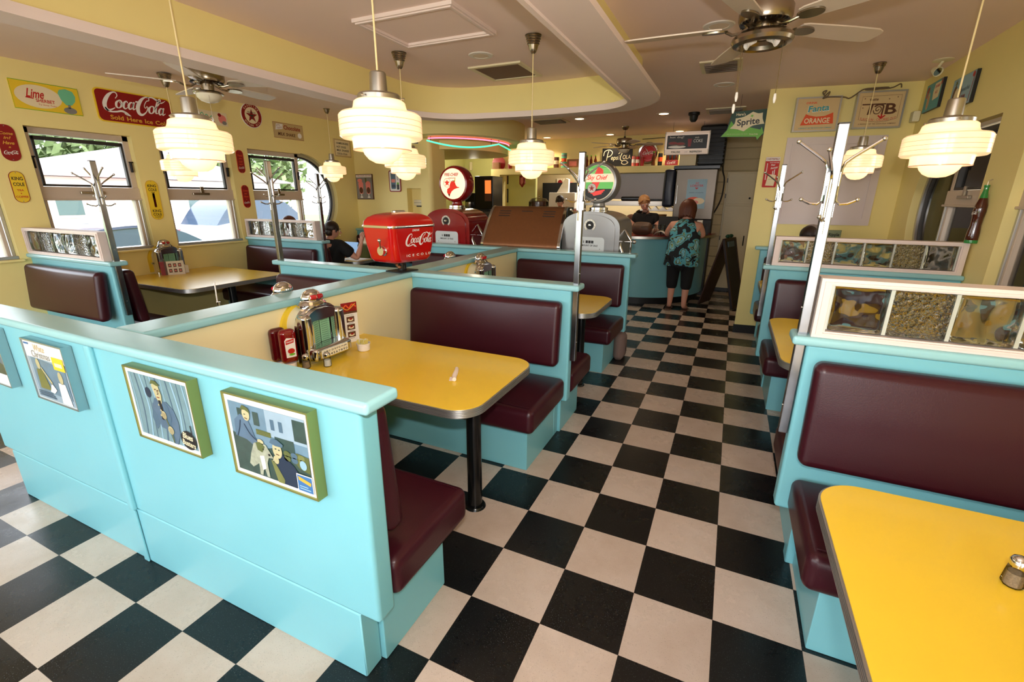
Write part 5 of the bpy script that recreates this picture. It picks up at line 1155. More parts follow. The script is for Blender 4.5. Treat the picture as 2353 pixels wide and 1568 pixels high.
b.text('Sprite', .0, .025, (.23, .088), 'black', 3, True, 0, 4); b.poly(star(.03, .092, .024, .007, 7), 'green', 3, 'star'); b.text("Here's", -.085, .115, (.095, .030), 'cream', 3); b.text('from the same company that bottles', -.10, -.092, (.22, .010), 'cream', 3, False, 0, -2); b.text('Coca-Cola', .07, -.098, (.09, .014), 'cream', 3, True, 0, -2); b.done()
B().box(.19, .20, -.012, .012, -.1, .15).build('bracket', DKMET, t, smooth=0)
B().tube([(-.1, 0, .15), (-.1, 0, H - 2.39)], .0015, 5).build('hanging_wire', DKMET, t)
# ------------------------------------------------------------------ right wall pictures and fittings (local x = towards the camera)
def at_right(name, label, cat, y, z, out, ink, th=.014, **k): return sign(name, label, cat, (XR - .001, y, z), -PI / 2, out, ink, th, **k)
t, b = at_right('strawberry_picture', 'teal picture of a sundae with red lettering, nearer the alcove corner', 'picture', 4.33, 2.505, hw(.40, .24), 'black', .022)
b.rect(-.198, .192, -.118, .118, 'teal', 1, 'field'); b.poly([(-.0, .03), (.02, .10), (.17, .10), (.16, -.03), (.02, -.04)], 'cream', 2, 'patch'); b.text('STRAWBERRY', .09, .07, (.12, .024), 'red', 3); b.text('NICE', .085, .02, (.06, .024), 'red', 3); b.ell(-.09, -.03, .035, .075, 'tan', 2, 'sundae'); b.stroke([(-.10, .02), (-.085, -.02), (-.095, -.08)], .010, 'red', 3, 'sundae'); b.ell(-.14, .07, .035, .03, 'dred', 2, 'berries'); b.ell(-.15, .03, .02, .03, 'red', 3, 'berries'); b.ell(.18, .09, .02, .025, 'dred', 3, 'berries'); b.done()
t, b = at_right('coconut_picture', 'blue-grey coconut and pineapple picture on the right wall behind the lamp cord', 'picture', 3.635, 2.42, hw(.43, .23), 'black', .022)
b.rect(-.213, .205, -.113, .113, 'lblue', 1, 'field'); b.ell(-.14, -.02, .04, .085, 'brown', 2, 'pineapple'); b.poly(star(-.14, .08, .035, .012, 7), 'olive', 2, 'pineapple'); b.ell(-.10, -.02, .04, .06, 'cream', 3, 'coconut'); b.ell(-.04, .0, .035, .05, 'brown', 2, 'coconut'); b.ell(-.11, -.08, .06, .03, 'slate', 3, 'bowl'); b.text('Coconut Fruit', .06, .01, (.18, .03), 'navy', 3, False, .3); b.text('ICE CREAM', .03, -.045, (.12, .026), 'dred', 3); b.stroke([(.19, .1), (.17, -.1)], .012, 'dred', 2, 'palm'); b.ell(.17, .09, .02, .02, 'red', 3, 'palm'); b.done()
# bottle-shaped sign
t = thing('bottle_sign', 'large brown glass soda bottle with green neck hung on the right wall', 'bottle sign', (XR - .028, 2.70, 1.30), 0)
pr = [(0, 0), (.030, .002), (.036, .02), (.035, .07), (.029, .12), (.031, .17), (.036, .21), (.034, .25), (.022, .30), (.014, .345), (.013, .37), (.0155, .372), (.0155, .395), (0, .397)]
B().lathe([p for p in pr if p[1] <= .30] , 28).build('bottle', mat('cola_glass', (70, 22, 10), .06, coat=.6), t, smooth=60); B().lathe([(.0222, .30), (.014, .345), (.013, .37), (.0155, .372), (.0155, .385), (0, .386)], 24).build('green_neck', mat('green_bottle_glass', (40, 130, 60), .08, coat=.5), t, smooth=60)
B().lathe([(.0365, .0), (.037, .018), (.0362, .022)], 28).build('green_base', MATS['green_bottle_glass'], t); B().tube([(0, 0, .385), (.0, 0, .41), (.02, 0, .42)], .003, 8).build('hanging_hook', CHROME, t)
g = xf(CC, 0, .20, .0068, shear=.2); bb = B(); bb.mesh([(-.0366 * math.cos(v[0] / .036), -.0366 * math.sin(v[0] / .036) * 1.0, v[1]) for v in g[0]], g[1]); bb.build('lettering', I['white'], t, smooth=0, normals=False)
t = thing('spotlight', 'cream emergency spotlight on the ceiling above the coconut picture', 'spotlight', (1.30, 3.90, H)); B().lathe([(.07, -.0), (.075, -.008), (.05, -.014), (0, -.014)], 28).build('ceiling_plate', CREAM, t); B().tube([(0, 0, -.01), (-.02, 0, -.05), (-.03, -.01, -.075)], .010, 8).build('arm', CREAM, t)
M_ = Matrix.Translation((-.035, -.015, -.085)) @ Matrix.Rotation(math.radians(120), 4, 'X') @ Matrix.Rotation(math.radians(20), 4, 'Y'); B().lathe([(.022, -.03), (.036, .015), (.038, .03), (.034, .03), (.02, .0), (0, -.005)], 24, M_=M_).build('lamp_head', CREAM, t); B().cyl(.031, .018, .022, 24, M_=M_).build('reflector', CHROME, t)
# ------------------------------------------------------------------ framed film pictures on the front partition
def framed(label, x0, x1, z0, z1, frame_m, art):
    cx, cz = (x0 + x1) / 2, (z0 + z1) / 2; w_, h_ = x1 - x0, z1 - z0
    t = thing('framed_picture', label, 'framed picture', (cx, -.7565, cz), 0, 'framed film pictures on the front partition')
    B().prism(hw(w_, h_), -.035, 0, holes=[hw(w_ - .012, h_ - .012)], axis='y').build('frame', frame_m, t, smooth=0); B().prism(hw(w_ - .010, h_ - .010), -.030, -.002, axis='y').build('mount', PAPER, t, smooth=0)
    b = Board(t, .0302); art(b); b.done(); return t
GOLDF = mat('green_gold_frame', (150, 150, 84), .3, metal=.7); SILF = mat('silver_frame', (170, 186, 190), .25, metal=.85)
CURT = mat('picture_blue_curtain', (112, 142, 150), .3, var=.3, vscale=24)
def pflat(n, c, v=.35, s=18): return mat('print_' + n, c, .3, var=v, vscale=s, coat=.3)
I['curtain'] = CURT
I['steelblue'] = pflat('steel_blue', (78, 104, 128)); I['shade'] = pflat('shade_green', (44, 68, 62), .6, 26); I['moss'] = pflat('moss', (112, 116, 62)); I['fur'] = pflat('fur', (156, 160, 140), .5, 60); I['face2'] = pflat('face_tone', (186, 178, 136), .2, 40); I['hazeblue'] = pflat('haze_blue', (146, 168, 184), .15); I['duskblue'] = pflat('dusk_blue', (100, 130, 150), .3)
def art_blues(b):
    b.rect(-.165, .165, -.122, .122, 'curtain', 1, 'picture')
    for k in range(11): b.stroke([(-.155 + k * .03, .122), (-.15 + k * .03 + (k % 3) * .006, 0), (-.158 + k * .03, -.122)], .004 + (k % 3) * .002, 'slate' if k % 2 else 'lblue', 2, 'curtain_folds')
    b.poly([(-.05, .02), (-.07, -.04), (-.055, -.085), (-.03, -.06), (-.02, .02)], 'slate', 3, 'figure'); b.poly([(-.03, .045), (.0, .035), (.035, .04), (.07, .015), (.085, -.03), (.08, -.075), (.055, -.122), (.03, -.122), (.02, -.075), (-.025, -.07), (-.035, -.02), (-.055, .0)], 'steelblue', 4, 'figure')
    b.poly([(-.015, .045), (-.03, .09), (-.018, .105), (.008, .10), (.018, .06), (.012, .03), (0, .02)], 'face2', 5, 'figure'); b.poly([(-.035, .095), (-.025, .112), (.0, .112), (.02, .098), (.005, .094), (-.018, .10)], 'olive', 6, 'figure'); b.stroke([(.0, .04), (.004, .0), (-.002, -.035)], .014, 'black', 6, 'figure')
    b.ell(.01, -.015, .014, .016, 'face2', 7, 'figure'); b.ell(.032, -.07, .016, .016, 'face2', 7, 'figure'); b.stroke([(.01, -.01), (.03, -.07), (.035, -.118)], .006, 'olive', 6, 'figure'); b.ell(-.062, .058, .017, .02, 'navy', 3, 'figure')
    b.poly([(.02, .035), (.04, .03), (.05, -.02), (.03, -.06), (.045, -.11), (.03, -.12), (.015, -.06), (.025, -.02)], 'slate', 5, 'figure')
    for k in range(3): b.ell(-.006 + .006 * (k % 2), .022 - k * .02, .004, .004, 'face2', 8, 'figure')
    b.rect(-.012, -.004, .078, .082, 'brown', 8, 'figure'); b.rect(.003, .010, .076, .080, 'brown', 8, 'figure'); b.stroke([(.0, .078), (.004, .066), (-.002, .062)], .003, 'brown', 8, 'figure'); b.stroke([(-.008, .052), (.006, .050)], .003, 'dred', 8, 'figure')
    for hx, hz in ((.01, -.015), (.032, -.07)):
        for k in range(4): b.stroke([(hx - .010, hz + .008 - k * .006), (hx + .012, hz + .006 - k * .006)], .0012, 'brown', 9, 'figure')
    b.ell(.125, -.088, .042, .036, 'black', 7, 'title_badge'); b.text('Blues', .125, -.072, (.055, .024), 'cream', 8, True, .15, -6); b.text('Busters', .125, -.100, (.07, .022), 'cream', 8, True, .1, -6); b.rect(.148, .154, -.06, -.025, 'black', 7, 'title_badge')
def art_dog(b):
    b.rect(-.165, .165, -.125, .118, 'duskblue', 1, 'picture'); b.poly([(-.165, -.125), (.165, -.125), (.165, -.01), (.04, .0), (-.02, -.02), (-.165, .01)], 'shade', 2, 'picture'); b.rect(.0, .165, .03, .118, 'hazeblue', 2, 'picture')
    for x in (.02, .055, ): b.rect(x, x + .016, .055, .09, 'slate', 3, 'buildings')
    b.rect(-.125, -.10, .065, .10, 'shade', 3, 'buildings'); b.rect(-.055, -.03, .055, .10, 'shade', 3, 'buildings'); b.rect(.115, .165, .04, .11, 'shade', 3, 'buildings'); b.rect(-.05, .015, .025, .043, 'olive', 3, 'buildings'); b.text('PROVISIONS', -.018, .034, (.06, .010), 'moss', 4); b.rect(.03, .11, -.005, .035, 'shade', 3, 'buildings')
    b.poly([(-.15, .0), (-.145, .055), (-.115, .08), (-.085, .075), (-.07, .04), (-.06, .01), (-.04, -.005), (-.07, -.02), (-.10, -.005)], 'steelblue', 4, 'figures'); b.ell(-.085, .085, .017, .022, 'face2', 5, 'figures'); b.poly([(-.108, .098), (-.095, .115), (-.07, .108), (-.062, .09), (-.085, .10)], 'olive', 6, 'figures'); b.ell(-.038, .0, .014, .010, 'face2', 5, 'figures')
    b.poly([(-.07, -.01), (-.045, -.002), (-.015, -.005), (.005, -.035), (.012, -.045), (-.01, -.048), (-.02, -.07), (-.018, -.12), (-.03, -.12), (-.038, -.085), (-.05, -.12), (-.062, -.12), (-.06, -.08), (-.09, -.10), (-.105, -.09), (-.09, -.05)], 'fur', 5, 'dog'); b.poly([(-.06, -.005), (-.04, -.0), (-.02, -.012), (-.035, -.035), (-.055, -.03)], 'olive', 6, 'dog')
    b.poly([(.02, -.01), (.055, -.02), (.10, -.05), (.13, -.09), (.10, -.125), (.03, -.125), (.02, -.06)], 'navy', 5, 'figures'); b.ell(.035, -.01, .02, .028, 'face2', 6, 'figures'); b.poly([(.005, .01), (.015, .025), (.04, .028), (.065, .015), (.06, .005), (.03, .004)], 'slate', 7, 'figures'); b.ell(.025, -.045, .012, .014, 'face2', 7, 'figures')
    b.poly([(.0, -.05), (.02, -.06), (.05, -.11), (.045, -.125), (.02, -.125)], 'moss', 6, 'figures'); b.poly([(.08, -.01), (.12, -.0), (.165, -.005), (.165, -.06), (.12, -.05)], 'olive', 4, 'figures'); b.ell(.14, -.035, .014, .016, 'lblue', 6, 'figures')
    b.rect(-.093, -.086, .083, .086, 'shade', 6, 'figures'); b.stroke([(-.092, .072), (-.08, .070)], .003, 'brown', 6, 'figures'); b.rect(.026, .033, -.008, -.004, 'shade', 7, 'figures'); b.rect(.040, .047, -.009, -.005, 'shade', 7, 'figures'); b.stroke([(.028, -.024), (.042, -.025)], .003, 'brown', 7, 'figures')
    for k in range(4): b.stroke([(.018 + k * .006, -.040), (.010 + k * .008, -.052)], .003, 'face2', 8, 'figures')
    b.stroke([(-.14, .0), (-.125, .03), (-.115, .06)], .004, 'navy', 5, 'figures'); b.stroke([(-.10, .05), (-.08, .02), (-.05, .0)], .004, 'navy', 5, 'figures'); b.ell(-.004, -.036, .005, .004, 'black', 7, 'dog'); b.ell(-.028, -.022, .003, .003, 'black', 7, 'dog'); b.poly([(-.05, -.05), (-.03, -.045), (-.028, -.09), (-.045, -.10)], 'white', 6, 'dog')
    for k in range(6): b.ell(.075 + (k % 3) * .03, -.012 - .016 * (k // 3), .014, .010, ('olive', 'slate', 'moss')[k % 3], 5, 'figures')
    b.rect(.105, .17, -.128, -.068, 'white', 7, 'title_card'); b.rect(.108, .168, -.125, -.071, 'blue', 8, 'title_card'); b.poly([(.112, -.075), (.165, -.088), (.162, -.10), (.114, -.088)], 'gold', 9, 'title_card'); b.rect(.115, .16, -.118, -.114, 'lblue', 9, 'title_card'); b.rect(.115, .15, -.110, -.106, 'lblue', 9, 'title_card')
def art_xmas(b):
    b.rect(-.158, .158, -.13, .13, 'hazeblue', 1, 'picture'); b.rect(-.158, .158, .06, .13, 'white', 2, 'picture'); b.poly([(-.13, .06), (.14, .045), (.14, -.10), (-.13, -.09)], 'duskblue', 3, 'picture') ; b.text('White', -.03, .108, (.09, .030), 'tan', 4, False, .1); b.text('Christmas', -.03, .078, (.15, .030), 'grey', 4, False, 0); b.rect(.06, .15, .03, .085, 'yellow', 5, 'picture'); b.rect(.075, .135, .045, .062, 'cream', 6, 'picture')
    b.ell(-.075, .035, .016, .024, 'face2', 5, 'figures'); b.poly([(-.10, .01), (-.05, .01), (-.02, -.08), (-.11, -.08)], 'moss', 5, 'figures'); b.poly([(-.06, .02), (-.05, .022), (.01, -.04), (.0, -.05)], 'face2', 6, 'figures'); b.poly([(-.0, -.04), (.03, -.07), (-.0, -.09), (-.03, -.085)], 'white', 6, 'figures'); b.ell(.09, -.005, .018, .028, 'face2', 5, 'figures'); b.poly([(.06, -.03), (.115, -.03), (.13, -.125), (.05, -.125)], 'white', 5, 'figures')
    for k in range(3): b.rect(-.14, -.02 + k * .01, -.100 - k * .009, -.094 - k * .009, 'slate', 6, 'lettering')
    b.text('FRANK BLANK'[:0] or 'IRVING', -.125, .12, (.04, .008), 'blue', 5) if 0 else b.rect(-.15, -.11, .116, .124, 'blue', 5, 'lettering')
framed('gold-framed picture with a collie dog and two men in caps, nearest the partition end', -1.512, -1.142, .714, 1.004, GOLDF, art_dog)
framed('gold-framed picture of a man before a blue curtain, with a Blues Busters badge', -2.054, -1.682, .717, 1.004, GOLDF, art_blues)
framed('silver-framed pale blue and white musical film poster', -2.822, -2.482, .726, 1.004, SILF, art_xmas)
def art_last(b): b.rect(-.158, .158, -.08, .13, 'shade', 1, 'picture'); b.poly([(.0, .13), (.158, .06), (.158, -.03), (.05, .0)], 'steelblue', 2, 'picture')
framed('silver-framed picture cut by the left picture edge', -3.41, -3.07, .722, 1.004, SILF, art_last)
# ------------------------------------------------------------------ neon tubes under the drum
NP = glow('neon_pink', (255, 90, 120), 4.0); NG = glow('neon_green', (70, 225, 165), 1.9)
t = thing('neon_ring', 'pink and green neon tubes bent round the underside of the drum ceiling', 'neon light', (-4.35, 5.5, 2.44))
B().tube([(p[0], p[1], -.022) for p in arc(0, 0, .74, -92, 28, 44, .93)], .009, 8).build('pink_tube', NP, t)
g1_ = [(p[0], p[1], -.055 - .09 * math.sin(PI * k / 30)) for k, p in enumerate(arc(0, 0, .76, -92, -8, 30, .96))]
B().tube(g1_, .011, 8).build('green_tube', NG, t)
B().tube(spline([(.745, -.10, -.06), (.79, .15, -.11), (.78, .45, -.155), (.66, .80, -.175), (.42, 1.10, -.17), (.30, 1.22, -.165)], 6), .011, 8).build('green_tube', NG, t)
for (x, y, z) in ((.02, -.93, -.06), (.70, -.30, -.075), (.74, -.12, -.06)): B().tube([(x, y, 0), (x, y, z)], .005, 6).build('tube_support', DKMET, t)
# ------------------------------------------------------------------ service counter
CTX, CTY, CR = -1.60, 6.72, 1.13
def front_curve(r, x0=-4.1): return [(x0, CTY - r)] + [(CTX + r * math.cos(math.radians(a)), CTY + r * math.sin(math.radians(a))) for a in [-90 + 5 * k for k in range(19)]]
def ctr(r, depth=.55, x0=-4.1):
    o = front_curve(r, x0); i = front_curve(r - depth, x0); return o + i[::-1]
t = thing('service_counter', 'curved teal service counter with a steel-edged red top at the end of the aisle', 'counter', (0, 0, 0))
B().prism(ctr(CR), .11, 1.01).build('front', TEAL, t, smooth=40); B().prism(ctr(CR - .05), 0, .11).build('toe_kick', BLKBASE, t, smooth=40)
RTOP = mat('counter_red_laminate', (120, 30, 26), .25); B().prism(ctr(CR + .13, .72), 1.012, 1.048).build('steel_edge', STEEL, t, smooth=40); B().prism(ctr(CR + .125, .71), 1.048, 1.052).build('counter_top', RTOP, t, smooth=40)
ZC = 1.0525
t = thing('handbag', 'brown leather handbag on the counter in front of the blonde woman', 'handbag', (-1.36, 5.72, ZC)); o = B().cushion((0, 0, .10), (.15, .07, .078), .06, (.0, .02, .02), n=5).build('bag_body', LEATH, t); B().tube(arc3 if False else [(-.09, 0, .14), (-.06, -.02, .18), (.04, -.02, .185), (.08, 0, .14)], .008, 8).build('handle', LEATH, t); B().box(-.01, .05, -.09, -.075, .12, .14, .004, 1).build('clasp', CHROME, t)
t = thing('newspaper', 'open white magazine held over the counter', 'magazine', (-1.10, 5.86, ZC)); b = B(); b.prism(spline([(-.10, .0), (-.05, .05), (.02, .06), (.09, .01)], 5) + spline([(.09, .008), (.02, .056), (-.05, .045), (-.10, -.002)], 5), -.09, .09, axis='y'); b.build('pages', PAPER, t, smooth=30)
def boxthing(name, label, cat, x0, x1, y0, y1, z0, z1, m, bev=.004, group=None):
    o = B().box(-(x1 - x0) / 2, (x1 - x0) / 2, -(y1 - y0) / 2, (y1 - y0) / 2, 0, z1 - z0, bev, 2).build(name, m, None, loc=((x0 + x1) / 2, (y0 + y1) / 2, z0)); tag(o, label, cat, group); return o
boxthing('napkin_dispenser', 'blue and white upright holder on the counter right of the woman in paisley', 'napkin dispenser', -.62, -.54, 6.12, 6.25, ZC, ZC + .22, I['white']); boxthing('leaflet_holder', 'dark blue leaflet holder beside the white one on the counter', 'leaflet holder', -.655, -.625, 6.10, 6.22, ZC, ZC + .19, I['navy'])
boxthing('drinks_tin', 'small black tin on the right end of the counter', 'tin', -.50, -.45, 6.2, 6.25, ZC, ZC + .14, BLKMAT)
t = thing('cash_register', 'dark point-of-sale screen on the counter between the two women', 'cash register', (-1.06, 6.28, ZC)); B().box(-.15, .15, -.01, .02, .06, .27, .006, 2, Matrix.Rotation(-.25, 4, 'X')).build('screen', BLKMAT, t); B().box(-.10, .10, -.08, .10, 0, .04, .006, 2).build('stand', BLKMAT, t); B().box(-.02, .02, 0, .03, .03, .12).build('neck', BLKMAT, t, smooth=0)
for k in range(3): 
    gl = thing('drinking_glass', 'tall clear glass on the counter left of the register', 'glass', (-1.24 + .075 * k, 5.98, ZC), 0, 'drinking glasses by the register'); B().lathe([(0, .003), (.028, .003), (.036, .15), (.034, .15), (.027, .008), (0, .008)], 18).build('glass_wall', GLS, gl)
# cake dome further left on the counter
t = thing('cake_dome', 'chocolate cake under a clear glass dome on a stand, above the bronze cabinet', 'cake dome', (-3.30, 6.35, 0)); z0 = 1.40
B().lathe([(0, z0), (.19, z0), (.20, z0 + .012), (.20, z0 + .02), (0, z0 + .02)], 32).build('plate', CERA, t); B().lathe([(.07, ZC), (.05, ZC + .02), (.025, ZC + .08), (.03, z0 - .02), (.10, z0)], 24).build('pedestal', CERA, t)
B().lathe([(0, z0 + .02), (.13, z0 + .02), (.13, z0 + .12), (.12, z0 + .13), (0, z0 + .13)], 28).build('cake', mat('chocolate_cake', (70, 34, 24), .6, bump=.5), t); B().lathe([(.18, z0 + .02), (.178, z0 + .12), (.13, z0 + .175), (.03, z0 + .19), (.012, z0 + .20), (.02, z0 + .22), (0, z0 + .235)], 32).build('glass_dome', GLS, t)
# fridge / ice machine behind the counter
t = thing('stainless_cabinet', 'tall stainless steel cabinet with a lobster poster behind the counter', 'cabinet', (-.755, 7.15, 0)); B().box(-.31, .31, -.32, .3, 1.26, 2.045, .012, 2).build('steel_door', mat('dull_stainless_door', (98, 90, 82), .36, metal=1, var=.12, vscale=2.5), t); B().box(-.31, .31, -.30, .3, 0, 1.26, .01, 2).build('lower_body', BLKMAT, t); B().box(-.36, .34, -.34, .3, 2.045, 2.10, .006, 1).build('top_trim', BLACK, t); B().cyl(.018, -.335, -.32, 16, M_=Matrix.Translation((.25, 0, 1.58)) @ Matrix.Rotation(0, 4, 'X')) if 0 else None
B().box(-.28, -.265, -.345, -.32, 1.5, 1.8, .004, 1).build('handle', CHROME, t)
t2, b = sign('lobster_poster', 'pale blue lobster poster taped on the stainless cabinet', 'poster', (-.73, 6.8285, 1.66), 0, hw(.30, .46), 'lblue', .001)
b.text('GO', 0, .17, (.05, .03), 'red', 1); b.text('LOBSTER', 0, .13, (.20, .035), 'red', 1); b.poly([(-.03, .10), (.03, .10), (0, .07)], 'red', 1); b.text('Lobster Croquette', 0, .02, (.22, .02), 'slate', 1); b.text('on special', 0, -.015, (.13, .016), 'slate', 1) if 0 else None; b.ell(-.03, -.09, .10, .045, 'orange', 1, 'picture'); b.ell(.05, -.11, .09, .05, 'cream', 2, 'picture'); b.ell(.0, -.13, .05, .03, 'pink', 3, 'picture'); b.done()
t = thing('pendant_backpack', 'dark blue insulated bag hanging on the left side of the stainless cabinet', 'bag', (-1.17, 6.95, 1.45)); t.name = 'hanging_bag'; B().cushion((0, 0, .3), (.085, .13, .29), .03, (.01, .02, .02), n=5).build('bag_body', mat('navy_nylon', (24, 30, 48), .35, bump=.5, bscale=14), t); B().tube([(-.05, -.14, .55), (-.06, -.16, .3), (-.05, -.14, .08)], .006, 6).build('strap', BLKMAT, t)
t = thing('black_chute', 'black ribbed ventilation duct above the stainless cabinet', 'duct', (-.62, 7.2, 2.10)); 
for k in range(1): B().box(-.16, .24, -.28, .2, 0, .60, .03, 3).build('duct_body', BLKMAT, t)
b = B()
for k in range(9): b.box(-.155, .235, -.288, -.27, .04 + k * .06, .052 + k * .06, .003, 1)
b.build('ribs', BLACK, t)
boxthing('white_panel_box', 'plain white box standing on the stainless cabinet left of the black duct', 'box', -1.06, -.80, 6.95, 7.2, 2.10, 2.33, CUPB)
# hanging hot dog light box
LBF = glow('lightbox_face_white', (236, 214, 196), .25)
t = thing('hot_dog_light_box', 'hanging six-sided light box advertising hot dog and coke', 'light box', (-.93, 6.55, 2.40), math.radians(4))
hexp = [(-.06, .17), (.06, .17), (.10, .13), (.10, -.09), (.06, -.15), (-.06, -.15), (-.10, -.09), (-.10, .13)]
B().prism(hexp, -.31, .31, axis='x').build('housing', LBF, t, smooth=0); B().prism([(a * 1.03, c * 1.03) for a, c in hexp], -.325, -.31, axis='x').build('end_plate', WHITE, t, smooth=0); B().prism([(a * 1.03, c * 1.03) for a, c in hexp], .31, .325, axis='x').build('end_plate', WHITE, t, smooth=0)
b = Board(t, .1005); b.rect(-.29, .29, -.08, .115, 'black', 1, 'face'); b.text('hot dog!', -.15, .085, (.20, .036), 'white', 2, False); b.text('AND', .14, .075, (.06, .02), 'white', 2, False); b.text('COKE', .16, .03, (.13, .045), 'white', 2, False)
for (x, z) in ((-.20, .0), (-.09, -.01)): b.ell(x, z, .07, .03, 'brown', 2, 'hot_dog'); b.ell(x, z + .005, .06, .016, 'dred', 3, 'hot_dog')
b.ell(-.14, -.05, .13, .02, 'white', 2, 'hot_dog'); b.poly([(.01, .06), (.07, .06), (.06, -.05), (.02, -.05)], 'dred', 2, 'cup'); b.done()
g1 = merge(xf(text_geo('PAUSE', True, 0, (.13, .030)), -.15, 0), xf(text_geo('REFRESH', True, 0, (.17, .030)), .14, 0), xf(text_geo('and', False, 0, (.04, .016)), .0, 0)); b = B(); M_ = Matrix.Translation((0, -.0815, -.1215)) @ Matrix.Rotation(math.radians(33), 4, 'X'); b.mesh([(v[0], -.0, v[1]) for v in g1[0]], g1[1], M_); b.build('lower_lettering', I['dgreen'], t, smooth=0, normals=False)
b = B(); b.tube([(-.22, 0, .17), (-.22, 0, H - 2.40)], .002, 5); b.build('hanging_wire', DKMET, t); b = B(); b.tube([(.22, 0, .17), (.22, 0, H - 2.40)], .002, 5); b.build('hanging_wire', DKMET, t)
# ------------------------------------------------------------------ ledge collection, z 2.16
ZL = 2.1605; YL = 7.73
def can(name, label, x, r, h_, m1, m2=None, z=ZL, group='tins and bottles on the high ledge'):
    t = thing(name, label, 'tin', (x, YL, z), 0, group); B().cyl(r, 0, h_, 20).build('tin_body', m1, t); B().lathe([(0, h_), (r + .001, h_), (r + .002, h_ + .004), (0, h_ + .004)], 20).build('lid', STEEL, t)
    if m2: B().cyl(r + .0008, h_ * .35, h_ * .7, 20).build('label_band', m2, t)
can('round_tin', 'red tin at the left end of the ledge beside the round tray', -4.52, .045, .10, I['dred']); can('round_tin', 'tall brown and cream tin left of the stacked tins', -3.49, .055, .20, I['brown'], I['cream'])
can('round_tin', 'green tin at the bottom of the stack of tins', -3.33, .058, .11, I['mint'], I['pink']); can('round_tin', 'orange tin in the stack of tins, on top of the green one', -3.33, .050, .06, I['orange'], None, ZL + .115); can('round_tin', 'grey-green tin topmost in the stack of tins', -3.33, .056, .09, I['mint'], I['grey'], ZL + .18)
def bottle(label, x, m, h_=.19, y=YL): 
    t = thing('soda_bottle', label, 'bottle', (x, y, ZL), 0, 'glass bottles on the high ledge'); s_ = h_ / .2; B().lathe([(0, 0), (.028 * s_, 0), (.029 * s_, .03 * s_), (.025 * s_, .07 * s_), (.028 * s_, .11 * s_), (.012 * s_, .155 * s_), (.011 * s_, .185 * s_)], 18).build('bottle_glass', m, t); B().cyl(.014 * s_, .183 * s_, .2 * s_, 14).build('cap', I['green'], t)
COLA = MATS['cola_glass']
for k, s_ in enumerate(('leftmost of three dark soda bottles beside the black neon sign', 'middle one of three dark soda bottles beside the black neon sign', 'rightmost of three dark soda bottles, touching the black neon sign')): bottle(s_, -2.86 + .085 * k, COLA, .22)
bottle('brown beer-shaped bottle right of the round clock', -1.60, mat('brown_bottle_glass', (80, 36, 14), .1, coat=.5), .25); can('drink_can', 'black can with an orange band between the brown bottle and the six-pack', -1.48, .04, .21, I['black'], I['orange'])
t = thing('gilt_frame', 'small gilt picture frame standing on the high ledge', 'picture frame', (-3.15, YL + .03, ZL)); B().prism(rect(-.12, .12, 0, .16), -.02, 0, holes=[rect(-.08, .08, .035, .125)], axis='y').build('frame', WOODF, t, smooth=0); B().box(-.08, .08, -.008, -.004, .035, .125).build('picture', I['pink'], t, smooth=0)
t, b = sign('neon_sign', 'black square neon sign reading Pepsi Cola in cream script on the ledge', 'neon sign', (-2.28, YL + .04, ZL + .17), math.radians(-4), hw(.58, .33), 'black', .03)
def nst(P): b.stroke(P, .012, 'cream', 1, 'neon_script')
nst([(-.20, -.06), (-.18, .06), (-.16, .12)]); nst([(-.26, .03), (-.24, .11), (-.15, .135), (-.09, .09), (-.12, .03), (-.18, .01)]); 
for g, dx in (('epsi', -.03),): b.text(g, dx, -.02, (.16, .10), 'cream', 1, False, .2, 0, 'neon_script')
nst([(.03, .06), (.10, .11), (.17, .13)]); nst([(.14, .12), (.08, .03), (.07, -.04), (.10, -.06)]); b.text('OLA', .19, .0, (.15, .075), 'cream', 1, False, .1, 0, 'neon_script'); nst([(.10, -.07), (.17, -.06), (.22, -.10), (.16, -.13), (.10, -.11), (.11, -.075)]); b.done()
for k, (m, x) in enumerate(((I['pink'], -1.96), (I['red'], -1.885), (I['dred'], -1.80))): can('tall_tin', ('pink tall tin right of the neon sign', 'red tall tin second right of the neon sign', 'dark red tall tin just left of the clock')[k], x, .032, .18 - .01 * k, m, I['white'] if k < 2 else None)
t = thing('wall_clock', 'round red soda clock with a wide chrome rim on the upper service wall', 'clock', (-1.72, 7.858, 2.395)); M_ = Matrix.Rotation(PI / 2, 4, 'X'); B().lathe([(.15, .0), (.185, .005), (.19, .03), (.175, .05), (.150, .045), (.145, .02)], 40, M_=M_).build('chrome_rim', CHROME, t); B().cyl(.150, .015, .025, 40, M_=M_).build('face', I['red'], t); b = Board(t, .026); b.script(.0, -.0, .20, 'white', 1); b.ringe(0, 0, .125, .128, 'white', 1, 'minute_ring'); b.stroke([(0, .0), (-.055, .085)], .007, 'white', 3, 'clock_hand', smooth=False); b.stroke([(0, .0), (-.03, .06)], .010, 'white', 3, 'clock_hand', smooth=False); b.done()
t = thing('six_pack', 'red cardboard six-pack carrier full of dark bottles at the right end of the ledge', 'six-pack', (-1.27, YL, ZL)); B().box(-.11, .11, -.07, .07, 0, .09, .003, 1).build('carrier', I['dred'], t, smooth=0); B().box(-.11, .11, -.002, .002, .09, .2).build('divider', I['black'], t, smooth=0)
for k in range(6): o = B().lathe([(0, .02), (.028, .02), (.028, .11), (.012, .16), (.011, .19), (0, .19)], 14, (-.072 + .072 * (k % 3), -.035 + .07 * (k // 3), 0)).build('bottle', COLA, t)
b = Board(t, .0702); b.script(0, .045, .15, 'white', 1); b.done()
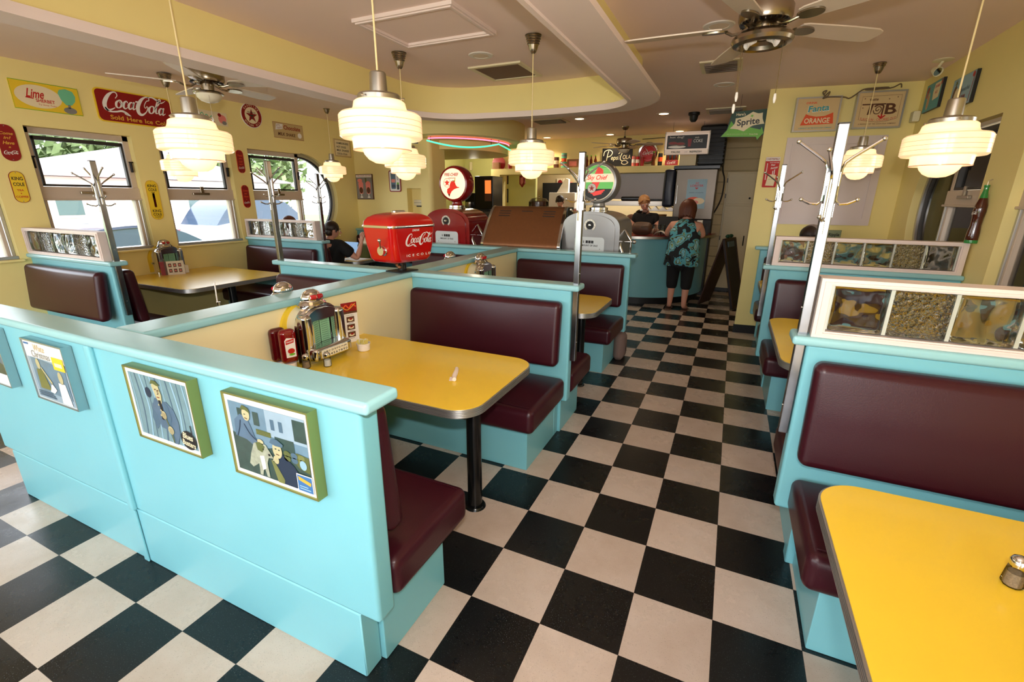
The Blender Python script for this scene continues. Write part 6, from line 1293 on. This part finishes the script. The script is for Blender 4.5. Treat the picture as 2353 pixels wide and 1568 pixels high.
t = thing('round_tray', 'round dark red tray leaning at the left end of the high ledge', 'tray', (-4.80, YL + .05, ZL + .115)); M_ = Matrix.Rotation(PI / 2, 4, 'X'); B().lathe([(0, 0), (.15, 0), (.155, .012), (.15, .014), (0, .01)], 36, M_=M_).build('tray', I['dred'], t); boxthing('wooden_box', 'brown wooden box in front of the round tray on the ledge', 'box', -4.88, -4.72, 7.62, 7.70, ZL, ZL + .13, WOODF)
boxthing('cream_card', 'small cream and black card standing behind the hanging lamp on the ledge', 'card', -3.92, -3.82, 7.78, 7.79, ZL, ZL + .20, I['tan'], 0)
t = thing('wall_conduit', 'thin dark cable running along the top of the service wall', 'cable', (0, 7.85, 2.65)); B().tube([(-1.85, 0, -.01), (-1.5, 0, .0), (-1.1, 0, .0), (-.6, 0, -.02)], .006, 6).build('cable', DKMET, t)
# ------------------------------------------------------------------ kitchen seen through the pass-through
KW = mat('kitchen_hood_grey', (176, 168, 166), .45, metal=.2)
boxthing('extractor_hood', 'long pale grey extractor hood above the kitchen pass-through', 'extractor hood', -2.62, -1.10, 7.95, 8.6, 1.57, 2.30, KW)
boxthing('steel_shelf', 'stainless steel pass shelf below the extractor hood', 'shelf', -2.85, -1.09, 7.70, 7.95, 1.45, 1.54, STAIN)
boxthing('kitchen_oven', 'black oven unit deep in the kitchen', 'oven', -4.25, -3.3, 8.95, 9.35, 0, 1.92, BLKMAT)
boxthing('microwave', 'white microwave behind the dark-haired kitchen worker', 'microwave', -3.90, -3.30, 8.45, 8.8, 1.36, 1.70, WHITE, .015)
boxthing('kitchen_trolley', 'steel trolley carrying the microwave', 'trolley', -4.0, -3.2, 8.4, 8.85, 0, 1.36, STAIN)
tag(B().prism([(-.13, 0), (.13, 0), (.13, .28), (.06, .30)], -.05, .05, axis='y').build('paper_bag', PAPER, None, smooth=0, loc=(-3.62, 8.6, 1.701)), 'folded white paper on top of the microwave', 'paper bag')
boxthing('steel_worktop', 'stainless worktop running behind the pass-through', 'worktop', -3.0, -1.09, 7.90, 8.5, 0, 1.02, STAIN)
boxthing('black_pan', 'black pan on the steel pass shelf behind the silver pump globe', 'pan', -2.15, -1.80, 7.75, 7.93, 1.5405, 1.62, BLACK, .02); boxthing('black_tray', 'long black tray on the steel pass shelf', 'tray', -1.75, -1.2, 7.75, 7.93, 1.5405, 1.575, BLACK, .01)
for k in range(4): tag(B().prism([(-.06, 0), (.06, 0), (0, .06)], -.09, .09, axis='y').build('foil_tent', STAIN, None, smooth=0, loc=(-1.62 + .14 * k, 7.74, 1.3905)), ('leftmost folded foil cone under the pass shelf', 'second folded foil cone from the left under the pass shelf', 'third folded foil cone from the left under the pass shelf', 'rightmost folded foil cone under the pass shelf')[k], 'foil cone', 'foil cones under the pass shelf')
boxthing('steel_rail', 'steel rail shelf holding the foil cones', 'shelf', -1.75, -1.10, 7.64, 7.86, 1.36, 1.39, STAIN)
t = thing('wicker_basket', 'round brown wicker basket behind the blonde woman', 'basket', (-1.42, 7.75, 1.13)); B().lathe([(0, .0), (.13, 0), (.145, .05), (.15, .16), (.14, .16), (.13, .01)], 28).build('basket', BASKET, t); B().lathe([(.152, .15), (.158, .16), (.152, .17), (.146, .16)], 28).build('rim', BASKET, t)
boxthing('basket_shelf', 'low steel shelf carrying the wicker basket', 'shelf', -1.75, -1.10, 7.62, 7.88, 1.10, 1.13, STAIN)
t, b = sign('framed_notice', 'red heart-shaped notice on the kitchen side wall seen through the pass-through', 'notice', (-3.95, 9.38, 1.92), 0, hw(.20, .22), 'cream', .01); b.ell(-.02, .0, .06, .08, 'dred', 1); b.rect(.04, .046, -.1, .1, 'brown', 1); b.done()
t, b = sign('framed_notice', 'pale notice next to the red one on the kitchen wall', 'notice', (-3.72, 9.38, 1.90), 0, hw(.18, .20), 'tan', .01); b.rect(-.06, .06, -.05, .05, 'pink', 1); b.done()
t, b = sign('hanging_shield', 'dark red shield-shaped plaque hanging at the left of the pass-through', 'plaque', (-4.30, 7.90, 1.93), math.radians(-25), [(-.08, .10), (.08, .13), (.09, -.05), (0, -.13), (-.08, -.06)], 'dred', .02); b.poly([(-.045, .06), (.045, .08), (.05, -.03), (0, -.08), (-.045, -.04)], 'pink', 1); b.done()
B().tube([(0, -.01, .10), (0, -.01, .14)], .004, 6).build('hook', DKMET, t)
light('kitchen_fill', 'AREA', (-2.4, 8.7, 2.6), 65, (1, .93, .82), (0, 0, 0), shape='RECTANGLE', size=2.0, size_y=.2)  # added fill lamp without a fitting, brightens the kitchen
light('hall_fill', 'POINT', (-5.2, 7.4, 2.3), 16, (1, .92, .72), shadow_soft_size=.08)  # added lamp, no fixture modelled here; lifts the dim hall
# drinks machine in the hall
t = thing('coffee_machine', 'tall black drinks machine with a lit amber panel beside the red pump globe', 'coffee machine', (-4.58, 6.85, 0)); B().box(-.20, .20, -.18, .25, 1.33, 1.98, .012, 2).build('machine_body', BLACK, t); b = Board(t, .181); b.rect(.02, .17, 1.52, 1.92, 'brown', 1, 'panel'); b.done(); AMB = glow('amber_panel', (255, 130, 60), .9)
b = B(); b.box(.03, .16, -.185, -.181, 1.66, 1.90); b.build('lit_panel', AMB, t, smooth=0); B().box(-.19, .19, -.30, -.18, 1.33, 1.37, .005, 1).build('drip_tray', BLKMAT, t)
boxthing('hall_cabinet', 'low cabinet under the black drinks machine', 'cabinet', -5.3, -4.33, 6.55, 7.2, 0, 1.33, mat('hall_cabinet_paint', (70, 60, 50), .5))
t = thing('coffee_grinder', 'dark coffee grinder with a steel bowl left of the drinks machine', 'coffee maker', (-4.95, 6.75, 1.3305)); B().box(-.11, .11, -.1, .1, 0, .06, .006, 2).build('base', BLKMAT, t); B().box(-.11, .11, .02, .1, .06, .34, .006, 2).build('column', BLACK, t); B().lathe([(0, .07), (.06, .07), (.075, .13), (.07, .17), (0, .17)], 24).build('steel_jug', STEEL, t)
for (z, s_) in ((1.95, 'upper black-framed notice right of the drinks machine'), (1.55, 'lower black-framed notice right of the drinks machine')):
    t, b = sign('black_framed_notice', s_, 'framed notice', (-4.98, 8.399, z + .08), 0, hw(.22, .30), 'black', .015); b.rect(-.085, .085, -.125, .125, 'pink' if z > 1.8 else 'white', 1, 'notice'); b.done()
t = thing('hall_wall_lamp', 'small cream wall fitting high on the green hall wall', 'wall lamp', (-6.0 + .18, 8.398, 2.28)); B().box(-.03, .03, -.05, 0, -.09, .09, .008, 2).build('fitting', CREAM, t)
t = thing('hall_clock', 'dark round clock edge just inside the hall opening', 'clock', (-5.998, 7.9, 2.0)); M_ = Matrix.Rotation(PI / 2, 4, 'Y'); B().lathe([(0, 0), (.16, 0), (.165, .03), (.14, .035), (0, .03)], 32, M_=M_).build('clock_case', BLACK, t)
# ------------------------------------------------------------------ cupboards and blackboard by the corridor
t = thing('tall_cupboard', 'tall cream cupboard with four doors at the end of the aisle', 'cupboard', (.15, 7.42, 0)); B().box(-.46, .46, -.01, .17, .06, 2.02, .006, 1).build('carcass', CUPB, t); B().box(-.44, .44, .01, .17, 0, .06).build('plinth', BLKBASE, t, smooth=0)
def door(x0, x1, z0, z1, hx, knob):
    d = B().box(x0 + .006, x1 - .006, -.03, -.01, z0 + .006, z1 - .006, .004, 1).build('door', CUPB, t)
    if knob: B().ball((hx, -.045, z0 + .10), .016, 12).build('knob', DKMET, d)
    else: B().tube([(hx, -.03, z0 + .72), (hx, -.055, z0 + .74), (hx, -.055, z0 + .86), (hx, -.03, z0 + .88)], .008, 8).build('handle', DKMET, d)
    return d
door(-.44, -.005, 1.50, 2.0, -.07, True); door(.005, .44, 1.50, 2.0, .07, True); door(-.44, -.005, .10, 1.48, -.07, False); door(.005, .44, .10, 1.48, .07, False)
for z in (1.6, 1.85, .9, .5): B().box(-.452, -.44, -.034, -.012, z, z + .07).build('hinge', DKMET, t, smooth=0)
t = thing('sandwich_board', 'folding dark chalkboard sign with a wood frame standing beside the alcove wall', 'chalkboard', (-.13, 6.15, 0), math.radians(12))
CHB = mat('chalkboard', (38, 40, 46), .6, var=.3, vscale=8); DW = mat('dark_board_frame', (58, 36, 28), .45)
lean = Matrix.Rotation(math.radians(13), 4, 'X')
def leaf(sg, m, nm):
    M_ = Matrix.Translation((0, sg * .0, 1.02)) @ Matrix.Rotation(math.radians(sg * 14), 4, 'Y'); b = B(); b.box(-.012, .012, -.24, .24, -1.04, 0, .004, 1, M_); return b.build(nm, m, t)
leaf(1, DW, 'rear_leaf'); f = leaf(-1, CHB, 'chalk_leaf')
M_ = Matrix.Translation((0, 0, 1.02)) @ Matrix.Rotation(math.radians(-14), 4, 'Y')
t.rotation_euler = (0, 0, math.radians(-18)); t.location = (-.14, 6.1, .01)
b = B()
for (a0, a1, c0, c1) in ((-.24, -.21, -1.04, 0), (.21, .24, -1.04, 0), (-.24, .24, -.03, 0), (-.24, .24, -1.04, -1.0)): b.box(.010, .018, a0, a1, c0, c1, 0, 1, M_); b.box(-.018, -.010, a0, a1, c0, c1, 0, 1, M_)
b.build('board_frame', DW, t, smooth=0)
b = B(); random.seed(9)
for k in range(9):
    z = -.2 - k * .085; y = -.16
    while y < .14: L_n = random.uniform(.02, .05); b.box(-.0195, -.0188, y, y + L_n, z, z + random.uniform(.012, .03), 0, 1, M_); y += L_n + .015
b.build('chalk_writing', I['lblue'], t, smooth=0); 
b = B(); b.box(-.022, .02, -.13, .13, -.13, -.05, .003, 1, M_); b.build('name_plate', I['slate'], t, smooth=0); 
for sy in (-.07, .06): B().ball((0, sy, 1.05), .035, 10, (1, 1.2, .8)).build('green_ornament', I['dgreen'], t)
t = thing('hanging_hose', 'dark cable looping down the slatted wall beside the cupboard', 'cable', (-.40, 7.55, 0)); B().tube(spline([(.0, 0, 2.55), (.0, -.01, 2.1), (.05, -.02, 1.9), (.04, -.03, 1.6), (-.05, -.04, 1.35), (-.16, -.05, 1.2)], 8), .012, 8).build('cable', BLKMAT, t)
t = thing('grey_floor_bag', 'grey bag on the floor at the aisle end of the bench by the silver pump', 'bag', (-1.02, 2.98, 0)); B().cushion((0, 0, .13), (.05, .10, .13), .04, (.01, .01, .02), n=5).build('bag_body', GREYB, t); B().tube([(.05, -.03, .22), (.062, 0, .10), (.05, .03, .03)], .004, 6).build('strap', BLKMAT, t)
# things on the man's table
boxthing('laptop', 'pale blue screen of a laptop in front of the seated man', 'laptop', -5.42, -5.12, 3.72, 3.735, ZT, ZT + .20, glow('screen_blue', (150, 190, 240), .5), .002)
boxthing('shopping_bag', 'olive green bag on the table beyond the seated man', 'bag', -4.98, -4.78, 3.55, 3.66, ZT, ZT + .20, I['olive'], .02); boxthing('cardboard_box', 'pink-white box on the table beyond the olive bag', 'box', -5.15, -4.85, 3.85, 4.0, ZT, ZT + .26, I['cream']); boxthing('paper_tray', 'white paper tray on the table corner below the red dispenser', 'paper tray', -4.92, -4.70, 3.25, 3.5, ZT, ZT + .012, PAPER)
boxthing('pink_packet', 'small pink packet on the second right island table by its jukebox', 'packet', -1.98, -1.90, 2.18, 2.20, ZT, ZT + .06, I['pink'], 0)

# ------------------------------------------------------------------ people
def skin_mesh(name, J, E, m, par, sub=2, label=None):
    """J: {key: ((x,y,z), r)}; E: list of key pairs"""
    bm = bmesh.new(); lay = bm.verts.layers.skin.verify(); V = {}
    for k, (p, r) in J.items(): v = bm.verts.new(p); v[lay].radius = r if isinstance(r, tuple) else (r, r); V[k] = v
    root = list(J)[0]; V[root][lay].use_root = True
    for a, b_ in E: bm.edges.new((V[a], V[b_]))
    me = bpy.data.meshes.new(name); bm.to_mesh(me); bm.free(); me.materials.append(m)
    o = bpy.data.objects.new(name, me); COL.objects.link(o); o.parent = par
    s = o.modifiers.new('skin', 'SKIN'); s.use_smooth_shade = True; u = o.modifiers.new('sub', 'SUBSURF'); u.levels = sub; u.render_levels = sub
    if label: o['label'] = label
    return o
def lerp(a, b_, t_): return tuple(a[i] + (b_[i] - a[i]) * t_ for i in range(3))
def hand(J, E, key, wrist, dirv, up, s=1.0, curl=.5):
    d = Vector(dirv).normalized(); u = Vector(up); u = (u - d * u.dot(d)).normalized(); sd = d.cross(u); w0 = Vector(wrist)
    palm = w0 + d * .055 * s; J[key + 'p'] = (tuple(palm), .026 * s); E.append((key, key + 'p'))
    for k, (off, ln) in enumerate(((-.030, .062), (-.010, .072), (.010, .068), (.030, .054))):
        a = palm + d * .025 * s + sd * off * s; b_ = a + d * ln * .5 * s; c = b_ + (d * (1 - curl) - u * curl).normalized() * ln * .5 * s
        J['%sf%da' % (key, k)] = (tuple(a), .0105 * s); J['%sf%db' % (key, k)] = (tuple(b_), .0095 * s); J['%sf%dc' % (key, k)] = (tuple(c), .008 * s)
        E += [(key + 'p', '%sf%da' % (key, k)), ('%sf%da' % (key, k), '%sf%db' % (key, k)), ('%sf%db' % (key, k), '%sf%dc' % (key, k))]
    a = w0 + d * .02 * s - sd * .032 * s; b_ = a + (d * .7 - sd * .5).normalized() * .042 * s
    J[key + 'ta'] = (tuple(a), .0115 * s); J[key + 'tb'] = (tuple(b_), .0095 * s); E += [(key, key + 'ta'), (key + 'ta', key + 'tb')]
def figure(label, loc, rz, P, skin_m=SKIN, hair=None, shirt=None, trousers=None, group=None, sleeve=.5):
    """P: joints in local coords, facing +y"""
    t = thing('person', label, 'person', loc, rz, group); J = {}; E = []
    g = lambda k: P[k]
    b = P.get('bulk', 1.0)
    J['pel'] = (g('pel'), .125 * b); J['wai'] = (lerp(g('pel'), g('che'), .5), .115 * b); J['che'] = (g('che'), .125 * b); J['ncb'] = (g('ncb'), .062); J['nck'] = (lerp(g('ncb'), g('hed'), .45), .050)
    E += [('pel', 'wai'), ('wai', 'che'), ('che', 'ncb'), ('ncb', 'nck')]
    h = Vector(g('hed')); fd = Vector(P.get('face', (0, 1, 0))).normalized(); upv = Vector(P.get('hup', (0, 0, 1))).normalized()
    J['hd0'] = (tuple(h - upv * .045 + fd * .018), .062); J['hd1'] = (tuple(h + upv * .015 - fd * .008), .083); J['hd2'] = (tuple(h + upv * .075 - fd * .012), .062); E += [('nck', 'hd0'), ('hd0', 'hd1'), ('hd1', 'hd2')]
    J['chn'] = (tuple(h - upv * .075 + fd * .055), .026); E.append(('hd0', 'chn'))
    for s_, nm in ((-1, 'l'), (1, 'r')):
        sh, el, wr = g(nm + 'sh'), g(nm + 'el'), g(nm + 'wr'); J[nm + 'sh'] = (sh, .058 * b ** .5); J[nm + 'ua'] = (lerp(sh, el, .5), .050 * b ** .5); J[nm + 'el'] = (el, .040); J[nm + 'fa'] = (lerp(el, wr, .4), .038); J[nm + 'wr'] = (wr, .024)
        E += [('che', nm + 'sh'), (nm + 'sh', nm + 'ua'), (nm + 'ua', nm + 'el'), (nm + 'el', nm + 'fa'), (nm + 'fa', nm + 'wr')]
        d = Vector(wr) - Vector(el); hand(J, E, nm + 'wr', wr, P.get(nm + 'hd', tuple(d)), P.get(nm + 'hu', (0, 0, 1)))
        hp, kn, an, toe = g(nm + 'hp'), g(nm + 'kn'), g(nm + 'an'), g(nm + 'to'); J[nm + 'hp'] = (hp, .098 * b); J[nm + 'th'] = (lerp(hp, kn, .5), .080 * b ** .5); J[nm + 'kn'] = (kn, .056); J[nm + 'ca'] = (lerp(kn, an, .35), .056); J[nm + 'an'] = (an, .034); J[nm + 'to'] = (toe, .03)
        E += [('pel', nm + 'hp'), (nm + 'hp', nm + 'th'), (nm + 'th', nm + 'kn'), (nm + 'kn', nm + 'ca'), (nm + 'ca', nm + 'an'), (nm + 'an', nm + 'to')]
    skin_mesh('body', J, E, skin_m, t)
    # face: eyes, nose, mouth, ears
    side = fd.cross(upv).normalized(); Rm = Matrix((side, fd, upv)).transposed().to_4x4()
    F = Matrix.Translation(h) @ Rm
    for s_ in (-1, 1):
        B().ball((s_ * .030, .074, .008), .0115, 12, (1.1, .7, .8), M_=F).build('eye', I['white'], t); B().ball((s_ * .030, .0815, .008), .0055, 10, M_=F).build('iris', I['brown'], t)
        B().ball((s_ * .078, -.008, -.005), .026, 14, (.35, .75, 1.15), M_=F).build('ear', skin_m, t); B().tube([tuple(F @ Vector((s_ * .016, .084, .032))), tuple(F @ Vector((s_ * .032, .084, .036))), tuple(F @ Vector((s_ * .046, .074, .030)))], .0035, 6).build('eyebrow', hair[0] if hair else HAIRD, t)
    B().tube([tuple(F @ Vector((0, .080, .015))), tuple(F @ Vector((0, .094, -.010))), tuple(F @ Vector((0, .100, -.022)))], [.007, .010, .013], 10).build('nose', skin_m, t)
    B().tube([tuple(F @ Vector((-.022, .084, -.050))), tuple(F @ Vector((0, .092, -.048))), tuple(F @ Vector((.022, .084, -.050)))], [.003, .006, .003], 8).build('mouth', I['pink'], t)
    if hair:
        hm, style = hair; b2 = B()
        if style == 'bob':   # shoulder-length bob
            for k in range(26):
                a = math.radians(-205 + 230 * k / 25); x, y = .083 * math.cos(a), -.012 + .086 * math.sin(a)
                top = F @ Vector((x * .45, y * .5 - .01, .105)); mid = F @ Vector((x * 1.08, y * 1.08, .045)); low = F @ Vector((x * 1.16, y * 1.12 - .005, -.055)); end = F @ Vector((x * 1.12, y * 1.08 - .008, -.125 - .01 * math.sin(k * 2.1)))
                b2.tube(spline([tuple(top), tuple(mid), tuple(low), tuple(end)], 3), [.026] * 3 + [.024] * 3 + [.019] * 3 + [.012], 7)
            b2.ball((0, -.015, .045), .092, 20, (.98, 1.0, .85), M_=F)
        elif style == 'pony':
            b2.ball((0, -.022, .038), .093, 22, (.98, 1.0, .90), M_=F)
            for k in range(9): a = k * .7; P0 = [F @ Vector((.0 + .012 * math.cos(a), -.105, .02 + .012 * math.sin(a))), F @ Vector((.015 * math.cos(a) - .015, -.145, .0)), F @ Vector((.02 * math.cos(a) - .02, -.155, -.05 + .01 * math.sin(a))), F @ Vector((.018 * math.cos(a) - .01, -.135, -.11))]; b2.tube(spline([tuple(q) for q in P0], 3), [.016] * 4 + [.015] * 3 + [.012] * 2 + [.005], 6)
            for s_ in (-1, 1): b2.tube([tuple(F @ Vector((s_ * .02, .07, .085))), tuple(F @ Vector((s_ * .066, .052, .055))), tuple(F @ Vector((s_ * .084, .0, .012)))], [.012, .018, .012], 8)
        else:               # short crop
            b2.ball((0, -.022, .036), .094, 24, (.97, 1.0, .95), M_=F); b2.ball((0, -.05, -.02), .072, 18, (1.02, .75, .9), M_=F)
            for s_ in (-1, 1): b2.tube([tuple(F @ Vector((s_ * .080, .018, .03))), tuple(F @ Vector((s_ * .082, .022, -.02)))], [.012, .006], 8)
        b2.build('hair', hm, t, smooth=80)
    if shirt:
        sm, ln, e = shirt; SJ = {}; SE = []
        SJ['pel'] = (lerp(g('pel'), g('che'), .12), (.125 + e) * b); SJ['wai'] = (J['wai'][0], .122 * b + e); SJ['che'] = (g('che'), .129 * b + e); SJ['ncb'] = (lerp(g('che'), g('ncb'), .78), .070 + e); SE += [('pel', 'wai'), ('wai', 'che'), ('che', 'ncb')]
        for nm in 'lr':
            SJ[nm + 'sh'] = (g(nm + 'sh'), .062 * b ** .5 + e)
            SE.append(('che', nm + 'sh'))
            if sleeve: SJ[nm + 'sl'] = (lerp(g(nm + 'sh'), g(nm + 'el'), sleeve), .058 * b ** .5 + e); SE.append((nm + 'sh', nm + 'sl'))
        skin_mesh('shirt', SJ, SE, sm, t)
    if trousers:
        tm, frac = trousers; TJ = {'pel': (g('pel'), .132 * b)}; TE = []
        for nm in 'lr':
            TJ[nm + 'hp'] = (g(nm + 'hp'), .106 * b); TJ[nm + 'th'] = (J[nm + 'th'][0], .090 * b ** .5); TJ[nm + 'kn'] = (g(nm + 'kn'), .072); TJ[nm + 'cu'] = (lerp(g(nm + 'kn'), g(nm + 'an'), frac), .066 if frac < .6 else .05)
            TE += [('pel', nm + 'hp'), (nm + 'hp', nm + 'th'), (nm + 'th', nm + 'kn'), (nm + 'kn', nm + 'cu')]
        skin_mesh('trousers', TJ, TE, tm, t)
    return t, F
# customer at the counter
PAIS = bpy.data.materials.new('paisley_cloth'); PAIS.use_nodes = True; nt = PAIS.node_tree; N = nt.nodes; L = nt.links; p = N['Principled BSDF']; p.inputs['Roughness'].default_value = .8
tc = N.new('ShaderNodeTexCoord'); vo = N.new('ShaderNodeTexVoronoi'); vo.inputs['Scale'].default_value = 8.5; no = N.new('ShaderNodeTexNoise'); no.inputs['Scale'].default_value = 9; no.inputs['Detail'].default_value = 2
mixv = N.new('ShaderNodeMix'); mixv.data_type = 'RGBA'; mixv.inputs[0].default_value = .16; L.new(tc.outputs['Object'], mixv.inputs[6]); L.new(tc.outputs['Object'], no.inputs['Vector']); L.new(no.outputs['Color'], mixv.inputs[7]); L.new(mixv.outputs[2], vo.inputs['Vector'])
ra = N.new('ShaderNodeValToRGB'); ra.color_ramp.interpolation = 'CONSTANT'; els = ra.color_ramp.elements; els[0].position = 0; els[0].color = lin((170, 216, 226)) + (1,); els[1].position = .12; els[1].color = lin((30, 44, 40)) + (1,)
for ps, cc_ in ((.16, (180, 190, 110)), (.22, (110, 186, 200)), (.34, (150, 205, 216)), (.43, (40, 58, 52)), (.50, (128, 146, 96)), (.56, (88, 170, 186)), (.72, (24, 30, 34))): e_ = els.new(ps); e_.color = lin(cc_) + (1,)
wv = N.new('ShaderNodeMath'); wv.operation = 'MULTIPLY'; wv.inputs[1].default_value = 1.25; L.new(vo.outputs['Distance'], wv.inputs[0]); L.new(wv.outputs[0], ra.inputs[0]); L.new(ra.outputs[0], p.inputs['Base Color'])
Pw = dict(pel=(0, 0, .84), che=(.0, .03, 1.14), ncb=(.0, .05, 1.30), hed=(.0, .08, 1.445), face=(.12, .9, -.25), hup=(0, .2, 1), bulk=1.22,
    lsh=(-.185, .04, 1.22), lel=(-.27, .11, 1.085), lwr=(-.13, .32, 1.085), rsh=(.185, .04, 1.22), rel=(.235, .10, 1.085), rwr=(.12, .32, 1.085), lhp=(-.095, 0, .80), rhp=(.095, 0, .80), lkn=(-.095, .0, .46), rkn=(.10, .01, .46), lan=(-.10, -.03, .07), ran=(.10, -.03, .07), lto=(-.125, .10, .035), rto=(.125, .10, .035))
cust, F = figure('woman in a teal paisley sleeveless tunic and black capris leaning on the counter', (-.725, 5.50, 0), math.radians(-4), Pw, hair=(HAIRBR, 'bob'))
def loft_el(name, rings, m, par, n=32, cap=False):
    b = B(); vs = []; fs = []
    for k, (cx_, cy_2, z, rx, ry) in enumerate(rings):
        for i in range(n): a = 2 * PI * i / n; w_ = 1 + .012 * math.sin(a * 7 + k) * (1 if k < 3 else 0); vs.append((cx_ + rx * w_ * math.cos(a), cy_2 + ry * w_ * math.sin(a), z))
    for j in range(len(rings) - 1):
        for i in range(n): fs.append((j * n + i, j * n + (i + 1) % n, (j + 1) * n + (i + 1) % n, (j + 1) * n + i))
    b.mesh(vs, fs); o = b.build(name, m, par, smooth=80); s_ = o.modifiers.new('sol', 'SOLIDIFY'); s_.thickness = .006; return o
loft_el('tunic', [(0, .0, .665, .250, .185), (0, .0, .75, .235, .178), (0, .005, .90, .222, .170), (0, .015, 1.02, .215, .165), (0, .025, 1.12, .212, .158), (0, .035, 1.20, .185, .135), (0, .04, 1.255, .150, .10), (0, .045, 1.29, .105, .078), (0, .05, 1.315, .082, .068)], PAIS, cust)
J = {'pel': ((0, 0, .80), .15)}; E_ = []
for s_, nm in ((-1, 'l'), (1, 'r')): J[nm + 'a'] = ((s_ * .10, 0, .72), .118); J[nm + 'b'] = ((s_ * .10, 0, .55), .100); J[nm + 'c'] = ((s_ * .10, .0, .40), .084); J[nm + 'd'] = ((s_ * .10, -.01, .30), .080); E_ += [('pel', nm + 'a'), (nm + 'a', nm + 'b'), (nm + 'b', nm + 'c'), (nm + 'c', nm + 'd')]
skin_mesh('capri_trousers', J, E_, CLOTHK, cust)
for s_ in (-1, 1): B().box(s_ * .115 - .045, s_ * .115 + .045, -.09, .15, .0, .018, .008, 2).build('sandal', LEATH, cust); B().tube([(s_ * .115 - .045, .05, .02), (s_ * .115, .06, .075), (s_ * .115 + .045, .05, .02)], .009, 8).build('sandal_strap', LEATH, cust)
# cashier
Pc = dict(pel=(0, 0, .90), che=(0, .03, 1.20), ncb=(0, .05, 1.37), hed=(.02, .10, 1.515), face=(-.34, .80, -.42), hup=(.10, .42, 1), lsh=(-.165, .03, 1.30), lel=(-.24, .08, 1.09), lwr=(-.10, .28, 1.09), rsh=(.165, .03, 1.30), rel=(.22, .10, 1.09), rwr=(.05, .30, 1.10), lhp=(-.09, 0, .86), rhp=(.09, 0, .86), lkn=(-.09, .02, .48), rkn=(.09, .02, .48), lan=(-.09, 0, .07), ran=(.09, 0, .07), lto=(-.10, .12, .04), rto=(.10, .12, .04))
cash, F = figure('blonde woman in a black T-shirt behind the counter, looking down', (-1.43, 6.42, 0), math.radians(176), Pc, hair=(HAIRB, 'pony'), shirt=(CLOTHK, 1, .012), trousers=(CLOTHK, .95), sleeve=.55)
B().tube([(-.05, .10, 1.40), (-.03, .155, 1.33), (.0, .17, 1.29), (.03, .155, 1.33), (.05, .10, 1.40)], .0035, 6).build('necklace', DKMET, cash)
# kitchen staff
Pk = dict(Pc); Pk['face'] = (.2, .85, -.35)
figure('dark-haired kitchen worker half hidden behind the bronze cabinet', (-3.46, 8.05, 0), math.radians(190), Pk, hair=(HAIRD, 'short'), shirt=(I['dred'], 1, .012), trousers=(CLOTHK, .95))
Pt = dict(Pc); Pt.update(che=(0, .22, 1.12), ncb=(0, .33, 1.22), hed=(0, .45, 1.24), lsh=(-.16, .26, 1.24), rsh=(.16, .26, 1.24), lel=(-.30, .34, 1.14), rel=(.28, .38, 1.12), lwr=(-.20, .52, 1.09), rwr=(.16, .55, 1.09), face=(0, .6, -.8), hup=(0, .8, .6))
figure('kitchen worker in a white vest bending over behind the silver pump', (-2.02, 8.72, 0), math.radians(200), Pt, hair=(HAIRD, 'short'), shirt=(I['white'], 1, .010), trousers=(CLOTHK, .95), sleeve=0)
# seated people
def seated(bulk=1.0): return dict(pel=(0, 0, .555), che=(0, .05, .87), ncb=(0, .08, 1.04), hed=(.0, .12, 1.175), face=(.0, 1, 0), bulk=bulk, lsh=(-.18, .06, .96), lel=(-.25, .20, .78), lwr=(-.12, .40, .78), rsh=(.18, .06, .96), rel=(.25, .20, .78), rwr=(.12, .40, .78), lhp=(-.10, .06, .54), rhp=(.10, .06, .54), lkn=(-.12, .46, .54), rkn=(.12, .46, .54), lan=(-.12, .48, .09), ran=(.12, .48, .09), lto=(-.12, .60, .04), rto=(.12, .60, .04))
Pm = seated(1.22); Pm.update(face=(.55, .80, -.18), hup=(.05, .15, 1), rsh=(.21, .06, .97), rel=(.33, .20, .80), rwr=(.34, .30, 1.0), rhd=(.1, .1, 1), rhu=(0, -1, 0), lsh=(-.21, .06, .97), hed=(.03, .13, 1.155))
figure('seated man in a black T-shirt at the left window booth, raising a hand', (-4.93, 2.93, 0), 0, Pm, hair=(HAIRD, 'short'), shirt=(CLOTHK, 1, .02), trousers=(CLOTHK, .95), sleeve=.72)
Ps = seated(); figure('person beside the seated man, only hair showing above the glass blocks', (-5.66, 2.93, .035), 0, Ps, hair=(HAIRBR, 'short'), shirt=(I['slate'], 1, .012), trousers=(CLOTHK, .95))
t, F = figure('person with dark hair and a patterned cap, just showing above the second glass block screen', (.60, 4.12, .035), PI, seated(), hair=(HAIRD, 'short'), shirt=(I['brown'], 1, .012), trousers=(CLOTHK, .95))
B().ball((-.02, -.045, .055), .094, 20, (1, 1, .85), M_=F).build('cap', mat('patterned_cap_cloth', (150, 138, 134), .8, var=.5, vscale=40), t)
